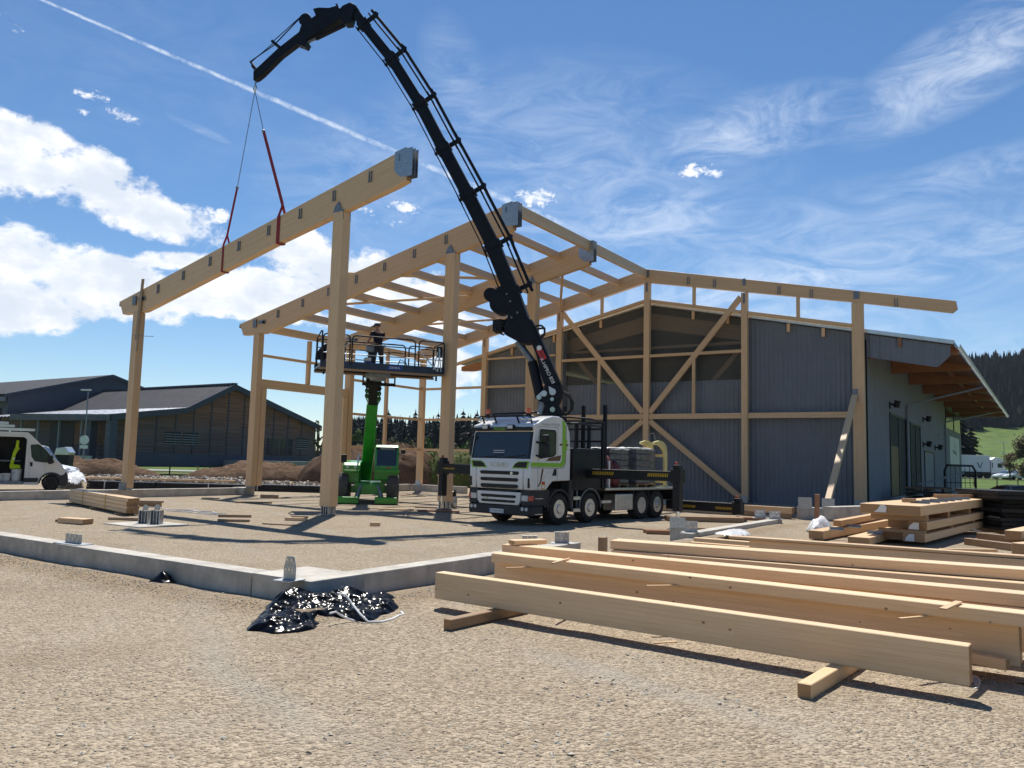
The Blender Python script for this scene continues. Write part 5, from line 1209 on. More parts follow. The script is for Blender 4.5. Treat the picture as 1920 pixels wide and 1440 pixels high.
for i, (yy, xx, zz, zh) in enumerate(((.1, -.6, .28, .08), (3.0, -.6, .28, .08), (6, -.6, .28, .08), (8.6, -.6, .28, .08))):
    a = S0+SX*.0+SY*yy; timber('spacer', a+Vector((0, 0, .32)), a-SX*1.0+Vector((0, 0, .32)), .12, .078, M_WOODOLD, None, label=('spacer block at the near end of the far stack, lower layer', 'second spacer block in the lower layer of the far stack', 'third spacer block in the lower layer of the far stack', 'rearmost spacer block in the lower layer of the far stack')[i], cat='spacer')
for i, yy in enumerate((.3, 2.6, 5.4, 8.4)):
    a = S0+SX*.0+SY*yy; timber('spacer', a+Vector((0, 0, .625)), a-SX*1.2+Vector((0, 0, .625)), .22, .148, M_WOODRED if i % 2 else M_WOODOLD, None, label=('spacer timber at the near end under the broad top beam', 'second spacer timber under the broad top beam', 'third spacer timber under the broad top beam', 'rearmost spacer timber under the broad top beam')[i], cat='spacer')
def angle(label, pos, L=.42):
    t_ = thing('steel_angle', label, 'steel angle', pos, -sa, 'steel angles laid on the far stack')
    MB().b2(-L/2, L/2, -.05, .05, 0, .01).b2(-L/2, L/2, .04, .05, .01, .07).build('leg_plate', M_STEELD, t_, world=False); return t_
for i, yy in enumerate((1.2, 2.3, 3.2, 4.1, 5.1, 6.2)):
    angle('steel angle on the broad top beam, %s from its near end' % ('first', 'second', 'third', 'fourth', 'fifth', 'sixth')[i], S0+SX*(-.35)+SY*yy+Vector((0, 0, .921)))
timber('timber_offcut', S0+SX*(-.75)+SY*1.2+Vector((0, 0, .985)), S0+SX*(-.45)+SY*1.25+Vector((0, 0, .985)), .10, .10, M_WOODOLD, None, label='small brown offcut on the near part of the broad top beam', cat='offcut')
timber('timber_offcut', S0+SX*(-1.1)+SY*6.5+Vector((0, 0, .98)), S0+SX*(.05)+SY*8.3+Vector((0, 0, .98)), .10, .11, M_WOODOLD, None, label='long brown timber across the far end of the broad top beam', cat='offcut')
# two flat beams fanned out at the left of the stack
def lay(label, pa, pb, z, w, h, mat=M_WOOD2, name='timber_beam', cat='timber beam', ext=0):
    a = at(*pa, Z=z); b = at(*pb, Z=z); d = (b-a).normalized(); return timber(name, a, b+d*ext, w, h, mat, None, label=label, cat=cat)
f1 = lay('fanned flat beam with brown end and two steel angles, left of the stack', (1530, 1003), (1690, 975), .34, .34, .20)
f2 = lay('fanned flat beam with two steel angles in front of the far stack', (1610, 1014), (1720, 985), .33, .46, .16)
f3 = lay('pale timber leaning on the stack behind the white film', (1570, 981), (1670, 962), .55, .20, .15, M_WOOD2)
MB().b2(-.18, .18, -.04, .04, 0, .01).b2(-.18, .18, .03, .04, .01, .06)
for i, p_ in enumerate(((1568, 994), (1600, 989))): angle(('near steel angle on the fanned beam beside the film', 'far steel angle on the fanned beam beside the film')[i], at(*p_, Z=.445), .34)
for i, p_ in enumerate(((1640, 1001), (1666, 996))): angle(('near steel angle on the fanned beam before the stack', 'far steel angle on the fanned beam before the stack')[i], at(*p_, Z=.415), .34)
sbeam('thin beam behind the left of the broad top beam', -1.35, -1.6, .72, .88, 1.1, 7.0)
# frames lying on the gravel at the far right
lay('brown timber lying on the gravel behind the stack at the right', (1835, 1006), (1935, 1016), .30, .16, .20, M_WOODOLD, ext=1)
lay('brown timber lying on the gravel right of the stack, nearer one', (1812, 1015), (1935, 1030), .28, .16, .16, M_WOODOLD, ext=1)
lay('short pale timber lying at the right edge of the picture', (1912, 1032), (1990, 1024), .36, .30, .28, M_WOOD, ext=.6)
lay('pale timber slanting in from the right edge', (1900, 1003), (1980, 985), .45, .35, .2, M_WOOD2, ext=.6)
lay('thin batten on the gravel in front of the stack', (1762, 1031), (1868, 1032), .24, .10, .06, M_WOOD2, name='batten')

# ------------------------------------------------------------------ things lying inside the footings
def ground_block(label, px, py, L, w, h, ang, z=0.0, mat=M_WOODOLD, name='timber_offcut', cat='offcut', lift=0.0):
    p = at(px, py, Z=z); d = Vector((cos(ang), sin(ang), 0)); p = p+Vector((0, 0, h/2+lift+.012))
    return timber(name, p-d*L/2, p+d*L/2, w, h, mat, None, label=label, cat=cat)
AR = YAW                                                     # across the view
# strapped bundle of boards
bn = thing('board_bundle', 'bundle of pale boards strapped with two yellow bands in front of the left footing', 'board bundle', at(195, 970, Z=0), 0)
ba, bb = at(129, 941, Z=.07), at(236, 963, Z=.07); bd_ = (bb-ba).normalized(); bnm = Vector((-bd_.y, bd_.x, 0)); bl = (bb-ba).length
if bnm.dot(_F0) < 0: bnm = -bnm
for r_ in range(4):
    for c_ in range(2):
        off = bnm*(.10+.19*c_)+Vector((0, 0, .055+.113*r_)); j_ = random.uniform(-.07, .07)
        timber('board', ba+off+bd_*j_, bb+off+bd_*(j_+random.uniform(-.05, .1)), .18, .106, M_WOOD2, bn)
for f_ in (.26, .66):
    c0 = ba+bd_*bl*f_; MB().extr([c0+bnm*x+Vector((0, 0, z)) for x, z in ((.0, -.006), (.395, -.006), (.395, .460), (.0, .460), (.0, -.006), (.006, .0), (.006, .454), (.389, .454), (.389, .0), (.006, .0))], bd_*.06, cap=False).build('strap', M_HAZARD, bn)
for i, f_ in enumerate((.05, .5, .92)):
    c0 = ba+bd_*bl*f_; timber('bearer', c0-bnm*.15+Vector((0, 0, -.035)), c0+bnm*.55+Vector((0, 0, -.035)), .1, .062, M_WOODOLD, None, label=('bearer under the left end of the strapped bundle', 'bearer under the middle of the strapped bundle', 'bearer under the right end of the strapped bundle')[i], cat='bearer')
ground_block('chunky timber offcut lying alone in the near left of the yard', 141, 982, .85, .34, .13, AR-.35, mat=M_WOOD2)
ground_block('small dark offcut touching the left side of the chunky offcut', 116, 979, .3, .10, .06, AR+.3)
ground_block('flat dark offcut left of the twin steel stubs', 236, 976, .95, .12, .07, AR-.05)
ground_block('thick brown timber behind the bundle by the second band', 270, 950, 1.15, .16, .12, AR+.02)
ground_block('pale timber lying on the thick brown one behind the bundle', 275, 950, 1.1, .16, .07, AR+.0, lift=.13)
ground_block('lower brown offcut of the pair in the middle of the yard', 438, 979, .85, .10, .07, AR+.14)
ground_block('upper brown offcut of the pair in the middle of the yard', 440, 976, .9, .10, .08, AR+.16, lift=.075)
ground_block('short pale offcut beside the tall column foot', 555, 977, .65, .10, .09, AR-.12, mat=M_WOOD)
ground_block('dark wedge of timber behind the short pale offcut', 562, 971, .5, .14, .05, AR+.25)
ground_block('thin board lying in the column shadow', 525, 985, 1.05, .10, .03, AR-.28)
ground_block('small orange brown block alone on the gravel before the truck', 703, 987, .28, .10, .10, AR+.02, mat=M_WOOD)
ground_block('thin plank near the stabiliser pad of the green machine', 742, 957, 1.3, .14, .05, AR-.06, mat=M_WOOD)
ground_block('thin dark plank left of the inner column foot', 800, 953, .9, .12, .05, AR-.05)
ground_block('brown plank under the left stabiliser foot of the truck', 822, 960, 1.5, .28, .055, AR-.06, mat=M_WOODRED)
ground_block('small dark board lying behind the left footing bracket', 395, 936, .7, .12, .05, AR+.3)
ground_block('grey board leaning low by the second left column', 475, 944, 1.4, .12, .06, AR+.1)
ground_block('brown block in front of the second left column', 505, 934, .75, .2, .14, AR+.05)
ground_block('long pale board across the yard beside the green machine', 775, 931, 1.3, .16, .05, AR+.0, mat=M_WOOD2)
# cylinder standing by the inner column: grey drum with a black cap and spout
dr = thing('grey_drum', 'grey steel drum with black cap and spout beside the inner column', 'drum', at(848, 953, Z=0), 0)
MB().lathe([(.16, 0), (.175, .02), (.175, .20), (.18, .21), (.18, .23), (.175, .24), (.175, .42), (.18, .43), (.17, .47), (.0, .47)], (0, 0, 0), (0, 0, 1), 24).build('drum_body', M_GALV, dr, world=False, smooth=True)
MB().lathe([(.14, .47), (.15, .52), (.12, .63), (.05, .68), (0, .69)], (0, 0, 0), (0, 0, 1), 16).build('cap', M_BLACK, dr, world=False, smooth=True)
MB().tube([(.03, 0, .66), (.12, -.02, .70), (.18, -.03, .60)], .022, 8).build('spout', M_BLACK, dr, world=False)
# timber under the rear outriggers and at the gable
for i, (px, py, L, w, h, m_) in enumerate(((1320, 978, 2.6, .55, .16, M_WOODOLD), (1385, 975, 2.0, .5, .10, M_WOODRED), (1300, 961, 4.5, .3, .22, M_WOOD), (1270, 1003, 1.7, .14, .10, M_WOODRED), (1290, 996, 1.0, .14, .10, M_WOODOLD), (1240, 1000, 1.0, .16, .09, M_WOODRED))):
    ground_block(('wide dark timber mat of sleepers behind the footing', 'dark plank under the far stabiliser foot', 'pale timber beam lying behind the outriggers of the truck', 'dark plank beside the square concrete stub', 'small dark plank lying behind the square concrete stub', 'dark plank left of the square concrete stub')[i], px, py, L, w, h, YAW-.02 if i != 2 else .06, mat=m_)
lp = timber('timber_beam', at(1390, 952, Y=31.5), at(1487, 958, Y=31.0), .22, .24, M_WOOD2, None, label='white topped beam lying on supports behind the far stabiliser', cat='timber beam')
for i, f_ in enumerate((.15, .8)):
    p_ = at(1390, 952, Y=31.5).lerp(at(1487, 958, Y=31.0), f_); zt_ = p_.z-.125
    timber('bearer', (p_.x-.3, p_.y, zt_/2), (p_.x+.3, p_.y, zt_/2), .3, max(.1, zt_), M_WOODOLD, None, label=('wooden support under the left end of the white topped beam', 'wooden support under the right end of the white topped beam')[i], cat='bearer')
pp = at(1531, 985, Z=.25); timber('marker_stake', (pp.x, pp.y, .15), (pp.x+.03, pp.y, 1.15), .12, .12, M_WOODRED, None, up=(1, 0, 0), label='rust brown stake standing between the concrete stub brackets', cat='stake')
timber('grey_log', at(1555, 962, Z=.5), at(1660, 958, Z=.5), .35, .4, M_CONC, None, label='grey concrete strip lying behind the prop foot', cat='kerb')
timber('sill_timber', (-12.5, 35.0, .16), (-5.2, 34.2, .20), .2, .2, M_WOODOLD, None, label='long brown timber lying on the ground along the gable foot', cat='timber beam')

# ------------------------------------------------------------------ crumpled plastic
M_BIN = pm('black_plastic_film', (.003, .003, .004), .20, 0, .3, 5, 0, 30, .13, coat=0)
M_FILM = pm('white_plastic_film', (.70, .70, .70), .28, 0, .08, 5, .02, 14, .5, coat=.2)
def crumple(name, label, cat, outline, zg, hmax, mat, seed, step=.035, fine=1.0, origin=None, humps=None, wave=1.0):
    """a heap of plastic sheet: outline polygon on the ground, folded height field with ridges"""
    xs_ = [p[0] for p in outline]; ys_ = [p[1] for p in outline]; x0, x1, y0, y1_ = min(xs_), max(xs_), min(ys_), max(ys_)
    nx_ = int((x1-x0)/step)+2; ny_ = int((y1_-y0)/step)+2; idx = {}; vs = []; fs = []
    def edge_d(x, y):
        ins = False; dm = 9
        for i in range(len(outline)):
            ax, ay = outline[i]; bx, by = outline[(i+1) % len(outline)]
            if (ay > y) != (by > y) and x < (bx-ax)*(y-ay)/(by-ay)+ax: ins = not ins
            L2 = (bx-ax)**2+(by-ay)**2; t = max(0, min(1, ((x-ax)*(bx-ax)+(y-ay)*(by-ay))/L2)); dm = min(dm, sqrt((x-ax-t*(bx-ax))**2+(y-ay-t*(by-ay))**2))
        return dm if ins else -dm
    for j in range(ny_):
        for i in range(nx_):
            x = x0+i*step; y = y0+j*step; jx = .4*step*noise.noise(Vector((x*9, y*9, seed))); jy = .4*step*noise.noise(Vector((x*9, y*9, seed+7)))
            d = edge_d(x, y)+.05*noise.noise(Vector((x*4, y*4, seed+3)))
            if d < -step*.3: continue
            v = Vector((x*2.6+seed, y*2.6, seed*1.7)); 
            r1 = 1-abs(noise.noise(v))*2; r2 = 1-abs(noise.noise(v*2.7+Vector((3, 1, 2))))*2; r3 = 1-abs(noise.noise(v*6.1*fine))*2; r4 = 1-abs(noise.noise(v*13.0*fine))*2
            base = min(1, max(0, d)/.16)**.6
            hh = hmax*base*(.42+.38*r1*wave+.22*r2*wave+.13*r3+.02*r4)
            if humps:
                for (hx, hy, hr, ha) in humps: hh += ha*exp(-((x-hx)**2+(y-hy)**2)/hr**2)*base
            idx[(i, j)] = len(vs); vs.append((x+jx, y+jy, zg-.01+max(.004, hh)))
    for (i, j), k in idx.items():
        q = [idx.get((i+1, j)), idx.get((i+1, j+1)), idx.get((i, j+1))]
        if None not in q: fs.append((k, q[0], q[1], q[2]))
    mb = MB().add(vs, fs); c = (sum(xs_)/len(xs_), sum(ys_)/len(ys_), zg)
    o = mb.build(name, mat, None, origin=c, smooth=True); m = o.modifiers.new('thick', 'SOLIDIFY'); m.thickness = .004; m.offset = -1
    s_ = o.modifiers.new('sub', 'SUBSURF'); s_.levels = s_.render_levels = 1
    try: o.data.polygons.foreach_set('use_smooth', [True]*len(fs))
    except Exception: pass
    if label: tag(o, label, cat)
    return o
ol = [at(x, y, Z=EXT) for x, y in ((460, 1186), (478, 1160), (492, 1143), (510, 1133), (545, 1124), (590, 1120), (640, 1116), (690, 1122), (730, 1120), (762, 1136), (748, 1150), (722, 1156), (700, 1166), (690, 1172), (655, 1166), (610, 1170), (590, 1182), (560, 1189), (510, 1193))]
hu = [(*at(545, 1140, Z=EXT).xy, .20, .12), (*at(650, 1138, Z=EXT).xy, .22, .13), (*at(500, 1160, Z=EXT).xy, .13, .06), (*at(600, 1145, Z=EXT).xy, .2, .07)]
bpo = crumple('black_plastic_sheet', 'crumpled heap of glossy black plastic film lying at the footing corner', 'plastic sheet', [(p.x, p.y) for p in ol], EXT, .12, M_BIN, 2.3, .018, humps=hu)
rp_ = [(632, 1112, .46), (648, 1116, .44), (660, 1132, .36), (676, 1152, .29), (690, 1166, .225), (715, 1166, .215), (735, 1161, .213), (748, 1154, .213), (757, 1152, .213), (752, 1147, .213)]
MB().tube([at(x, y, Z=z) for x, y, z in rp_], .011, 8).build('white_strap', M_LETW, bpo, smooth=True)
MB().tube([at(x, y, Z=z) for x, y, z in ((618, 1150, .33), (630, 1147, .33), (640, 1154, .29), (652, 1160, .25), (664, 1164, .23))], .010, 8).build('white_strap', M_LETW, bpo, smooth=True)
ol = [at(x, y, Z=EXT) for x, y in ((264, 1096), (285, 1088), (300, 1083), (318, 1082), (331, 1090), (330, 1097), (300, 1098), (280, 1096))]
crumple('black_plastic_scrap', 'small scrap of black plastic film against the long near footing', 'plastic scrap', [(p.x, p.y) for p in ol], EXT, .10, M_BIN, 5.1, .02, humps=[(*at(312, 1092, Z=EXT).xy, .10, .10)])
ol = [at(x, y, Z=EXT) for x, y in ((1512, 997), (1530, 985), (1552, 986), (1562, 995), (1548, 1001), (1520, 1002))]
crumple('white_film_bundle', 'bundle of crumpled white film beside the fanned beams', 'plastic film', [(p.x, p.y) for p in ol], EXT, .34, M_FILM, 8.2, .05)
ol = [at(x, y, Z=EXT) for x, y in ((1335, 1012), (1370, 1005), (1405, 1008), (1408, 1014), (1370, 1016))]
crumple('white_film_scrap', 'scraps of white film lying behind the short boards', 'plastic film', [(p.x, p.y) for p in ol], EXT+.12, .10, M_FILM, 3.2, .05)
ol = [Vector((.3+x, 7.55+y, 0)) for x, y in ((-.62, .3), (-.2, .1), (.6, .0), (1.6, .1), (1.7, .6), (.9, .7), (-.2, .6))]
crumple('black_plastic_scrap', 'black film spread on the ground under the right ends of the beams', 'plastic scrap', [(p.x, p.y) for p in ol], EXT, .05, M_BIN, 9.4, .04)
ol = [at(x, y, Z=EXT) for x, y in ((1815, 1296), (1822, 1270), (1838, 1283), (1842, 1300))]
crumple('clear_film_scrap', 'grey translucent film scrap behind the end of the near plank', 'plastic film', [(p.x, p.y+.12) for p in ol], EXT, .09, pm('clear_film', (.35, .36, .37), .15, 0, .2, 8, .01, 20, .6, coat=.4), 1.4, .025)
ol = [at(x, y, Z=0) for x, y in ((112, 918), (130, 908), (150, 901), (166, 906), (172, 917), (140, 920))]
crumple('white_film_bundle', 'white film heap lying in front of the van bumper', 'plastic film', [(p.x-1.2, p.y+.4) for p in ol], .15, .5, M_FILM, 4.4, .10)
for i, (px, py, sx) in enumerate(((345, 957, 26), (360, 961, 20), (372, 958, 14))):
    p_ = at(px, py, Z=.02); pts_ = [p_+Vector((sx*.02*(q-4)+.06*sin(q*2.1+i), .12*sin(q*1.7+i*2), 0)) for q in range(9)]
    tag(MB().tube(pts_, .014, 6).build('white_strap', M_LETW, None, origin=p_, smooth=True), ('loose white strap looping on the gravel, left piece', 'loose white strap looping on the gravel, long middle piece', 'loose white strap looping on the gravel, short right piece')[i], 'strap')
# white marking lines sprayed on the gravel
for i, (a, b) in enumerate((((45, 996), (230, 998)), ((360, 952), (560, 968)), ((470, 967), (560, 969)))):
    pa_, pb_ = at(*a, Z=0), at(*b, Z=0); d_ = (pb_-pa_).normalized(); n_ = Vector((-d_.y, d_.x, 0)); m = MB(); k_ = 26
    for q in range(k_):
        if noise.noise(Vector((q*.9, i*7.0, 2))) < -.12: continue
        u0 = pa_.lerp(pb_, q/k_); u1 = pa_.lerp(pb_, (q+1)/k_); w_ = .022+.012*noise.noise(Vector((q*1.3, i, 5)))
        zc_ = lambda p: Vector((0, 0, yard_z(p.x, p.y)+.016)); m.add([u0-n_*w_+zc_(u0), u1-n_*w_+zc_(u1), u1+n_*w_+zc_(u1), u0+n_*w_+zc_(u0)], [(0, 1, 2, 3)])
    tag(m.build('chalk_line', pm('chalk_dust', (.50, .47, .42), .95, 0, .1, 8, spec=.1) if i == 0 else bpy.data.materials['chalk_dust']), kind='stuff')
# ------------------------------------------------------------------ green telehandler facing the camera
HO = at(691, 946, Z=0); HD = (HO-EYE).dot(_F0)
H_ROT = YAW+R(9)
tele = thing('telehandler', 'green telehandler on stabilisers with its boom raised under the work platform', 'telehandler', HO, H_ROT)
_HR = Vector((cos(H_ROT), sin(H_ROT), 0)); _HF = Vector((-sin(H_ROT), cos(H_ROT), 0))
def hl_(px, py, y):                                          # image point on the machine's cross plane y metres behind the pads
    o = HO+_HF*y; r = ray(px, py); t = (o-EYE).dot(_HF)/r.dot(_HF); p = EYE+r*t-HO
    return Vector((p.dot(_HR), p.dot(_HF), p.z))
def hp(mb, name, mat, par=None, **k): return mb.build(name, mat, par or tele, world=False, **k)
M_TYRE2 = pm('worn_tyre', (.10, .095, .088), .9, 0, .2, 5, .004, 30, .2, dirt=.4, dirtcol=(.16, .13, .10))
chz = MB(); chz.b2(-.62, .62, .75, 4.2, .50, .85); ch = hp(chz, 'chassis', M_GREENP, bevel=.03)
hp(MB().b2(-.78, .78, .95, 1.25, .42, .72).b2(-.45, .45, .5, .95, .38, .80), 'axle', M_GREENP, ch, bevel=.03)
for s in (-1, 1):
    xl_ = hl_(642 if s < 0 else 737, 910, 1.0).x
    wheel(tele, xl_-s*.22, 1.05, .60, .44, s, .33, False, 'wheel', M_TYRE2, M_GREENP); wheel(tele, xl_-s*.22, 3.9, .60, .44, s, .33, False, 'wheel', M_TYRE2, M_GREENP)
    # lugs
    hp(MB().extr([Vector((s*x, y, z)) for x, y, z in ((.28, .55, .62), (.50, .55, .62), (.62, .18, .16), (.40, .18, .16))], (0, .22, 0)), 'stabiliser_arm', M_GREENP, ch, bevel=.02)
    pa, pb = hl_(633 if s < 0 else 702, 945, 0).x, hl_(672 if s < 0 else 744, 945, 0).x
    stb = hp(MB().b2(pa, pb, -.18, .32, .03, .30), 'stabiliser_beam', M_GREENP, ch, bevel=.03); hp(MB().b2(pa-.05, pb+.05, -.25, .38, .0, .035), 'stabiliser_pad', M_BLACK, stb)
    hp(MB().cyl((s*.34, .42, .75), (s*.5, .2, .25), .06, n=10), 'stabiliser_ram', M_STEELD, ch)
    hp(MB().b2(s*.45, s*1.12, .62, 1.75, 1.28, 1.36).b2(s*.45, s*1.1, 1.0, 1.1, .85, 1.28), 'fender', M_GREENP, ch, bevel=.02)
# engine side on the left of the picture, cab on the right
hood = hp(MB().extr([Vector((-1.12, y, z)) for y, z in ((.75, 1.30), (.75, 1.55), (1.0, 1.66), (3.6, 1.75), (3.6, .8), (1.7, .8), (1.6, 1.30))], (.72, 0, 0)), 'engine_hood', M_GREENP, bevel=.05, bseg=3)
hp(MB().b2(-.98, -.88, .735, .75, 1.42, 1.52).b2(-.66, -.56, .735, .75, 1.42, 1.52), 'work_lamp', M_HEADL, hood)
hp(MB().tube([(-.52, .8, 1.5), (-.50, .8, 1.9), (-.45, .85, 2.0)], .035, 8), 'grab_rail', M_ALU, hood, smooth=True)
cx0, cx1 = hl_(703, 850, .9).x, hl_(748, 850, .9).x; cz1 = hl_(720, 834, .9).z; czm = hl_(720, 875, .9).z
cabp = [(.85, .95), (.80, czm), (.98, cz1-.12), (1.15, cz1), (2.35, cz1), (2.45, cz1-.15), (2.45, .95)]
tcab = hp(MB().extr([Vector((cx0, y, z)) for y, z in cabp], (cx1-cx0, 0, 0)), 'cab', M_GREENP, bevel=.05, bseg=3, smooth=True)
def cfq(u, v, off):                                          # point on the raked front of the cab
    z = czm+(cz1-.12-czm)*v; y = .80+.18*v-off; return Vector((cx0+(cx1-cx0)*u, y, z))
hp(MB().extr([cfq(.09, .05, .01), cfq(.91, .05, .01), cfq(.91, .86, .01), cfq(.09, .86, .01)], (0, .012, 0)), 'windscreen', M_GLASS, tcab)
hp(MB().extr([cfq(.06, .88, .012), cfq(.94, .88, .012), cfq(.94, 1.02, .012), cfq(.06, 1.02, .012)], (0, .012, 0)), 'header_band', M_BLACK, tcab)
text('cab_lettering', 'PANORAMIC', .105, M_LETW, tcab, frame_m(cfq(.54, .945, .016), (1, 0, 0), (0, .1, 1)), .002)
for s_, xx in ((-1, cx0), (1, cx1)): hp(MB().extr([Vector((xx, y, z)) for y, z in ((1.1, czm+.1), (1.2, cz1-.2), (2.25, cz1-.2), (2.25, czm+.05))], (s_*.008, 0, 0)), 'side_window', M_GLASS, tcab)
hp(MB().lathe([(.075, 0), (.075, .10), (.05, .14), (0, .15)], ((cx0+cx1)/2+.05, 1.5, cz1), (0, 0, 1), 14), 'beacon', M_REDL, tcab, smooth=True)
hp(MB().b2(cx0-.02, cx1+.05, .60, .85, 1.28, 1.38), 'cab_step', M_GREENP, tcab); hp(MB().b2(cx1-.5, cx1-.3, .79, .80, 1.45, 1.51), 'work_lamp', M_REDL, tcab)
for (pxa, pya, pxb, pyb, xr) in ((640, 852, 650, 867, -.98), (752, 843, 760, 851, cx1)):
    a, b = hl_(pxa, pya, .7), hl_(pxb, pyb, .7); m_ = hp(MB().b2(a.x, b.x, .68, .74, b.z, a.z), 'mirror', M_BLACK, bevel=.02)
    hp(MB().tube([((a.x+b.x)/2, .74, b.z), ((a.x+b.x)/2+.02, .80, b.z-.1), (xr, .95, b.z-.15 if xr < 0 else b.z)], .015, 6), 'mirror_arm', M_BLACK, m_)
for px_ in (706, 700): a = hl_(px_, 833, 1.2); hp(MB().cyl((a.x, 1.2, cz1-.05), (a.x-.06, 1.2, a.z+.22), .01, n=6), 'aerial', M_BLACK, tcab)
# boom nearly upright
def hb(px, py, y): return hl_(px, py, y)
bm0, bm1 = hb(686, 893, 3.0), hb(699, 752, .4)
bup = Vector((0, 1, .1))
hbm = hp(MB().bar(bm0, bm1, .46, .62, up=bup), 'boom', M_GREENP, bevel=.03)
hp(MB().bar(bm0+Vector((.24, -.1, .2)), hb(696, 800, 1.4)+Vector((.24, -.05, 0)), .03, .05, up=bup), 'hose_guard', M_CHROME, hbm)
bm2 = hb(701, 712, -.45)
b2_ = hp(MB().bar(bm1-(bm1-bm0).normalized()*.3, bm2, .36, .46, up=bup), 'boom_extension', M_BLACK, bevel=.02)
rr2 = random.Random(4)
for i in range(7):                                           # hose carriers and chain guards on the extension head
    z_ = bm1.lerp(bm2, .1+.12*i); s = -1 if i % 2 else 1
    hp(MB().b2(z_.x+s*.16, z_.x+s*.30, z_.y-.2, z_.y+.1, z_.z-.09, z_.z+.09), 'hose_carrier', M_GREENP if i < 4 else M_BLACK, b2_, bevel=.02)
    hp(MB().tube([(z_.x+s*.2, z_.y-.18, z_.z-.25), (z_.x+s*.32, z_.y-.22, z_.z), (z_.x+s*.22, z_.y-.2, z_.z+.25)], .02, 6), 'hose', M_RUBBER, b2_)
ca, cb = hl_(680, 700, -.9), hl_(742, 708, -.9)
car = MB(); zc = ca.z-.26; ch_ = .36
car.b2(ca.x, cb.x, -1.0, -.9, zc-.22, zc-.10).b2(ca.x, cb.x, -1.0, -.9, zc+.10, zc+.17)
for x in (ca.x+.03, ca.x+.42, cb.x-.42, cb.x-.03): car.b2(x-.03, x+.03, -1.0, -.9, zc-.10, zc+.10)
hp(car, 'carriage', M_BLACK, b2_)
hp(MB().b2(bm2.x-.3, bm2.x+.3, -.95, -.2, bm2.z-.25, bm2.z+.22), 'boom_nose', M_BLACK, b2_, bevel=.04)
# ------------------------------------------------------------------ work platform carried on the boom
PO = at(717, 690, D=30.0); PA = YAW+R(21.0); PXV = Vector((cos(PA), sin(PA), 0)); PYV = Vector((-sin(PA), cos(PA), 0))
plat = thing('work_platform', 'long dark blue railed work platform on top of the telehandler boom', 'work platform', PO, PA)
M_PLATF = pm('platform_blue', (.012, .022, .055), .4, .1, .2, 5, coat=.2)
def pl_(px, py):                                             # image point in the platform's front plane
    r = ray(px, py); t = (PO-EYE).dot(PYV)/r.dot(PYV); p = EYE+r*t-PO; return Vector((p.dot(PXV), 0, p.z))
pL, pR = pl_(600, 680).x, pl_(833, 705).x; PWD = 1.6
def pp_(mb, name, mat, par=None, **k): return mb.build(name, mat, par or plat, world=False, **k)
pp_(MB().b2(pL, pR, 0, PWD, -.06, .0), 'deck', M_PLATF); pp_(MB().b2(pL, pR, -.02, .03, -.10, .16), 'toe_board', M_PLATF); pp_(MB().b2(pL, pR, PWD, PWD+.04, -.10, .16), 'toe_board', M_PLATF)
pp_(MB().b2(pL, pR, .0, .12, -.17, -.10), 'under_beam', M_WOODOLD); pp_(MB().b2(pL, pR, PWD-.12, PWD, -.17, -.10), 'under_beam', M_WOODOLD)
pp_(MB().b2(-.42, .38, .25, 1.2, -.30, -.12).cyl((-.02, .7, -.42), (-.02, .7, -.28), .28, .36, 18), 'slew_base', M_STEELD, bevel=.03)
for x in (pL+.15, (pL+pR)/2-1.6, pR-.3): pp_(MB().b2(x-.03, x+.03, .05, .11, -.36, -.12), 'stop_peg', M_BLACK)
pp_(MB().b2(.18, .75, -.03, -.021, -.06, .12), 'name_plate', M_BLUEP)
text('name_lettering', 'DENKA', .12, M_LETW, plat, frame_m((.46, -.032, .03), (1, 0, 0), (0, 0, 1)), .002)
RT = 1.14
def rail(x0, x1, y, nm='guard_rail', z1=RT, mid=True, lower=True, rad_=.05):
    r_ = .12; pts = [(x0, y, .0), (x0, y, z1-r_), (x0+.04, y, z1-.04), (x0+r_, y, z1), (x1-r_, y, z1), (x1-.04, y, z1-.04), (x1, y, z1-r_), (x1, y, .0)]
    ro = pp_(MB().tube(pts, .028, 8), nm, M_BLACK, smooth=True)
    if mid: pp_(MB().cyl((x0, y, .82), (x1, y, .82), .02, n=8), 'mid_rail', M_BLACK, ro)
    if lower: pp_(MB().cyl((x0, y+.01, .44), (x1, y+.01, .44), .02, n=8), 'mid_rail', M_ALU, ro)
    return ro
xa, xb = pl_(657, 640).x, pl_(661, 640).x; xc, xd = pl_(779, 650).x, pl_(786, 650).x
for y in (.0, PWD):
    rail(pL+.08, xa, y); rail(xb, xc, y); rail(xd, pR-.03, y)
rail_e = pp_(MB().tube([(pR-.02, .05, .0), (pR-.02, .05, RT-.08), (pR-.02, .15, RT), (pR-.02, PWD-.15, RT), (pR-.02, PWD-.05, RT-.08), (pR-.02, PWD-.05, 0)], .028, 8), 'end_rail', M_BLACK, smooth=True)
pp_(MB().tube([(pL+.05, .05, .0), (pL+.05, .05, RT+.1), (pL+.05, .35, RT+.14), (pL+.05, PWD-.1, RT), (pL+.05, PWD-.05, 0)], .028, 8), 'end_rail', M_BLACK, smooth=True)
for (x0, z0, x1, z1) in ((xa, .85, pL+.2, .15), (xd, .75, xd+.75, .0), (pR-.28, .0, pR-.22, .85), (pR-.15, .0, pR-.25, .9), (pR-.45, .05, pR-.3, .75)):
    pp_(MB().cyl((x0, -.03, z0), (x1, -.03, z1), .022, n=8), 'gate_strut', M_ALU)
pp_(MB().b2(pR-.32, pR-.1, .0, .12, .55, .98), 'control_box', M_BLACK, bevel=.02)
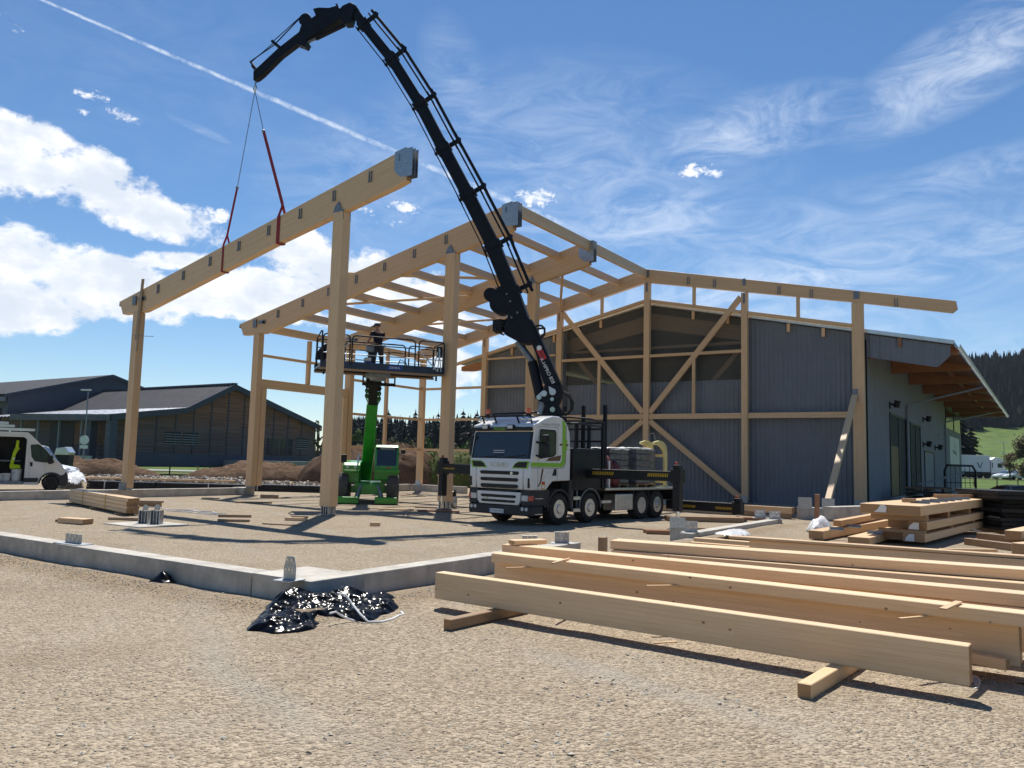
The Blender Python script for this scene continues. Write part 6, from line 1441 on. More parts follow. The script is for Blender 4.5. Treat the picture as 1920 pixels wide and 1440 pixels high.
pp_(MB().b2(pl_(686, 690).x, pl_(699, 690).x, .15, .45, .02, .24), 'tool_crate', M_BLUEP, bevel=.02); pp_(MB().b2(pl_(685, 690).x, pl_(697, 690).x, .12, .45, .24, .38), 'tool_crate', M_BUCKET, bevel=.03)
pp_(MB().b2(pl_(690, 650).x, pl_(704, 650).x, .20, .45, .60, .84), 'control_console', M_STEELD, bevel=.03)
pp_(MB().b2(pl_(694, 650).x, pl_(704, 650).x, .28, .40, .0, .60), 'console_post', M_BLACK)
pp_(MB().tube([(.6, .2, .1), (.7, .15, .38), (.9, .15, .30), (1.05, .2, .04)], .02, 6), 'cable_loop', M_BLACK, smooth=True)

# ------------------------------------------------------------------ people on the platform
def skinmesh(name, joints, bones, mat, parent, sub=2):
    """one continuous skinned surface grown along a skeleton; joints: name -> (xyz, radius), in the parent's axes"""
    keys = list(joints); ix = {k: i for i, k in enumerate(keys)}
    me = bpy.data.meshes.new(name); me.from_pydata([joints[k][0] for k in keys], [(ix[a], ix[b]) for a, b in bones], [])
    o = bpy.data.objects.new(name, me); COL.objects.link(o)
    sm = o.modifiers.new('skin', 'SKIN'); sm.use_smooth_shade = True; sm.branch_smoothing = .4
    for i, k in enumerate(keys):
        r = joints[k][1]; sv = me.skin_vertices[0].data[i]; sv.radius = (r, r) if isinstance(r, (int, float)) else r
    me.skin_vertices[0].data[0].use_root = True
    sb = o.modifiers.new('sub', 'SUBSURF'); sb.levels = sb.render_levels = sub
    dg = bpy.context.evaluated_depsgraph_get(); nm = bpy.data.meshes.new_from_object(o.evaluated_get(dg))
    bpy.data.objects.remove(o); nm.name = name
    nm.materials.clear(); nm.materials.append(mat); nm.polygons.foreach_set('use_smooth', [True]*len(nm.polygons))
    o = bpy.data.objects.new(name, nm); COL.objects.link(o)
    if parent is not None: o.parent = parent; WM[o] = WM[parent]
    return o
def fingers(j, b, wrist, direction, side, curl, n0):
    """palm and five separate fingers hanging from a wrist joint"""
    w = Vector(j[wrist][0]); d = Vector(direction).normalized(); s = Vector(side).normalized(); c = Vector(curl).normalized()
    j[n0+'palm'] = (tuple(w+d*.06), (.034, .018)); b.append((wrist, n0+'palm'))
    for k, (o_, L) in enumerate(((-.030, .062), (-.010, .075), (.010, .080), (.028, .070))):
        p0 = w+d*.095+s*o_; p1 = p0+d*L*.5+c*L*.12; p2 = p0+d*L*.85+c*L*.5
        for q, p in enumerate((p0, p1, p2)): j[n0+'f%d%d' % (k, q)] = (tuple(p), .009-.001*q)
        b += [(n0+'palm', n0+'f%d0' % k), (n0+'f%d0' % k, n0+'f%d1' % k), (n0+'f%d1' % k, n0+'f%d2' % k)]
    t0 = w+d*.035-s*.036+c*.008; t1 = t0+d*.035-s*.016+c*.014
    j[n0+'t0'] = (tuple(t0), .010); j[n0+'t1'] = (tuple(t1), .009); b += [(n0+'palm', n0+'t0'), (n0+'t0', n0+'t1')]
def head(j, b, neck, c, face):
    c = Vector(c); f = Vector(face).normalized()
    j['skull'] = (tuple(c+Vector((0, 0, .02))-f*.012), (.082, .092)); j['crown'] = (tuple(c+Vector((0, 0, .085))), (.06, .07)); j['jaw'] = (tuple(c+f*.03+Vector((0, 0, -.065))), (.052, .05)); j['chin'] = (tuple(c+f*.058+Vector((0, 0, -.088))), .024)
    j['nose'] = (tuple(c+f*.098+Vector((0, 0, -.022))), .014); j['brow'] = (tuple(c+f*.075+Vector((0, 0, .02))), .03)
    sx = f.cross(_Z)
    for q in (-1, 1): j['ear%d' % q] = (tuple(c+sx*.082*q-f*.01), .016); b.append(('skull', 'ear%d' % q))
    b += [(neck, 'jaw'), ('jaw', 'skull'), ('skull', 'crown'), ('jaw', 'chin'), ('skull', 'brow'), ('brow', 'nose')]
def face_bits(par, c, face):
    c = Vector(c); f = Vector(face).normalized(); sx = f.cross(_Z)
    for q in (-1, 1): MB().sphere(c+f*.082+sx*.032*q+Vector((0, 0, .0)), .011, 8, 6).build('eye', M_LETB, par, world=False)
    MB().box(c+f*.086+Vector((0, 0, -.058)), (.02, .04, .008), Matrix.Rotation(atan2(f.y, f.x), 3, 'Z')).build('mouth', pm('lip', (.30, .12, .09), .5), par, world=False)
def lerp3(a, b, t): return tuple(Vector(a).lerp(Vector(b), t))
sc_ = .97
# standing person: back half turned, facing left in the picture, hands on the console
p0 = pl_(713, 690); ps1 = thing('person', 'standing person in dark shirt and cap with hands on the platform console', 'person', PO+PXV*p0.x+PYV*.62, PA-R(62))
ps1.scale = (1.2, 1.22, 1.0)
F1 = (-.92, .1, 0)
J = {'pelvis': ((0, 0, .92), (.15, .11)), 'waist': ((-.01, 0, 1.08), (.14, .10)), 'chest': ((-.03, 0, 1.30), (.165, .12)), 'shoulders': ((-.05, 0, 1.44), (.12, .08)), 'neck': ((-.06, 0, 1.53), .055)}
B = [('pelvis', 'waist'), ('waist', 'chest'), ('chest', 'shoulders'), ('shoulders', 'neck')]
for q, s in (('l', -1), ('r', 1)):
    J.update({q+'hip': ((0, s*.10, .86), .095), q+'knee': ((.01+.02*s, s*.13, .48), .06), q+'ankle': ((.03+.03*s, s*.14, .10), .042), q+'toe': ((-.10+.03*s, s*.15, .05), .04),
              q+'sh': ((-.04, s*.19, 1.42), .062), q+'el': ((-.10, s*.25, 1.14), .043), q+'wr': ((-.32, s*.17, 1.03), .028)})
    B += [('pelvis', q+'hip'), (q+'hip', q+'knee'), (q+'knee', q+'ankle'), (q+'ankle', q+'toe'), ('shoulders', q+'sh'), (q+'sh', q+'el'), (q+'el', q+'wr')]
    fingers(J, B, q+'wr', (-1, -.1*s, -.25), (0, 1, 0), (0, 0, -1), q)
HC = (-.09, 0, 1.655); head(J, B, 'neck', HC, F1)
bod = skinmesh('body', J, B, M_SKIN, ps1); face_bits(bod, HC, F1)
JS = {k: (J[k][0], (J[k][1][0]+.018, J[k][1][1]+.02) if isinstance(J[k][1], tuple) else J[k][1]+.017) for k in ('pelvis', 'waist', 'chest', 'shoulders', 'lsh', 'rsh')}
BS = [('pelvis', 'waist'), ('waist', 'chest'), ('chest', 'shoulders'), ('shoulders', 'lsh'), ('shoulders', 'rsh')]
for q in 'lr': JS[q+'sl'] = (lerp3(J[q+'sh'][0], J[q+'el'][0], .75), .062); BS.append((q+'sh', q+'sl'))
skinmesh('shirt', JS, BS, M_CLOTHD, ps1)
JT = {'pelvis': ((0, 0, .95), (.165, .125))}; BT_ = []
for q in 'lr':
    JT.update({q+'hip': (J[q+'hip'][0], .112), q+'knee': (J[q+'knee'][0], .078), q+'ankle': (lerp3(J[q+'ankle'][0], J[q+'knee'][0], .08), .062)}); BT_ += [('pelvis', q+'hip'), (q+'hip', q+'knee'), (q+'knee', q+'ankle')]
skinmesh('trousers', JT, BT_, M_CLOTHG, ps1)
for q in 'lr': a = J[q+'ankle'][0]; skinmesh('boot', {'a': ((a[0], a[1], .13), .058), 'b': ((a[0], a[1], .06), .056), 'c': ((a[0]-.10, a[1], .05), .05), 'd': ((a[0]-.18, a[1], .045), .036)}, [('a', 'b'), ('b', 'c'), ('c', 'd')], M_BLACK, ps1)
cpm = MB().lathe([(.102, .02), (.106, .06), (.09, .11), (.05, .135), (0, .14)], (HC[0]+.01, 0, HC[2]), (0, 0, 1), 18); cpm.add([(-.08, -.07, HC[2]+.045), (-.20, -.075, HC[2]+.025), (-.30, -.05, HC[2]+.01), (-.30, .05, HC[2]+.01), (-.20, .075, HC[2]+.025), (-.08, .07, HC[2]+.045)], [(0, 1, 2, 3, 4, 5)]); cpo = cpm.build('cap', M_CLOTHG, ps1, world=False, smooth=True); cpo.modifiers.new('t', 'SOLIDIFY').thickness = .01
# crouching person at the left end, mostly behind the tall column
p0 = pl_(604, 680); ps2 = thing('person', 'crouching person in black at the left end of the platform, half behind the column', 'person', PO+PXV*(p0.x+.22)+PYV*.35, PA)
F2 = (1, -.1, -.3)
J = {'pelvis': ((-.28, 0, .36), (.14, .12)), 'waist': ((-.22, 0, .52), (.135, .11)), 'chest': ((-.05, 0, .70), (.155, .12)), 'shoulders': ((.06, 0, .80), (.11, .08)), 'neck': ((.13, 0, .87), .052)}
B = [('pelvis', 'waist'), ('waist', 'chest'), ('chest', 'shoulders'), ('shoulders', 'neck')]
for q, s in (('l', -1), ('r', 1)):
    J.update({q+'hip': ((-.26, s*.10, .33), .092), q+'knee': ((.12, s*.16, .44), .06), q+'ankle': ((-.16, s*.15, .12), .042), q+'toe': ((-.02, s*.15, .05), .04),
              q+'sh': ((.06, s*.18, .78), .06), q+'el': ((.24, s*.20, .58), .042), q+'wr': ((.42, s*.12, .50), .028)})
    B += [('pelvis', q+'hip'), (q+'hip', q+'knee'), (q+'knee', q+'ankle'), (q+'ankle', q+'toe'), ('shoulders', q+'sh'), (q+'sh', q+'el'), (q+'el', q+'wr')]
    fingers(J, B, q+'wr', (1, -.2*s, -.3), (0, 1, 0), (0, 0, -1), q)
HC = (.21, 0, .97); head(J, B, 'neck', HC, F2); bod = skinmesh('body', J, B, M_SKIN, ps2); face_bits(bod, HC, F2)
JS = {k: (J[k][0], (J[k][1][0]+.018, J[k][1][1]+.02) if isinstance(J[k][1], tuple) else J[k][1]+.017) for k in ('pelvis', 'waist', 'chest', 'shoulders', 'lsh', 'rsh')}; BS = [('pelvis', 'waist'), ('waist', 'chest'), ('chest', 'shoulders'), ('shoulders', 'lsh'), ('shoulders', 'rsh')]
for q in 'lr': JS[q+'el'] = (J[q+'el'][0], .06); JS[q+'cu'] = (lerp3(J[q+'el'][0], J[q+'wr'][0], .9), .042); BS += [(q+'sh', q+'el'), (q+'el', q+'cu')]
skinmesh('jacket', JS, BS, M_CLOTHD, ps2)
JT = {'pelvis': ((-.28, 0, .38), (.158, .135))}; BT_ = []
for q in 'lr': JT.update({q+'hip': (J[q+'hip'][0], .11), q+'knee': (J[q+'knee'][0], .078), q+'ankle': (J[q+'ankle'][0], .06)}); BT_ += [('pelvis', q+'hip'), (q+'hip', q+'knee'), (q+'knee', q+'ankle')]
skinmesh('trousers', JT, BT_, M_CLOTHD, ps2)
for q in 'lr': a = J[q+'ankle'][0]; skinmesh('boot', {'a': ((a[0], a[1], .13), .056), 'b': ((a[0], a[1], .06), .054), 'c': ((a[0]+.10, a[1], .05), .05), 'd': ((a[0]+.18, a[1], .045), .036)}, [('a', 'b'), ('b', 'c'), ('c', 'd')], M_BLACK, ps2)
MB().lathe([(.094, .0), (.098, .05), (.08, .09), (.04, .11), (0, .115)], HC, (-.25, 0, 1), 16).build('hair', M_BLACK, ps2, world=False, smooth=True)
# ------------------------------------------------------------------ buildings across the road on the left
M_SLATE = pm('dark_corrugated_roof', (.045, .046, .052), .7, 0, .1, .3, spec=.2)
M_NAVYW = pm('dark_blue_grey_wall', (.055, .065, .095), .6, 0, .08, .3)
M_NAVYT = pm('dark_blue_trim', (.035, .042, .065), .5, 0, .08, .5)
def boardmat():
    m, n, b = newmat('weathered_boards'); t = NT(n); c = t.coord('Object', rnd=False); s = t.node('ShaderNodeSeparateXYZ'); t.link(c, s.inputs[0])
    row = t.math('FLOOR', t.math('MULTIPLY', s.outputs[2], 5.2)); colm = t.math('FLOOR', t.math('DIVIDE', s.outputs[1], 2.9))
    cb_ = t.node('ShaderNodeCombineXYZ'); t.link(row, cb_.inputs[0]); t.link(colm, cb_.inputs[1]); w_ = t.node('ShaderNodeTexWhiteNoise'); t.link(cb_.outputs[0], w_.inputs[0])
    # boards sheltered higher up keep their brown, lower ones have silvered
    hh = t.ramp(t.math('ADD', s.outputs[2], t.math('MULTIPLY', t.noise(c, .25, 4), 5)), 5.5, 12)
    col = t.mix((.135, .115, .125), (.38, .15, .075), t.math('ADD', t.math('MULTIPLY', hh, .8), t.math('MULTIPLY', w_.outputs['Value'], .25)))
    col = t.mix(col, (.03, .025, .022), t.math('MULTIPLY', w_.outputs['Value'], .55))
    fr = t.math('FRACT', t.math('MULTIPLY', s.outputs[2], 5.2)); col = t.mix(col, (.015, .012, .012), t.ramp(fr, .86, .9))
    t.link(col, b.inputs['Base Color']); b.inputs['Roughness'].default_value = .85; return m
M_BOARDS = boardmat()
BX = -105.0; BRX = -141.7
wb = thing('wooden_building', 'long building with weathered board gable and dark corrugated roof across the road', 'building', (-122, 78, 0))
gpf = [(59.4, 6.71), (70.9, 8.36), (78.93, 12.56), (97.06, 7.02)]      # roof line of the gable (Y, Z)
wall = [Vector((BX, y, z)) for y, z in ((62.3, 0), (62.3, 7.0), (70.9, 8.2), (78.93, 12.3), (96.5, 6.9), (96.5, 0))]
MB().extr(wall, (-36, 0, 0)).build('wall', M_BOARDS, wb)
MB().b2(BX-.1, BX+.25, 62.0, 96.8, 0, 1.75).build('plinth', M_NAVYW, wb)
for i in range(11):
    y = 63.8+2.95*i; zt = (7.0+(y-62.3)*.14 if y < 70.9 else (8.2+(y-70.9)*.51 if y < 78.9 else 12.3-(y-78.93)*.308))-.4
    MB().b2(BX+.002, BX+.10, y-.09, y+.09, 1.75, zt).build('batten', M_NAVYT, wb)
def roofstrip(p0, p1, xa, xb, nm, mat, par, pitch=.5, dep=.10):
    vs = []; fs = []; x = xa; i = 0
    while x > xb:
        d = dep*(i % 2); vs += [(x, p0[0], p0[1]+d), (x, p1[0], p1[1]+d)]; x -= pitch; i += 1
    for i in range(len(vs)//2-1): fs.append((2*i, 2*i+1, 2*i+3, 2*i+2))
    return MB().add(vs, fs).build(nm, mat, par)
XO = BX+.9
roofstrip(gpf[1], gpf[2], XO, BRX, 'roof', M_SLATE, wb); roofstrip(gpf[2], gpf[3], XO, BRX, 'roof', M_SLATE, wb)
roofstrip(gpf[0], gpf[1], XO, -141, 'porch_roof', pm('shiny_porch_sheet', (.5, .5, .5), .28, .6, .05, .5), wb, .55, .16)
vb = MB()
for a, b in zip(gpf[:-1], gpf[1:]): vb.extr([(XO, a[0], a[1]+.12), (XO, b[0], b[1]+.12), (XO, b[0], b[1]-.75), (XO, a[0], a[1]-.75)], (-.35, 0, 0))
vb.build('verge_board', M_NAVYT, wb); MB().b2(-141, XO, 78.6, 79.26, 12.6, 12.85).build('ridge_cap', M_NAVYT, wb)
MB().extr([(XO, 59.3, 6.80), (-131.6, 59.3, 7.2), (-131.6, 59.3, 6.25), (XO, 59.3, 5.95)], (0, .25, 0)).build('fascia', M_NAVYT, wb)
pier = MB().b2(BX-.2, BX+.9, 59.5, 60.5, 0, 6.0).build('porch_pier', M_NAVYW, wb); MB().b2(BX-6.4, BX-5.2, 60.2, 61.2, 0, 6.0).build('porch_pier', M_NAVYW, wb)
for x in (-112, -118, -124, -129): MB().b2(x-.12, x+.12, 59.8, 60.05, 0, 6.2).build('porch_post', M_GREY, wb)
MB().b2(-118, -108.5, 62.1, 62.25, 2.7, 6.0).build('board_panel', pm('orange_boards', (.20, .075, .03), .7, 0, .3, 1.0), wb); MB().b2(-125, -118.2, 62.1, 62.25, .2, 6.0).build('dark_opening', M_DOORD, wb)
for y0 in (83.3, 86.2, 89.0): w_ = MB().b2(BX+.01, BX+.05, y0, y0+2.5, 1.9, 4.6).build('window', M_GLASS, wb); MB().b2(BX+.05, BX+.09, y0+1.2, y0+1.3, 1.9, 4.6).b2(BX+.05, BX+.09, y0, y0+2.5, 3.2, 3.3).build('frame', M_NAVYT, w_)
for y0 in (68.1, 71.0, 92.3): lv = MB().b2(BX+.01, BX+.03, y0, y0+2.6, 3.0, 4.9).build('louvre_opening', M_DOORD, wb); [MB().b2(BX+.03, BX+.12, y0, y0+2.6, 3.1+.35*q, 3.2+.35*q).build('slat', M_GREY, lv) for q in range(5)]
MB().b2(-127, -104, 57.0, 57.3, 0, 1.2).build('terrace_wall', M_CONC, wb)
MB().b2(BX+.3, BX+5.5, 78, 92, 0, 1.0).build('loading_ramp', M_CONCD, wb)
bh = thing('dark_hall', 'large dark blue grey hall rising behind the wooden building', 'building', (-165, 80, 0))
hx = -141.9
MB().extr([Vector((hx, y, z)) for y, z in ((63.5, 0), (63.5, 10.6), (80.69, 15.5), (100, 10.0), (100, 0))], (-55, 0, 0)).build('wall', M_NAVYW, bh)
roofstrip((62.8, 10.75), (80.69, 15.74), hx+.5, hx-56, 'roof', M_SLATE, bh, .6, .06); roofstrip((80.69, 15.74), (101, 9.9), hx+.5, hx-56, 'roof', M_SLATE, bh, .6, .06)
MB().extr([(hx+.5, 62.8, 10.8), (hx+.5, 80.69, 15.8), (hx+.5, 101, 9.95), (hx+.5, 101, 9.3), (hx+.5, 80.69, 15.2), (hx+.5, 62.8, 10.2)], (-.3, 0, 0)).build('verge_board', M_NAVYT, bh)
MB().b2(hx-40, hx-.5, 61.8, 63.4, 9.6, 10.3).build('canopy', M_STEELD, bh); MB().b2(hx-34, hx-2, 63.38, 63.45, 0, 8.6).build('loading_door', M_DOORD, bh)

# ------------------------------------------------------------------ road, verge, mounds, rubble on the left
M_DRYGR = grass_mat('rough_verge', (.055, .075, .02), (.11, .12, .04), (.16, .12, .06), .6, .8)
def strip(name, pa, pb, w0, w1, mat, z, kind='structure'):
    a, b = Vector(pa), Vector(pb); d = (b-a).normalized(); n_ = Vector((-d.y, d.x, 0))
    return tag(MB().add([a-n_*w0+Vector((0, 0, z)), b-n_*w0+Vector((0, 0, z)), b+n_*w1+Vector((0, 0, z)), a+n_*w1+Vector((0, 0, z))], [(0, 1, 2, 3)]).build(name, mat), kind=kind)
strip('road', (-96, 36, 0), (-52, 70, 0), 3.0, 3.0, M_ROAD, .05)
strip('verge', (-88, 32, 0), (-42, 66, 0), 6.5, 2.2, M_DRYGR, .035)
def mound(name, label, cat, c, rx, ry, h, ang, mat, seed, n=34, sharp=1.0, kind=None, lump=.35):
    vs = []; fs = []; ca, sa_ = cos(ang), sin(ang)
    for j in range(n+1):
        for i in range(n+1):
            u = (i/n*2-1); v = (j/n*2-1); r = sqrt(u*u+v*v); base = max(0, 1-r**2.0)**sharp
            x = c[0]+u*rx*ca-v*ry*sa_; y = c[1]+u*rx*sa_+v*ry*ca
            l_ = noise.noise(Vector((x*.45, y*.45, seed)))*.6+noise.noise(Vector((x*1.4, y*1.4, seed)))*.3+noise.noise(Vector((x*4, y*4, seed)))*.22
            vs.append((x, y, c[2]-.1+h*base*(1+lump*l_)+.1*base))
    for j in range(n):
        for i in range(n): k = j*(n+1)+i; fs.append((k, k+1, k+n+2, k+n+1))
    o = MB().add(vs, fs).build(name, mat, None, origin=(c[0], c[1], c[2]), smooth=True)
    return tag(o, label, cat, kind=kind)
L_ = YAW
def gd(px, D, z=0.0):
    p = at(px, 900, D=D); return Vector((p.x, p.y, z))
mound('soil_mound', 'brown soil mound in front of the board gable, left of the green machine', 'soil mound', gd(520, 62), 7.2, 3.0, 1.25, L_, M_SOIL, 1.0, n=60, sharp=.6, lump=.6)
mound('soil_mound', 'long brown soil mound just right of the white van', 'soil mound', gd(150, 66), 6.4, 2.6, 1.25, L_+.1, M_SOIL, 2.0, n=60, sharp=.8, lump=.6)
mound('soil_mound', 'steep bare soil bank right of the green machine', 'soil mound', gd(725, 58), 6.5, 3.4, 2.6, L_, soilmat('dark_bank_soil', (.10, .06, .04), (.17, .11, .075)), 3.0, n=60, sharp=.45, lump=.5)
bank = mound('grassy_bank', 'tall overgrown bank with green and dry tufts behind the truck', 'bank', gd(868, 58), 5.2, 3.2, 2.5, L_-.05, M_DRYGR, 4.0, sharp=.45)
rs = random.Random(9); tf = MB()
cb0 = gd(868, 58)
for i in range(2600):
    u = rs.uniform(-1, 1); v = rs.uniform(-1, .7); r = sqrt(u*u+v*v)
    if r > .98: continue
    x = cb0.x+u*5.2*cos(L_)-v*3.2*sin(L_); y = cb0.y+u*5.2*sin(L_)+v*3.2*cos(L_); z = 2.45*max(0, 1-r*r)**.45
    s_ = rs.uniform(.18, .42); a = rs.random()*6.3; d = Vector((cos(a), sin(a), 0)); lean = Vector((rs.uniform(-.5, .5), rs.uniform(-.5, .5), 1)); w = s_*.16
    mi = 0 if rs.random() < .62 else (1 if rs.random() < .6 else 2); p = Vector((x, y, z-.05))
    tf.add([p-d*w, p+d*w, p+lean*s_], [(0, 1, 2)], mi)
tag(tf.build('bank_grass', [pm('tuft_green', (.10, .17, .035), .9, 0, .3, 5, spec=.1), pm('tuft_dry', (.40, .36, .24), .9, 0, .2, 5, spec=.1), pm('tuft_dark', (.05, .08, .02), .9, 0, .2, 5, spec=.1)]), kind='stuff')
rb_ = MB(); rs = random.Random(21)
for (px0, px1, D0, D1, n_, r0, r1) in ((195, 480, 50, 56, 1500, .06, .16), (130, 210, 48, 52, 120, .06, .2), (420, 600, 46, 52, 500, .05, .13)):
    for i in range(n_):
        p = gd(rs.uniform(px0, px1), rs.uniform(D0, D1)); r = rs.uniform(r0, r1); rot = Euler((rs.random()*6, rs.random()*6, rs.random()*6)).to_matrix(); hh = .25*rs.random()
        rb_.box((p.x, p.y, r*.5+hh*.6), (r*1.6, r*1.2, r), rot, 0 if rs.random() < .75 else 1)
tag(rb_.build('rubble', [pm('pale_rubble', (.40, .36, .31), .95, 0, .25, 6, spec=.15), pm('brown_rubble', (.20, .145, .10), .95, 0, .25, 6, spec=.15)]), kind='stuff')
# black wrapped cladding bundles lying behind the left footing
def bundle(label, pxa, pxb, D, h, w, mat, z0=.0):
    a, b = gd(pxa, D), gd(pxb, D); d = (b-a).normalized(); t_ = thing('wrapped_bundle', label, 'bundle', ((a.x+b.x)/2, (a.y+b.y)/2, z0)); n_ = Vector((-d.y, d.x, 0))
    for i in range(3): MB().bar(a+n_*(.02*(i % 2))+Vector((0, 0, z0+h*(i+.5)/3)), b+d*(.3*(i-1))+n_*(.02*(i % 2))+Vector((0, 0, z0+h*(i+.5)/3)), w-.05*i, h/3-.012).build('layer', mat, t_, bevel=.01)
    for f_ in (.12, .45, .8):
        p = a.lerp(b, f_); MB().bar(p-d*.012+Vector((0, 0, z0+h/2)), p+d*.012+Vector((0, 0, z0+h/2)), w+.03, h+.02).build('band', M_LETW if f_ != .45 else M_BLACK, t_)
    return t_
bundle('long black wrapped bundle behind the footing, left of the second column', 172, 455, 40, .40, 1.0, M_BLACK)
bundle('black wrapped bundle seen between the second left column and the tall column', 468, 640, 42, .36, 1.0, M_BLACK)
timber('timber_beam', gd(120, 42.5, .46), gd(440, 42.5, .45), .2, .10, M_WOOD2, None, label='long thin pale timber lying behind the black bundle', cat='timber beam')
# lamp, mirror sign, bin, low wall, small posts
lm_ = gd(153, 80); lamp = thing('street_lamp', 'slim grey street lamp before the dark roofs on the left', 'street lamp', lm_)
MB().cyl((lm_.x, lm_.y, 0), (lm_.x, lm_.y, 7.9), .09, .055, 10).build('pole', M_STEELD, lamp); MB().box((lm_.x-.25, lm_.y-.1, 7.95), (1.0, .35, .14), Matrix.Rotation(.4, 3, 'Z')).build('lamp_head', M_ALU, lamp, bevel=.03)
sg = at(158, 825, D=75); sgn = thing('round_sign', 'round pale disc sign with small plate on a post by the porch', 'sign', (sg.x, sg.y, 0), YAW)
MB().cyl((0, .06, 0), (0, .06, sg.z+.3), .05, n=8).build('post', M_STEELD, sgn, world=False); MB().cyl((0, -.03, sg.z), (0, .02, sg.z), .43, n=28).build('disc', M_ALU, sgn, world=False); MB().b2(-.36, .36, -.03, .02, sg.z-.80, sg.z-.48).build('plate', M_ALU, sgn, world=False)
bn_ = at(121, 862, D=60); bin_ = thing('waste_bin', 'black bin with shiny pale folded lid behind the van', 'bin', (bn_.x, bn_.y, 0), YAW)
MB().extr([(-.42, -.4, .0), (.42, -.4, .0), (.5, -.4, bn_.z+.35), (-.5, -.4, bn_.z+.35)], (0, .8, 0)).build('bin_body', M_BLACK, bin_, world=False, bevel=.03)
MB().extr([(-.55, -.45, bn_.z+.36), (.5, -.45, bn_.z+.36), (.55, -.45, bn_.z+.55), (.25, -.45, bn_.z+.95), (-.45, -.45, bn_.z+.85)], (0, .9, 0)).build('bin_lid', M_ALU, bin_, world=False, bevel=.03)
a, b = gd(140, 72), gd(207, 76); tag(MB().bar(a+Vector((0, 0, .55)), b+Vector((0, 0, .55)), .3, 1.1).build('low_wall', M_CONC, None, origin=a), 'low grey concrete wall beside the round sign', 'wall')
for i, px in enumerate((317, 370, 392)):
    p = gd(px, 66); tag(MB().cyl((p.x, p.y, 0), (p.x, p.y, .95 if i != 1 else .85), .06, .05, 8).build('bollard', M_WOODOLD if i == 1 else M_BLACK, None, origin=p), ('black bollard on the verge before the louvred boards', 'leaning wooden post on the verge', 'black bollard next to the wooden post on the verge')[i], 'bollard')

# ------------------------------------------------------------------ white van with open side door
VH = R(123.78-59); V0 = at(60, 870, D=36.0); V0 = Vector((V0.x, V0.y, 0)); VXV = Vector((cos(VH), sin(VH), 0)); VYV = Vector((-sin(VH), cos(VH), 0))
van = thing('panel_van', 'white panel van with open sliding door and ladders on its roof', 'van', V0, VH)
VW = 2.0
def vp(px, py, y=0.0):                                       # image point on a lengthwise plane of the van, in the van's own axes
    r = ray(px, py); o = V0+VYV*y; t = (o-EYE).dot(VYV)/r.dot(VYV); p = EYE+r*t-V0; return Vector((p.dot(VXV), y, p.z))
def vb_(mb, name, mat, par=None, **k): return mb.build(name, mat, par or van, world=False, **k)
def pxz(pts, y=0.0): return [(vp(a, b, y).x, vp(a, b, y).z) for a, b in pts]
xr_ = vp(0, 860).x-2.7
fr = pxz(((53, 811), (60, 817), (106.5, 863), (116.7, 872), (121.5, 883), (125, 893), (125, 903), (112, 910)))
zs = vp(42, 908).z; zr_ = fr[0][1]
prof = [(xr_, zs), (xr_, zr_-.15), (xr_+.25, zr_)]+fr
ax, az = vp(95.5, 904).x, .36; ap = [(ax+cos(a)*.45, az+sin(a)*.45) for a in [R(v) for v in (0, 30, 60, 90, 120, 150, 180)]]
dx0, dx1, dz0, dz1 = vp(-42, 860).x, vp(48, 860).x, vp(30, 902).z, vp(30, 819).z
prof2 = prof+ap+[(ax-.5, zs-.02), (dx1, zs-.02), (dx1, dz1-.1), (dx1-.12, dz1), (dx0, dz1), (dx0, zs)]
def fside(poly, y, d, name, mat, par=None, bevel=0): return vb_(MB().extr([Vector((x, y, z)) for x, z in poly], (0, d, 0)), name, mat, par, bevel=bevel)
near = fside(prof2, 0, .10, 'body_side', M_VANWHITE, None, .02); fside(prof+ap+[(ax-.5, zs-.02)], VW-.1, .10, 'body_side', M_VANWHITE, None, .02)
def skin_(a, b, nm, mat, y0=.1, y1=VW-.1): return vb_(MB().add([(a[0], y0, a[1]), (b[0], y0, b[1]), (b[0], y1, b[1]), (a[0], y1, a[1])], [(0, 1, 2, 3)]), nm, mat)
rsk = MB()
for a, b in zip(prof[1:4], prof[2:5]): rsk.add([(a[0], .1, a[1]), (b[0], .1, b[1]), (b[0], VW-.1, b[1]), (a[0], VW-.1, a[1])], [(0, 1, 2, 3)])
vb_(rsk, 'roof', M_VANWHITE); skin_(prof[0], prof[1], 'rear_door', M_VANWHITE); skin_(prof[4], prof[5], 'windscreen', M_GLASS, .06, VW-.06)
hd = MB()
for a, b in zip(prof[5:9], prof[6:10]): hd.add([(a[0], .1, a[1]), (b[0], .1, b[1]), (b[0], VW-.1, b[1]), (a[0], VW-.1, a[1])], [(0, 1, 2, 3)])
vb_(hd, 'bonnet', M_VANWHITE)
vb_(MB().b2(xr_+.03, dx1-.02, .10, VW-.1, zs-.02, dz0), 'load_floor', M_STEELD); vb_(MB().b2(dx1-.04, dx1, .10, VW-.1, zs, zr_-.1), 'bulkhead', M_DOORD); vb_(MB().b2(xr_+.05, dx1, VW-.14, VW-.11, zs, zr_-.1), 'inner_wall', M_DOORD)
vb_(MB().b2(dx0, dx0+1.6, .9, 1.6, 1.3, 1.35), 'shelf', M_STEELD)
fside(pxz(((59, 836), (72, 834.5), (82, 842), (94, 855), (101, 866), (85, 866), (66, 863), (61, 855))), -.008, .010, 'side_window', M_GLASS)
fside(pxz(((57.5, 836), (59, 833.5), (73, 833), (84, 841), (96, 855), (102.5, 868), (85, 867.5), (65, 865), (59, 856))), -.004, .008, 'window_rubber', M_BLACK)
fside(pxz(((74.5, 835.5), (77, 837.5), (79.5, 865), (77, 865))), -.011, .006, 'window_post', M_BLACK)
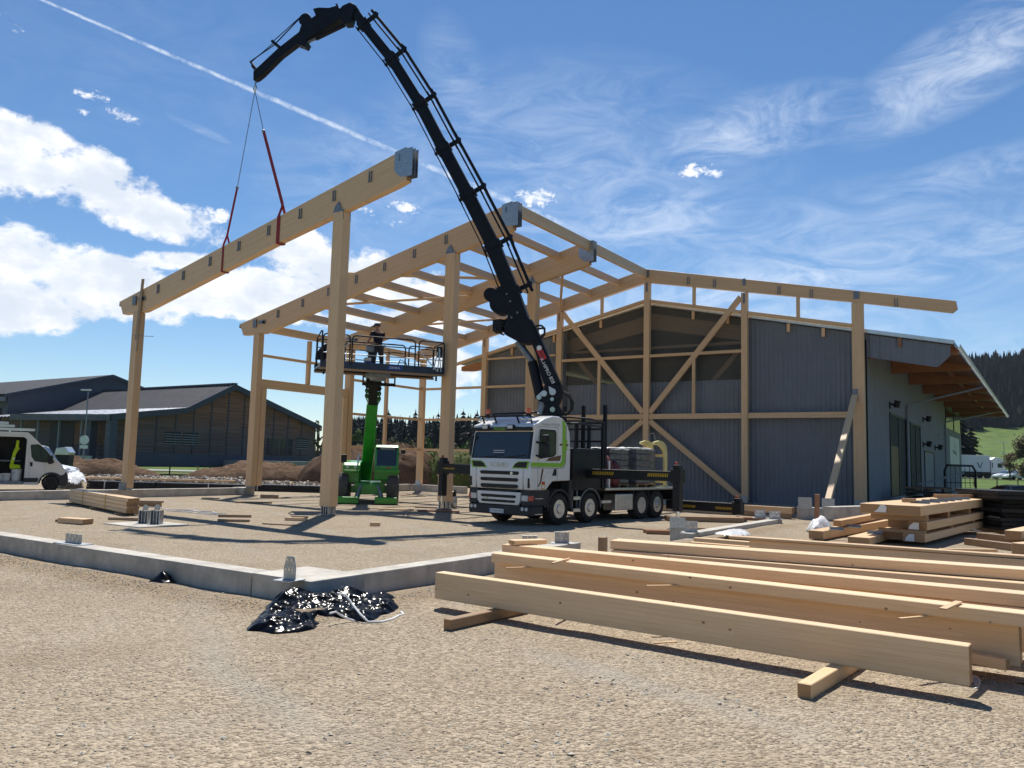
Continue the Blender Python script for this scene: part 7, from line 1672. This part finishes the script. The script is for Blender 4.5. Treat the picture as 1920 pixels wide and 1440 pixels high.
fside(pxz(((44.5, 896), (72, 896), (70, 904), (44.5, 904))), -.02, .022, 'rub_strip', M_PLASTIC); fside(pxz(((55.5, 867), (61, 866), (61, 874), (57, 875))), -.012, .014, 'door_handle', M_BLACK)
for px, pa in ((54, 834), (84, 868)): fside(pxz(((px, pa), (px+.5, pa), (px+.5, 905), (px, 905))), -.003, .005, 'door_gap', M_GREY)
bmp = pxz(((110, 897), (113, 891), (119, 890), (124, 884), (127.5, 891), (127.5, 906), (124, 911), (111, 912)))
vb_(MB().extr([Vector((x, -.02, z)) for x, z in bmp], (0, VW+.04, 0)), 'bumper', M_PLASTIC, bevel=.03)
vb_(MB().extr([Vector((x, ax, 0)) and Vector((ax+cos(a)*rr_, -.015, az+sin(a)*rr_)) for rr_, rng in ((.50, range(0, 181, 15)), (.43, range(180, -1, -15))) for a in [R(v) for v in rng]], (0, .03, 0)), 'arch_lip', M_PLASTIC)
fside(pxz(((112, 871), (117, 873), (120, 879), (117.5, 878), (113, 874))), -.015, .3, 'headlight', M_HEADL)
mx = vp(98, 862).x; vb_(MB().b2(mx-.16, mx+.02, -.24, -.03, vp(98, 870).z, vp(98, 853).z), 'mirror', M_BLACK, bevel=.04)
for x in (ax, ax-3.3):
    for yy, s in ((.24, -1), (VW-.24, 1)):
        t_ = vb_(MB().lathe([(.2, -.01), (.30, -.015), (.345, .03), (.345, .18), (.30, .215), (.2, .21)], (x, yy, .345), (0, s, 0), 28), 'wheel', M_RUBBER, smooth=True)
        vb_(MB().lathe([(.215, .20), (.18, .16), (.12, .19), (.05, .20), (0, .20)], (x, yy, .345), (0, s, 0), 24), 'rim', M_ALU, t_, smooth=True)
        hm = MB()
        for q in range(5): aa = 2*pi*q/5; hm.cyl((x+cos(aa)*.13, yy+s*.17, .345+sin(aa)*.13), (x+cos(aa)*.13, yy+s*.192, .345+sin(aa)*.13), .03, n=8)
        vb_(hm, 'rim_hole', M_BLACK, t_)
for x in (xr_+.5, xr_+2.2, dx1-.7): vb_(MB().b2(x-.03, x+.03, .15, VW-.15, zr_+.04, zr_+.08).b2(x-.03, x+.03, .15, .2, zr_-.03, zr_+.04), 'roof_rack', M_ALU)
for i, (pxe, y, zo, lab) in enumerate(((66, .20, .13, 'front aluminium ladder lying lowest on the van roof'), (58, 1.0, .15, 'aluminium ladder lying lowest at the far side of the van roof'), (27, .30, .28, 'aluminium ladder on the second layer on the van roof'), (14, .9, .42, 'short topmost aluminium ladder on the van roof'))):
    x1 = vp(pxe, 805).x; x0 = xr_+.1; z = zr_+zo
    ld = thing('ladder', lab, 'ladder', V0+VXV*x0+VYV*y+Vector((0, 0, z)), VH)
    for yy in (0, .42): MB().b2(0, x1-x0, yy-.02, yy+.02, -.05, .05).build('stile', M_ALU, ld, world=False)
    rg = MB(); x = .15
    while x < x1-x0: rg.cyl((x, .02, 0), (x, .40, 0), .018, n=6); x += .28
    rg.build('rung', M_ALU, ld, world=False)
# things in the van's open door
def vw(p): return V0+VXV*p.x+VYV*p.y+Vector((0, 0, p.z))
hv = thing('hi_vis_jacket', 'yellow high visibility jacket hanging in the open van door', 'jacket', vw(vp(22, 880, .3)), VH)
def vq(pts, y, d, mat, name, par): return MB().extr([vw(vp(*p, y)) for p in pts], VYV*d).build(name, mat, par, bevel=.03, bseg=3)
vq(((31, 825), (37, 826), (35, 838), (38, 841), (34, 845), (30, 852), (27, 864), (24, 874), (18, 874), (21, 860), (25, 846), (29, 838)), .30, .14, M_HIVIS, 'jacket_body', hv)
vq(((18, 869), (38, 872), (39, 879), (18, 879)), .26, .16, M_HIVIS, 'jacket_hem', hv); vq(((24, 858), (28.5, 858), (28, 861), (23.5, 861)), .28, .02, M_LETW, 'reflective_band', hv)
for i, (px, w_, h_) in enumerate(((0, .13, .28), (11.5, .17, .30), (30, .21, .48))):
    q_ = vp(px, 898, .35); q_.z = dz0+.005; bu = thing('bucket', ('white bucket at the left of the van doorway', 'squat white bucket in the middle of the van doorway', 'tall white bucket under the jacket in the van doorway')[i], 'bucket', vw(q_))
    MB().lathe([(w_*.88, 0), (w_, h_), (w_*1.04, h_), (w_*1.04, h_+.03), (w_*.95, h_+.03), (w_*.9, h_-.02), (0, h_-.03)], (0, 0, 0), (0, 0, 1), 24).build('bucket_body', M_BUCKET, bu, world=False, smooth=True)
    MB().tube([(-w_, 0, h_*.95), (-w_*.7, -w_*.8, h_*.75), (0, -w_*1.15, h_*.62), (w_*.7, -w_*.8, h_*.75), (w_, 0, h_*.95)], .008, 6).build('handle', M_STEELD, bu, world=False)

# ------------------------------------------------------------------ cars
def car(name, label, cat, loc, rot, L=4.4, Wd=1.8, Hh=1.5, col=None, tall=False, group=None):
    c = thing(name, label, cat, loc, rot, group); h = L/2
    lowp = [(-h, .35), (-h+.05, .75), (-h+.25, .92), (h-1.25, .98), (h-.25, .80), (h, .62), (h-.02, .30), (-h+.05, .25)]
    MB().extr([Vector((x, -Wd/2, z)) for x, z in lowp], (0, Wd, 0)).build('body', col, c, world=False, bevel=.10, bseg=3, smooth=True)
    r0 = -h+.15 if tall else -h+.45
    top = [(r0, .90), (r0+.35, Hh-.08), (r0+.7, Hh), (h-2.35, Hh), (h-1.95, Hh-.06), (h-1.15, .95)]
    MB().extr([Vector((x, -Wd/2+.10, z)) for x, z in top], (0, Wd-.2, 0)).build('cabin', M_GLASS, c, world=False, bevel=.08, bseg=3, smooth=True)
    MB().extr([Vector((x, -Wd/2+.12, z)) for x, z in ((r0+.45, Hh-.03), (r0+.75, Hh+.025), (h-2.35, Hh+.025), (h-1.98, Hh-.03))], (0, Wd-.24, 0)).build('roof', col, c, world=False, bevel=.03)
    for s in (-1, 1):
        for x in (r0+1.15, h-2.0): MB().bar((x, s*(Wd/2-.09), .92), (x-.05, s*(Wd/2-.13), Hh-.02), .05, .07).build('pillar', col, c, world=False)
        for x in (-h+.8, h-.85):
            t_ = MB().lathe([(.18, 0), (.30, 0), (.32, .03), (.32, .17), (.29, .2), (.18, .2)], (x, s*(Wd/2-.19), .32), (0, s, 0), 20).build('wheel', M_RUBBER, c, world=False, smooth=True); MB().lathe([(.2, .19), (.1, .17), (0, .19)], (x, s*(Wd/2-.19), .32), (0, s, 0), 16).build('rim', M_ALU, t_, world=False)
        MB().b2(h-.35, h-.05, s*Wd*.36-.16, s*Wd*.36+.16, .62, .76).build('headlight', M_HEADL, c, world=False, bevel=.03); MB().b2(-h-.01, -h+.12, s*Wd*.40-.1, s*Wd*.40+.1, .72, .95).build('tail_lamp', M_REDL, c, world=False, bevel=.02)
        MB().b2(h-1.75, h-1.55, s*(Wd/2+.06)-.08, s*(Wd/2+.06)+.08, .95, 1.08).build('mirror', col, c, world=False, bevel=.03)
    return c
M_CARW = pm('white_car_paint', (.68, .69, .70), .3, 0, .02, 2, coat=.6); M_CARD = pm('dark_car_paint', (.03, .035, .045), .25, .2, .05, 2, coat=.8)
p_ = gd(70, 50, .0); car('parked_car', 'pale tall car parked behind the white van', 'car', p_, VH-R(25), 4.3, 1.8, 2.1, M_CARW, True)
RY = terrain(-6.8, 164)-.03
def onroad(px, D): p = at(px, 890, D=D); return Vector((p.x, p.y, terrain(p.x, p.y)-.01))
p_ = onroad(1890, 128); car('parked_car', 'white car right of the distant white lorry', 'car', p_, YAW+R(185), 4.4, 1.8, 1.45, M_CARW)
p_ = onroad(1912, 124); car('parked_car', 'white estate car at the right edge beyond the field', 'car', p_, YAW+R(178), 4.6, 1.8, 1.5, M_CARW, True)
p_ = gd(1893, 30, .03); car('parked_car', 'dark car parked behind the black wrapped stack', 'car', p_, YAW+R(165), 4.5, 1.8, 1.42, M_CARD)
# lorry on the far road
p_ = onroad(1834, 140); lo = thing('lorry', 'white articulated lorry on the road beyond the green field', 'lorry', p_, YAW+R(4))
MB().b2(-9.2, 1.35, -1.25, 1.25, 1.15, 4.0).build('trailer_box', pm('grey_white_curtain', (.50, .54, .57), .5, 0, .04, .5), lo, world=False, bevel=.05)
tp_ = MB().extr([Vector((x, -1.22, z)) for x, z in ((1.6, .8), (1.6, 3.3), (2.3, 3.75), (3.2, 3.65), (3.9, 3.2), (4.1, 2.4), (4.2, 1.6), (4.2, .5), (2.9, .5), (2.7, .95), (1.9, .95))], (0, 2.44, 0)).build('lorry_cab', M_CARW, lo, world=False, bevel=.08, bseg=3)
MB().extr([Vector((x, -1.235, z)) for x, z in ((2.75, 1.95), (2.75, 2.7), (3.5, 2.7), (3.65, 1.95))], (0, .012, 0)).build('side_window', M_GLASS, tp_, world=False); MB().extr([Vector((x, -1.1, z)) for x, z in ((3.93, 2.05), (3.78, 3.1), (3.86, 3.1), (4.15, 2.05))], (0, 2.2, 0)).build('windscreen', M_GLASS, tp_, world=False)
MB().b2(1.75, 1.9, -1.235, -1.22, 1.9, 2.8).b2(4.19, 4.215, -.9, .9, .6, 1.7).build('grille', M_BLACK, tp_, world=False)
MB().b2(-9.0, 1.9, -1.1, 1.1, .55, 1.1).build('underframe', M_BLACK, lo, world=False)
MB().extr([(-1.05, -1.262, 2.75), (-.8, -1.262, 2.75), (-.45, -1.262, 2.0), (-.1, -1.262, 2.75), (.1, -1.262, 2.9), (-.35, -1.262, 1.8), (-.55, -1.262, 1.8)], (0, .008, 0)).build('trailer_logo', M_NAVYT, lo, world=False)
for x in (-8.0, -6.7, -5.4, 1.0, 2.3):
    for s in (-1, 1): MB().lathe([(.2, 0), (.5, 0), (.52, .04), (.52, .3), (.48, .33), (.2, .3)], (x, s*.9, .52), (0, s, 0), 20).build('wheel', M_RUBBER, lo, world=False, smooth=True)
p0, p1 = onroad(1600, 150), onroad(2300, 120); d_ = (p1-p0).normalized(); n_ = Vector((-d_.y, d_.x, 0)); rm_ = MB(); K = 26
for i in range(K+1):
    p = p0.lerp(p1, i/K)
    for w_ in (-5, 6): q = p+n_*w_; rm_.v.append(Vector((q.x, q.y, max(terrain(q.x, q.y), terrain(p.x, p.y))+.02)))
for i in range(K): rm_.f.append([2*i, 2*i+2, 2*i+3, 2*i+1]); rm_.m.append(0)
tag(rm_.build('far_road', M_ROAD), kind='structure')
# field fence posts, double lamp, sign lamp
for i, px in enumerate((1826, 1869, 1908)):
    p = onroad(px, 86); tag(MB().cyl((p.x, p.y, p.z-.1), (p.x, p.y, p.z+.85), .07, .06, 8).build('fence_post', M_WOODOLD, None, origin=p), ('dark field fence post below the lorry cab, left one', 'middle dark field fence post below the white car', 'right dark field fence post near the picture edge')[i], 'fence post')
for i, (px, pyt, D) in enumerate(((1884, 829, 150), (1887, 851, 135))):
    p = onroad(px, D); zt = at(px, pyt, D=D).z; l_ = thing('street_lamp', ('taller double headed street lamp beyond the lorry', 'lower street lamp beside the brown tree')[i], 'street lamp', p); MB().cyl(p, (p.x, p.y, zt), .08, .05, 8).build('pole', M_STEELD, l_)
    for s in ((-1, 1) if i == 0 else (-1,)): MB().bar((p.x, p.y, zt), Vector((p.x, p.y, zt+.1))+_R0*s*.9, .25, .12).build('lamp_head', M_ALU, l_)

# ------------------------------------------------------------------ dark clutter beside the hall
bs = gd(1870, 24.0, EXT*.9); bst = thing('black_stack', 'tall stack of black wrapped panels behind the far timber stack', 'stack', bs, YAW-.05)
rs = random.Random(6)
for i in range(9): MB().box((rs.uniform(-.05, .05), 0, .16+.125*i), (1.15+rs.uniform(-.06, .10), 2.4, .115), Matrix.Rotation(rs.uniform(-.03, .03), 3, 'Z')).build('panel', M_BIN if i in (5, 6, 3) else M_BLACK, bst, world=False, bevel=.012)
MB().b2(-.5, .5, -1.1, 1.1, 0, .1).build('pallet', M_WOODOLD, bst, world=False)
dp = at(1690, 915, X=-5.0); dpt = thing('pallet_stack', 'dark untidy stack of pallets against the white hall wall', 'pallet stack', (-4.6, 41.5, .03))
for i in range(5):
    for j in range(5): MB().box((0, 3.0*(j/4-.5), .25+.22*i), (1.6, .45, .04), Matrix.Rotation(rs.uniform(-.02, .02), 3, 'Z')).build('board', M_PLASTIC if (i+j) % 4 else M_WOODRED, dpt, world=False)
    for x in (-.7, 0, .7): MB().b2(x-.06, x+.06, -1.7, 1.7, .10+.22*i, .225+.22*i).build('bearer', M_PLASTIC, dpt, world=False)
MB().bar((-.6, 1.2, 1.25), (1.2, 2.6, 1.85), .06, .09).build('loose_bar', M_GREY, dpt, world=False)
gt = thing('tubular_barrier', 'black arched tubular barrier near the far end of the white wall', 'barrier', (-5.0, 62, .02), R(60))
MB().tube([(-1.6, 0, 0), (-1.6, 0, 2.0), (-1.3, 0, 2.35), (1.3, 0, 2.35), (1.6, 0, 2.0), (1.6, 0, 0)], .07, 8).build('arch_tube', M_BLACK, gt, world=False, smooth=True)
for z in (.6, 1.2): MB().cyl((-1.6, 0, z), (1.6, 0, z), .03, n=6).build('cross_tube', M_BLACK, gt, world=False)
for x in (-1.0, -.5, 0, .5, 1.0): MB().cyl((x, 0, .6), (x, 0, 2.3), .02, n=6).build('bar', M_BLACK, gt, world=False)

# ------------------------------------------------------------------ trees
def leafmat(name, a, b_):
    m, n, b = newmat(name); t = NT(n); oi = t.node('ShaderNodeObjectInfo'); c = t.coord('Object'); col = t.mix(a, b_, t.ramp(t.noise(c, .9, 4), .35, .65))
    t.link(t.mix(col, t.mix((1, 1, 1), (.6, .65, .6), oi.outputs['Random']), 1.0, 'MULTIPLY'), b.inputs['Base Color']); b.inputs['Roughness'].default_value = .8; b.inputs['Specular IOR Level'].default_value = .15
    return m
M_CONIF = leafmat('conifer_needles', (.008, .016, .012), (.016, .028, .02)); M_LEAF = leafmat('spring_leaves', (.07, .12, .03), (.13, .18, .05)); M_TWIG = leafmat('bare_twigs', (.13, .10, .055), (.20, .16, .08)); M_BARK = pm('bark', (.09, .07, .05), .95, 0, .25, 3, .02, 12, .1)
def conifer_mesh(seed, tiers=13, per=9):
    r = random.Random(seed); m = MB()
    for k in range(tiers):
        f = k/tiers; z = .10+.88*f; rad_ = .265*(1-f)**.72*(1+r.uniform(-.2, .2))+.012
        for j in range(per):
            a = 2*pi*(j+r.random()*.7)/per; L = rad_*r.uniform(.65, 1.15); d = Vector((cos(a), sin(a), 0)); s = Vector((-sin(a), cos(a), 0)); w = L*.42
            p = Vector((0, 0, z)); dr = -.07*(1-f)-.02
            m.add([p+Vector((0, 0, .045)), p+d*L*.6+s*w+Vector((0, 0, dr*.4)), p+d*L+Vector((0, 0, dr)), p+d*L*.6-s*w+Vector((0, 0, dr*.4))], [(0, 1, 2), (0, 2, 3)])
    m.add([Vector((.012, 0, .93)), Vector((-.012, .01, .93)), Vector((0, 0, 1.02))], [(0, 1, 2)]); return m
def conifer(label, p, h, seed, first=None, group=None):
    if first is None:
        t_ = thing('conifer_tree', label, 'tree', p, 0, group); conifer_mesh(seed).build('crown', M_CONIF, t_, world=False); MB().cyl((0, 0, -.02), (0, 0, .9), .018, .004, 7).build('trunk', M_BARK, t_, world=False)
    else: t_ = copy_tree(first); t_.location = p; t_['label'] = label; (group and t_.__setitem__('group', group))
    t_.rotation_euler = (0, 0, random.random()*6.3); t_.scale = (h*random.uniform(.85, 1.2), h*random.uniform(.85, 1.2), h); return t_
GRP = 'dark conifers of the tree line seen through the frame'; LB = 'dark conifer in the distant tree line behind the timber frame'
protos = []; rs = random.Random(31)
for i in range(58):
    px = rs.uniform(628, 905); D = rs.uniform(190, 250); top = rs.gauss(784, 6)-(12 if px > 830 else 0)+(10 if px < 660 else 0)
    p = at(px, 860, D=D); zg = terrain(p.x, p.y)-.2; h = max(7, at(px, top, D=D).z-zg)
    c = conifer(LB, (p.x, p.y, zg), h, i, protos[i % 5] if i >= 5 else None, GRP)
    if i < 5: protos.append(c)
def leafy(name, label, p, h, w, mat, seed, n=1500, leaf=.35, trunk=True, group=None, low=.15):
    r = random.Random(seed); t_ = thing(name, label, 'tree', p, 0, group); m = MB(); cl = []
    for i in range(14): a = r.random()*6.3; f = r.uniform(low+.12, .95); rr_ = w*.5*(1-abs(f-.5)*1.1)*r.uniform(.25, .95); cl.append((Vector((cos(a)*rr_, sin(a)*rr_, h*f)), w*r.uniform(.13, .24)))
    for i in range(n):
        c, s = cl[int(r.random()*len(cl))]; q = c+Vector((r.gauss(0, s*.6), r.gauss(0, s*.6), r.gauss(0, s*.5)))
        if q.z < h*low: continue
        u = Vector((r.uniform(-1, 1), r.uniform(-1, 1), r.uniform(-1, 1))).normalized(); v = u.orthogonal().normalized(); L = leaf*r.uniform(.6, 1.3); m.add([q-u*L*.5, q+v*L*.3, q+u*L*.5, q-v*L*.3], [(0, 1, 2, 3)])
    m.build('crown', mat, t_, world=False)
    tk = MB().tube([(0, 0, -.2), (.05*w*.2, 0, h*.25), (0, .05, h*.55), (.02, 0, h*.85)], [h*.03, h*.024, h*.014, h*.004], 8)
    for c, s in cl[:9]: tk.tube([(0, 0, h*r.uniform(.2, .5)), tuple(c*.6+Vector((0, 0, h*.12))), tuple(c)], [h*.012, h*.008, h*.003], 6)
    tk.build('trunk', M_BARK, t_, world=False, smooth=True); return t_
LG = 'pale bushes before the dark tree line'
for i in range(16):
    px = rs.uniform(635, 900); D = rs.uniform(125, 175); p = at(px, 860, D=D); zg = terrain(p.x, p.y)-.1; h = max(3.5, at(px, rs.uniform(822, 842), D=D).z-zg)
    leafy('bush', 'low spring green bush in front of the dark tree line', (p.x, p.y, zg), h, h*.95, M_LEAF if rs.random() < .5 else M_TWIG, 100+i, 320, .55, group=LG, low=.03)
def tree_at(label, px, pytop, D, wpx, mat, seed, n, leaf, name='leafy_tree', low=.15):
    p = at(px, 880, D=D); zg = terrain(p.x, p.y)-.1; return leafy(name, label, (p.x, p.y, zg), at(px, pytop, D=D).z-zg, wpx*D/F_PX, mat, seed, n, leaf, low=low)
tree_at('pale green young tree standing alone before the dark conifers', 803, 815, 150, 16, M_LEAF, 201, 900, .4)
tree_at('grey green tree before the conifers by the boom of the green machine', 668, 803, 150, 26, M_LEAF, 207, 900, .5)
tree_at('brownish olive spring tree at the right edge of the picture', 1926, 822, 112, 52, M_TWIG, 202, 3800, .34, low=.08)
tree_at('thin bare tree beside the lorry cab', 1893, 846, 122, 30, M_TWIG, 203, 900, .28, low=.25)
tree_at('dark leafy tree behind the end of the white hall wall', 1822, 818, 165, 26, leafmat('dark_leaves', (.03, .055, .02), (.06, .10, .03)), 204, 1700, .45)
for i, (px, tp__, D) in enumerate(((1806, 770, 150), (1822, 790, 165), (1790, 780, 170))):
    p = at(px, 880, D=D); zg = terrain(p.x, p.y)-.2; conifer(('tall dark conifer just behind the far corner of the hall', 'shorter dark conifer behind the dark leafy tree', 'dark conifer mostly hidden by the hall corner')[i], (p.x, p.y, zg), at(px, tp__, D=D).z-zg, 0, protos[i])
tree_at('thin tree top showing over the right end of the board gable roof', 594, 786, 130, 18, M_TWIG, 205, 260, .35, low=.3)
# woods on the hill to the right and the dark wood behind the frame: far masses of conifers
def wood(name, samples, hmin, hmax, seed, per=7):
    r = random.Random(seed); m = MB()
    for (x, y) in samples:
        z = terrain(x, y)-.3; h = r.uniform(hmin, hmax); w = h*r.uniform(.15, .22); a0 = r.random()*6
        for k, (f0, f1, ww) in enumerate(((.05, .5, 1), (.28, .72, .78), (.5, .88, .52), (.72, 1.0, .3))):
            vs = [Vector((x, y, z+h*f1))]+[Vector((x+cos(a0+k+2*pi*j/per)*w*ww*(1 if j % 2 else .72), y+sin(a0+k+2*pi*j/per)*w*ww*(1 if j % 2 else .72), z+h*f0+r.uniform(-.3, .3))) for j in range(per)]
            m.add(vs, [(0, 1+j, 1+(j+1) % per) for j in range(per)])
    return tag(m.build(name, M_CONIF), kind='stuff')
rs = random.Random(77); sm = []
for i in range(3600):
    az = rs.uniform(1665, 2250); D = rs.uniform(375, 640); p = at(az, 860, D=D); sm.append((p.x, p.y))
wood('hill_forest', sm, 13, 22, 5)
sm = []
for i in range(900):
    px = rs.uniform(610, 935); D = rs.uniform(252, 300); p = at(px, 860, D=D); sm.append((p.x, p.y))
wood('distant_forest', sm, 11, 16.5, 6)
sm = []
for i in range(500):
    px = rs.uniform(-250, 640); D = rs.uniform(330, 420); p = at(px, 850, D=D); sm.append((p.x, p.y))
wood('distant_forest', sm, 4, 9, 8)

# ------------------------------------------------------------------ air
hzm = bpy.data.materials.new('haze_air'); hzm.use_nodes = True; hn = hzm.node_tree; hn.nodes.clear()
hv_ = hn.nodes.new('ShaderNodeVolumePrincipled'); hv_.inputs['Color'].default_value = (.75, .85, 1, 1); hv_.inputs['Density'].default_value = .00008; hv_.inputs['Anisotropy'].default_value = .2
ho_ = hn.nodes.new('ShaderNodeOutputMaterial'); hn.links.new(hv_.outputs[0], ho_.inputs['Volume'])
hz_ = MB().b2(-1020, 1020, -1020, 1020, -8, 110).build('haze', hzm); tag(hz_, kind='stuff')
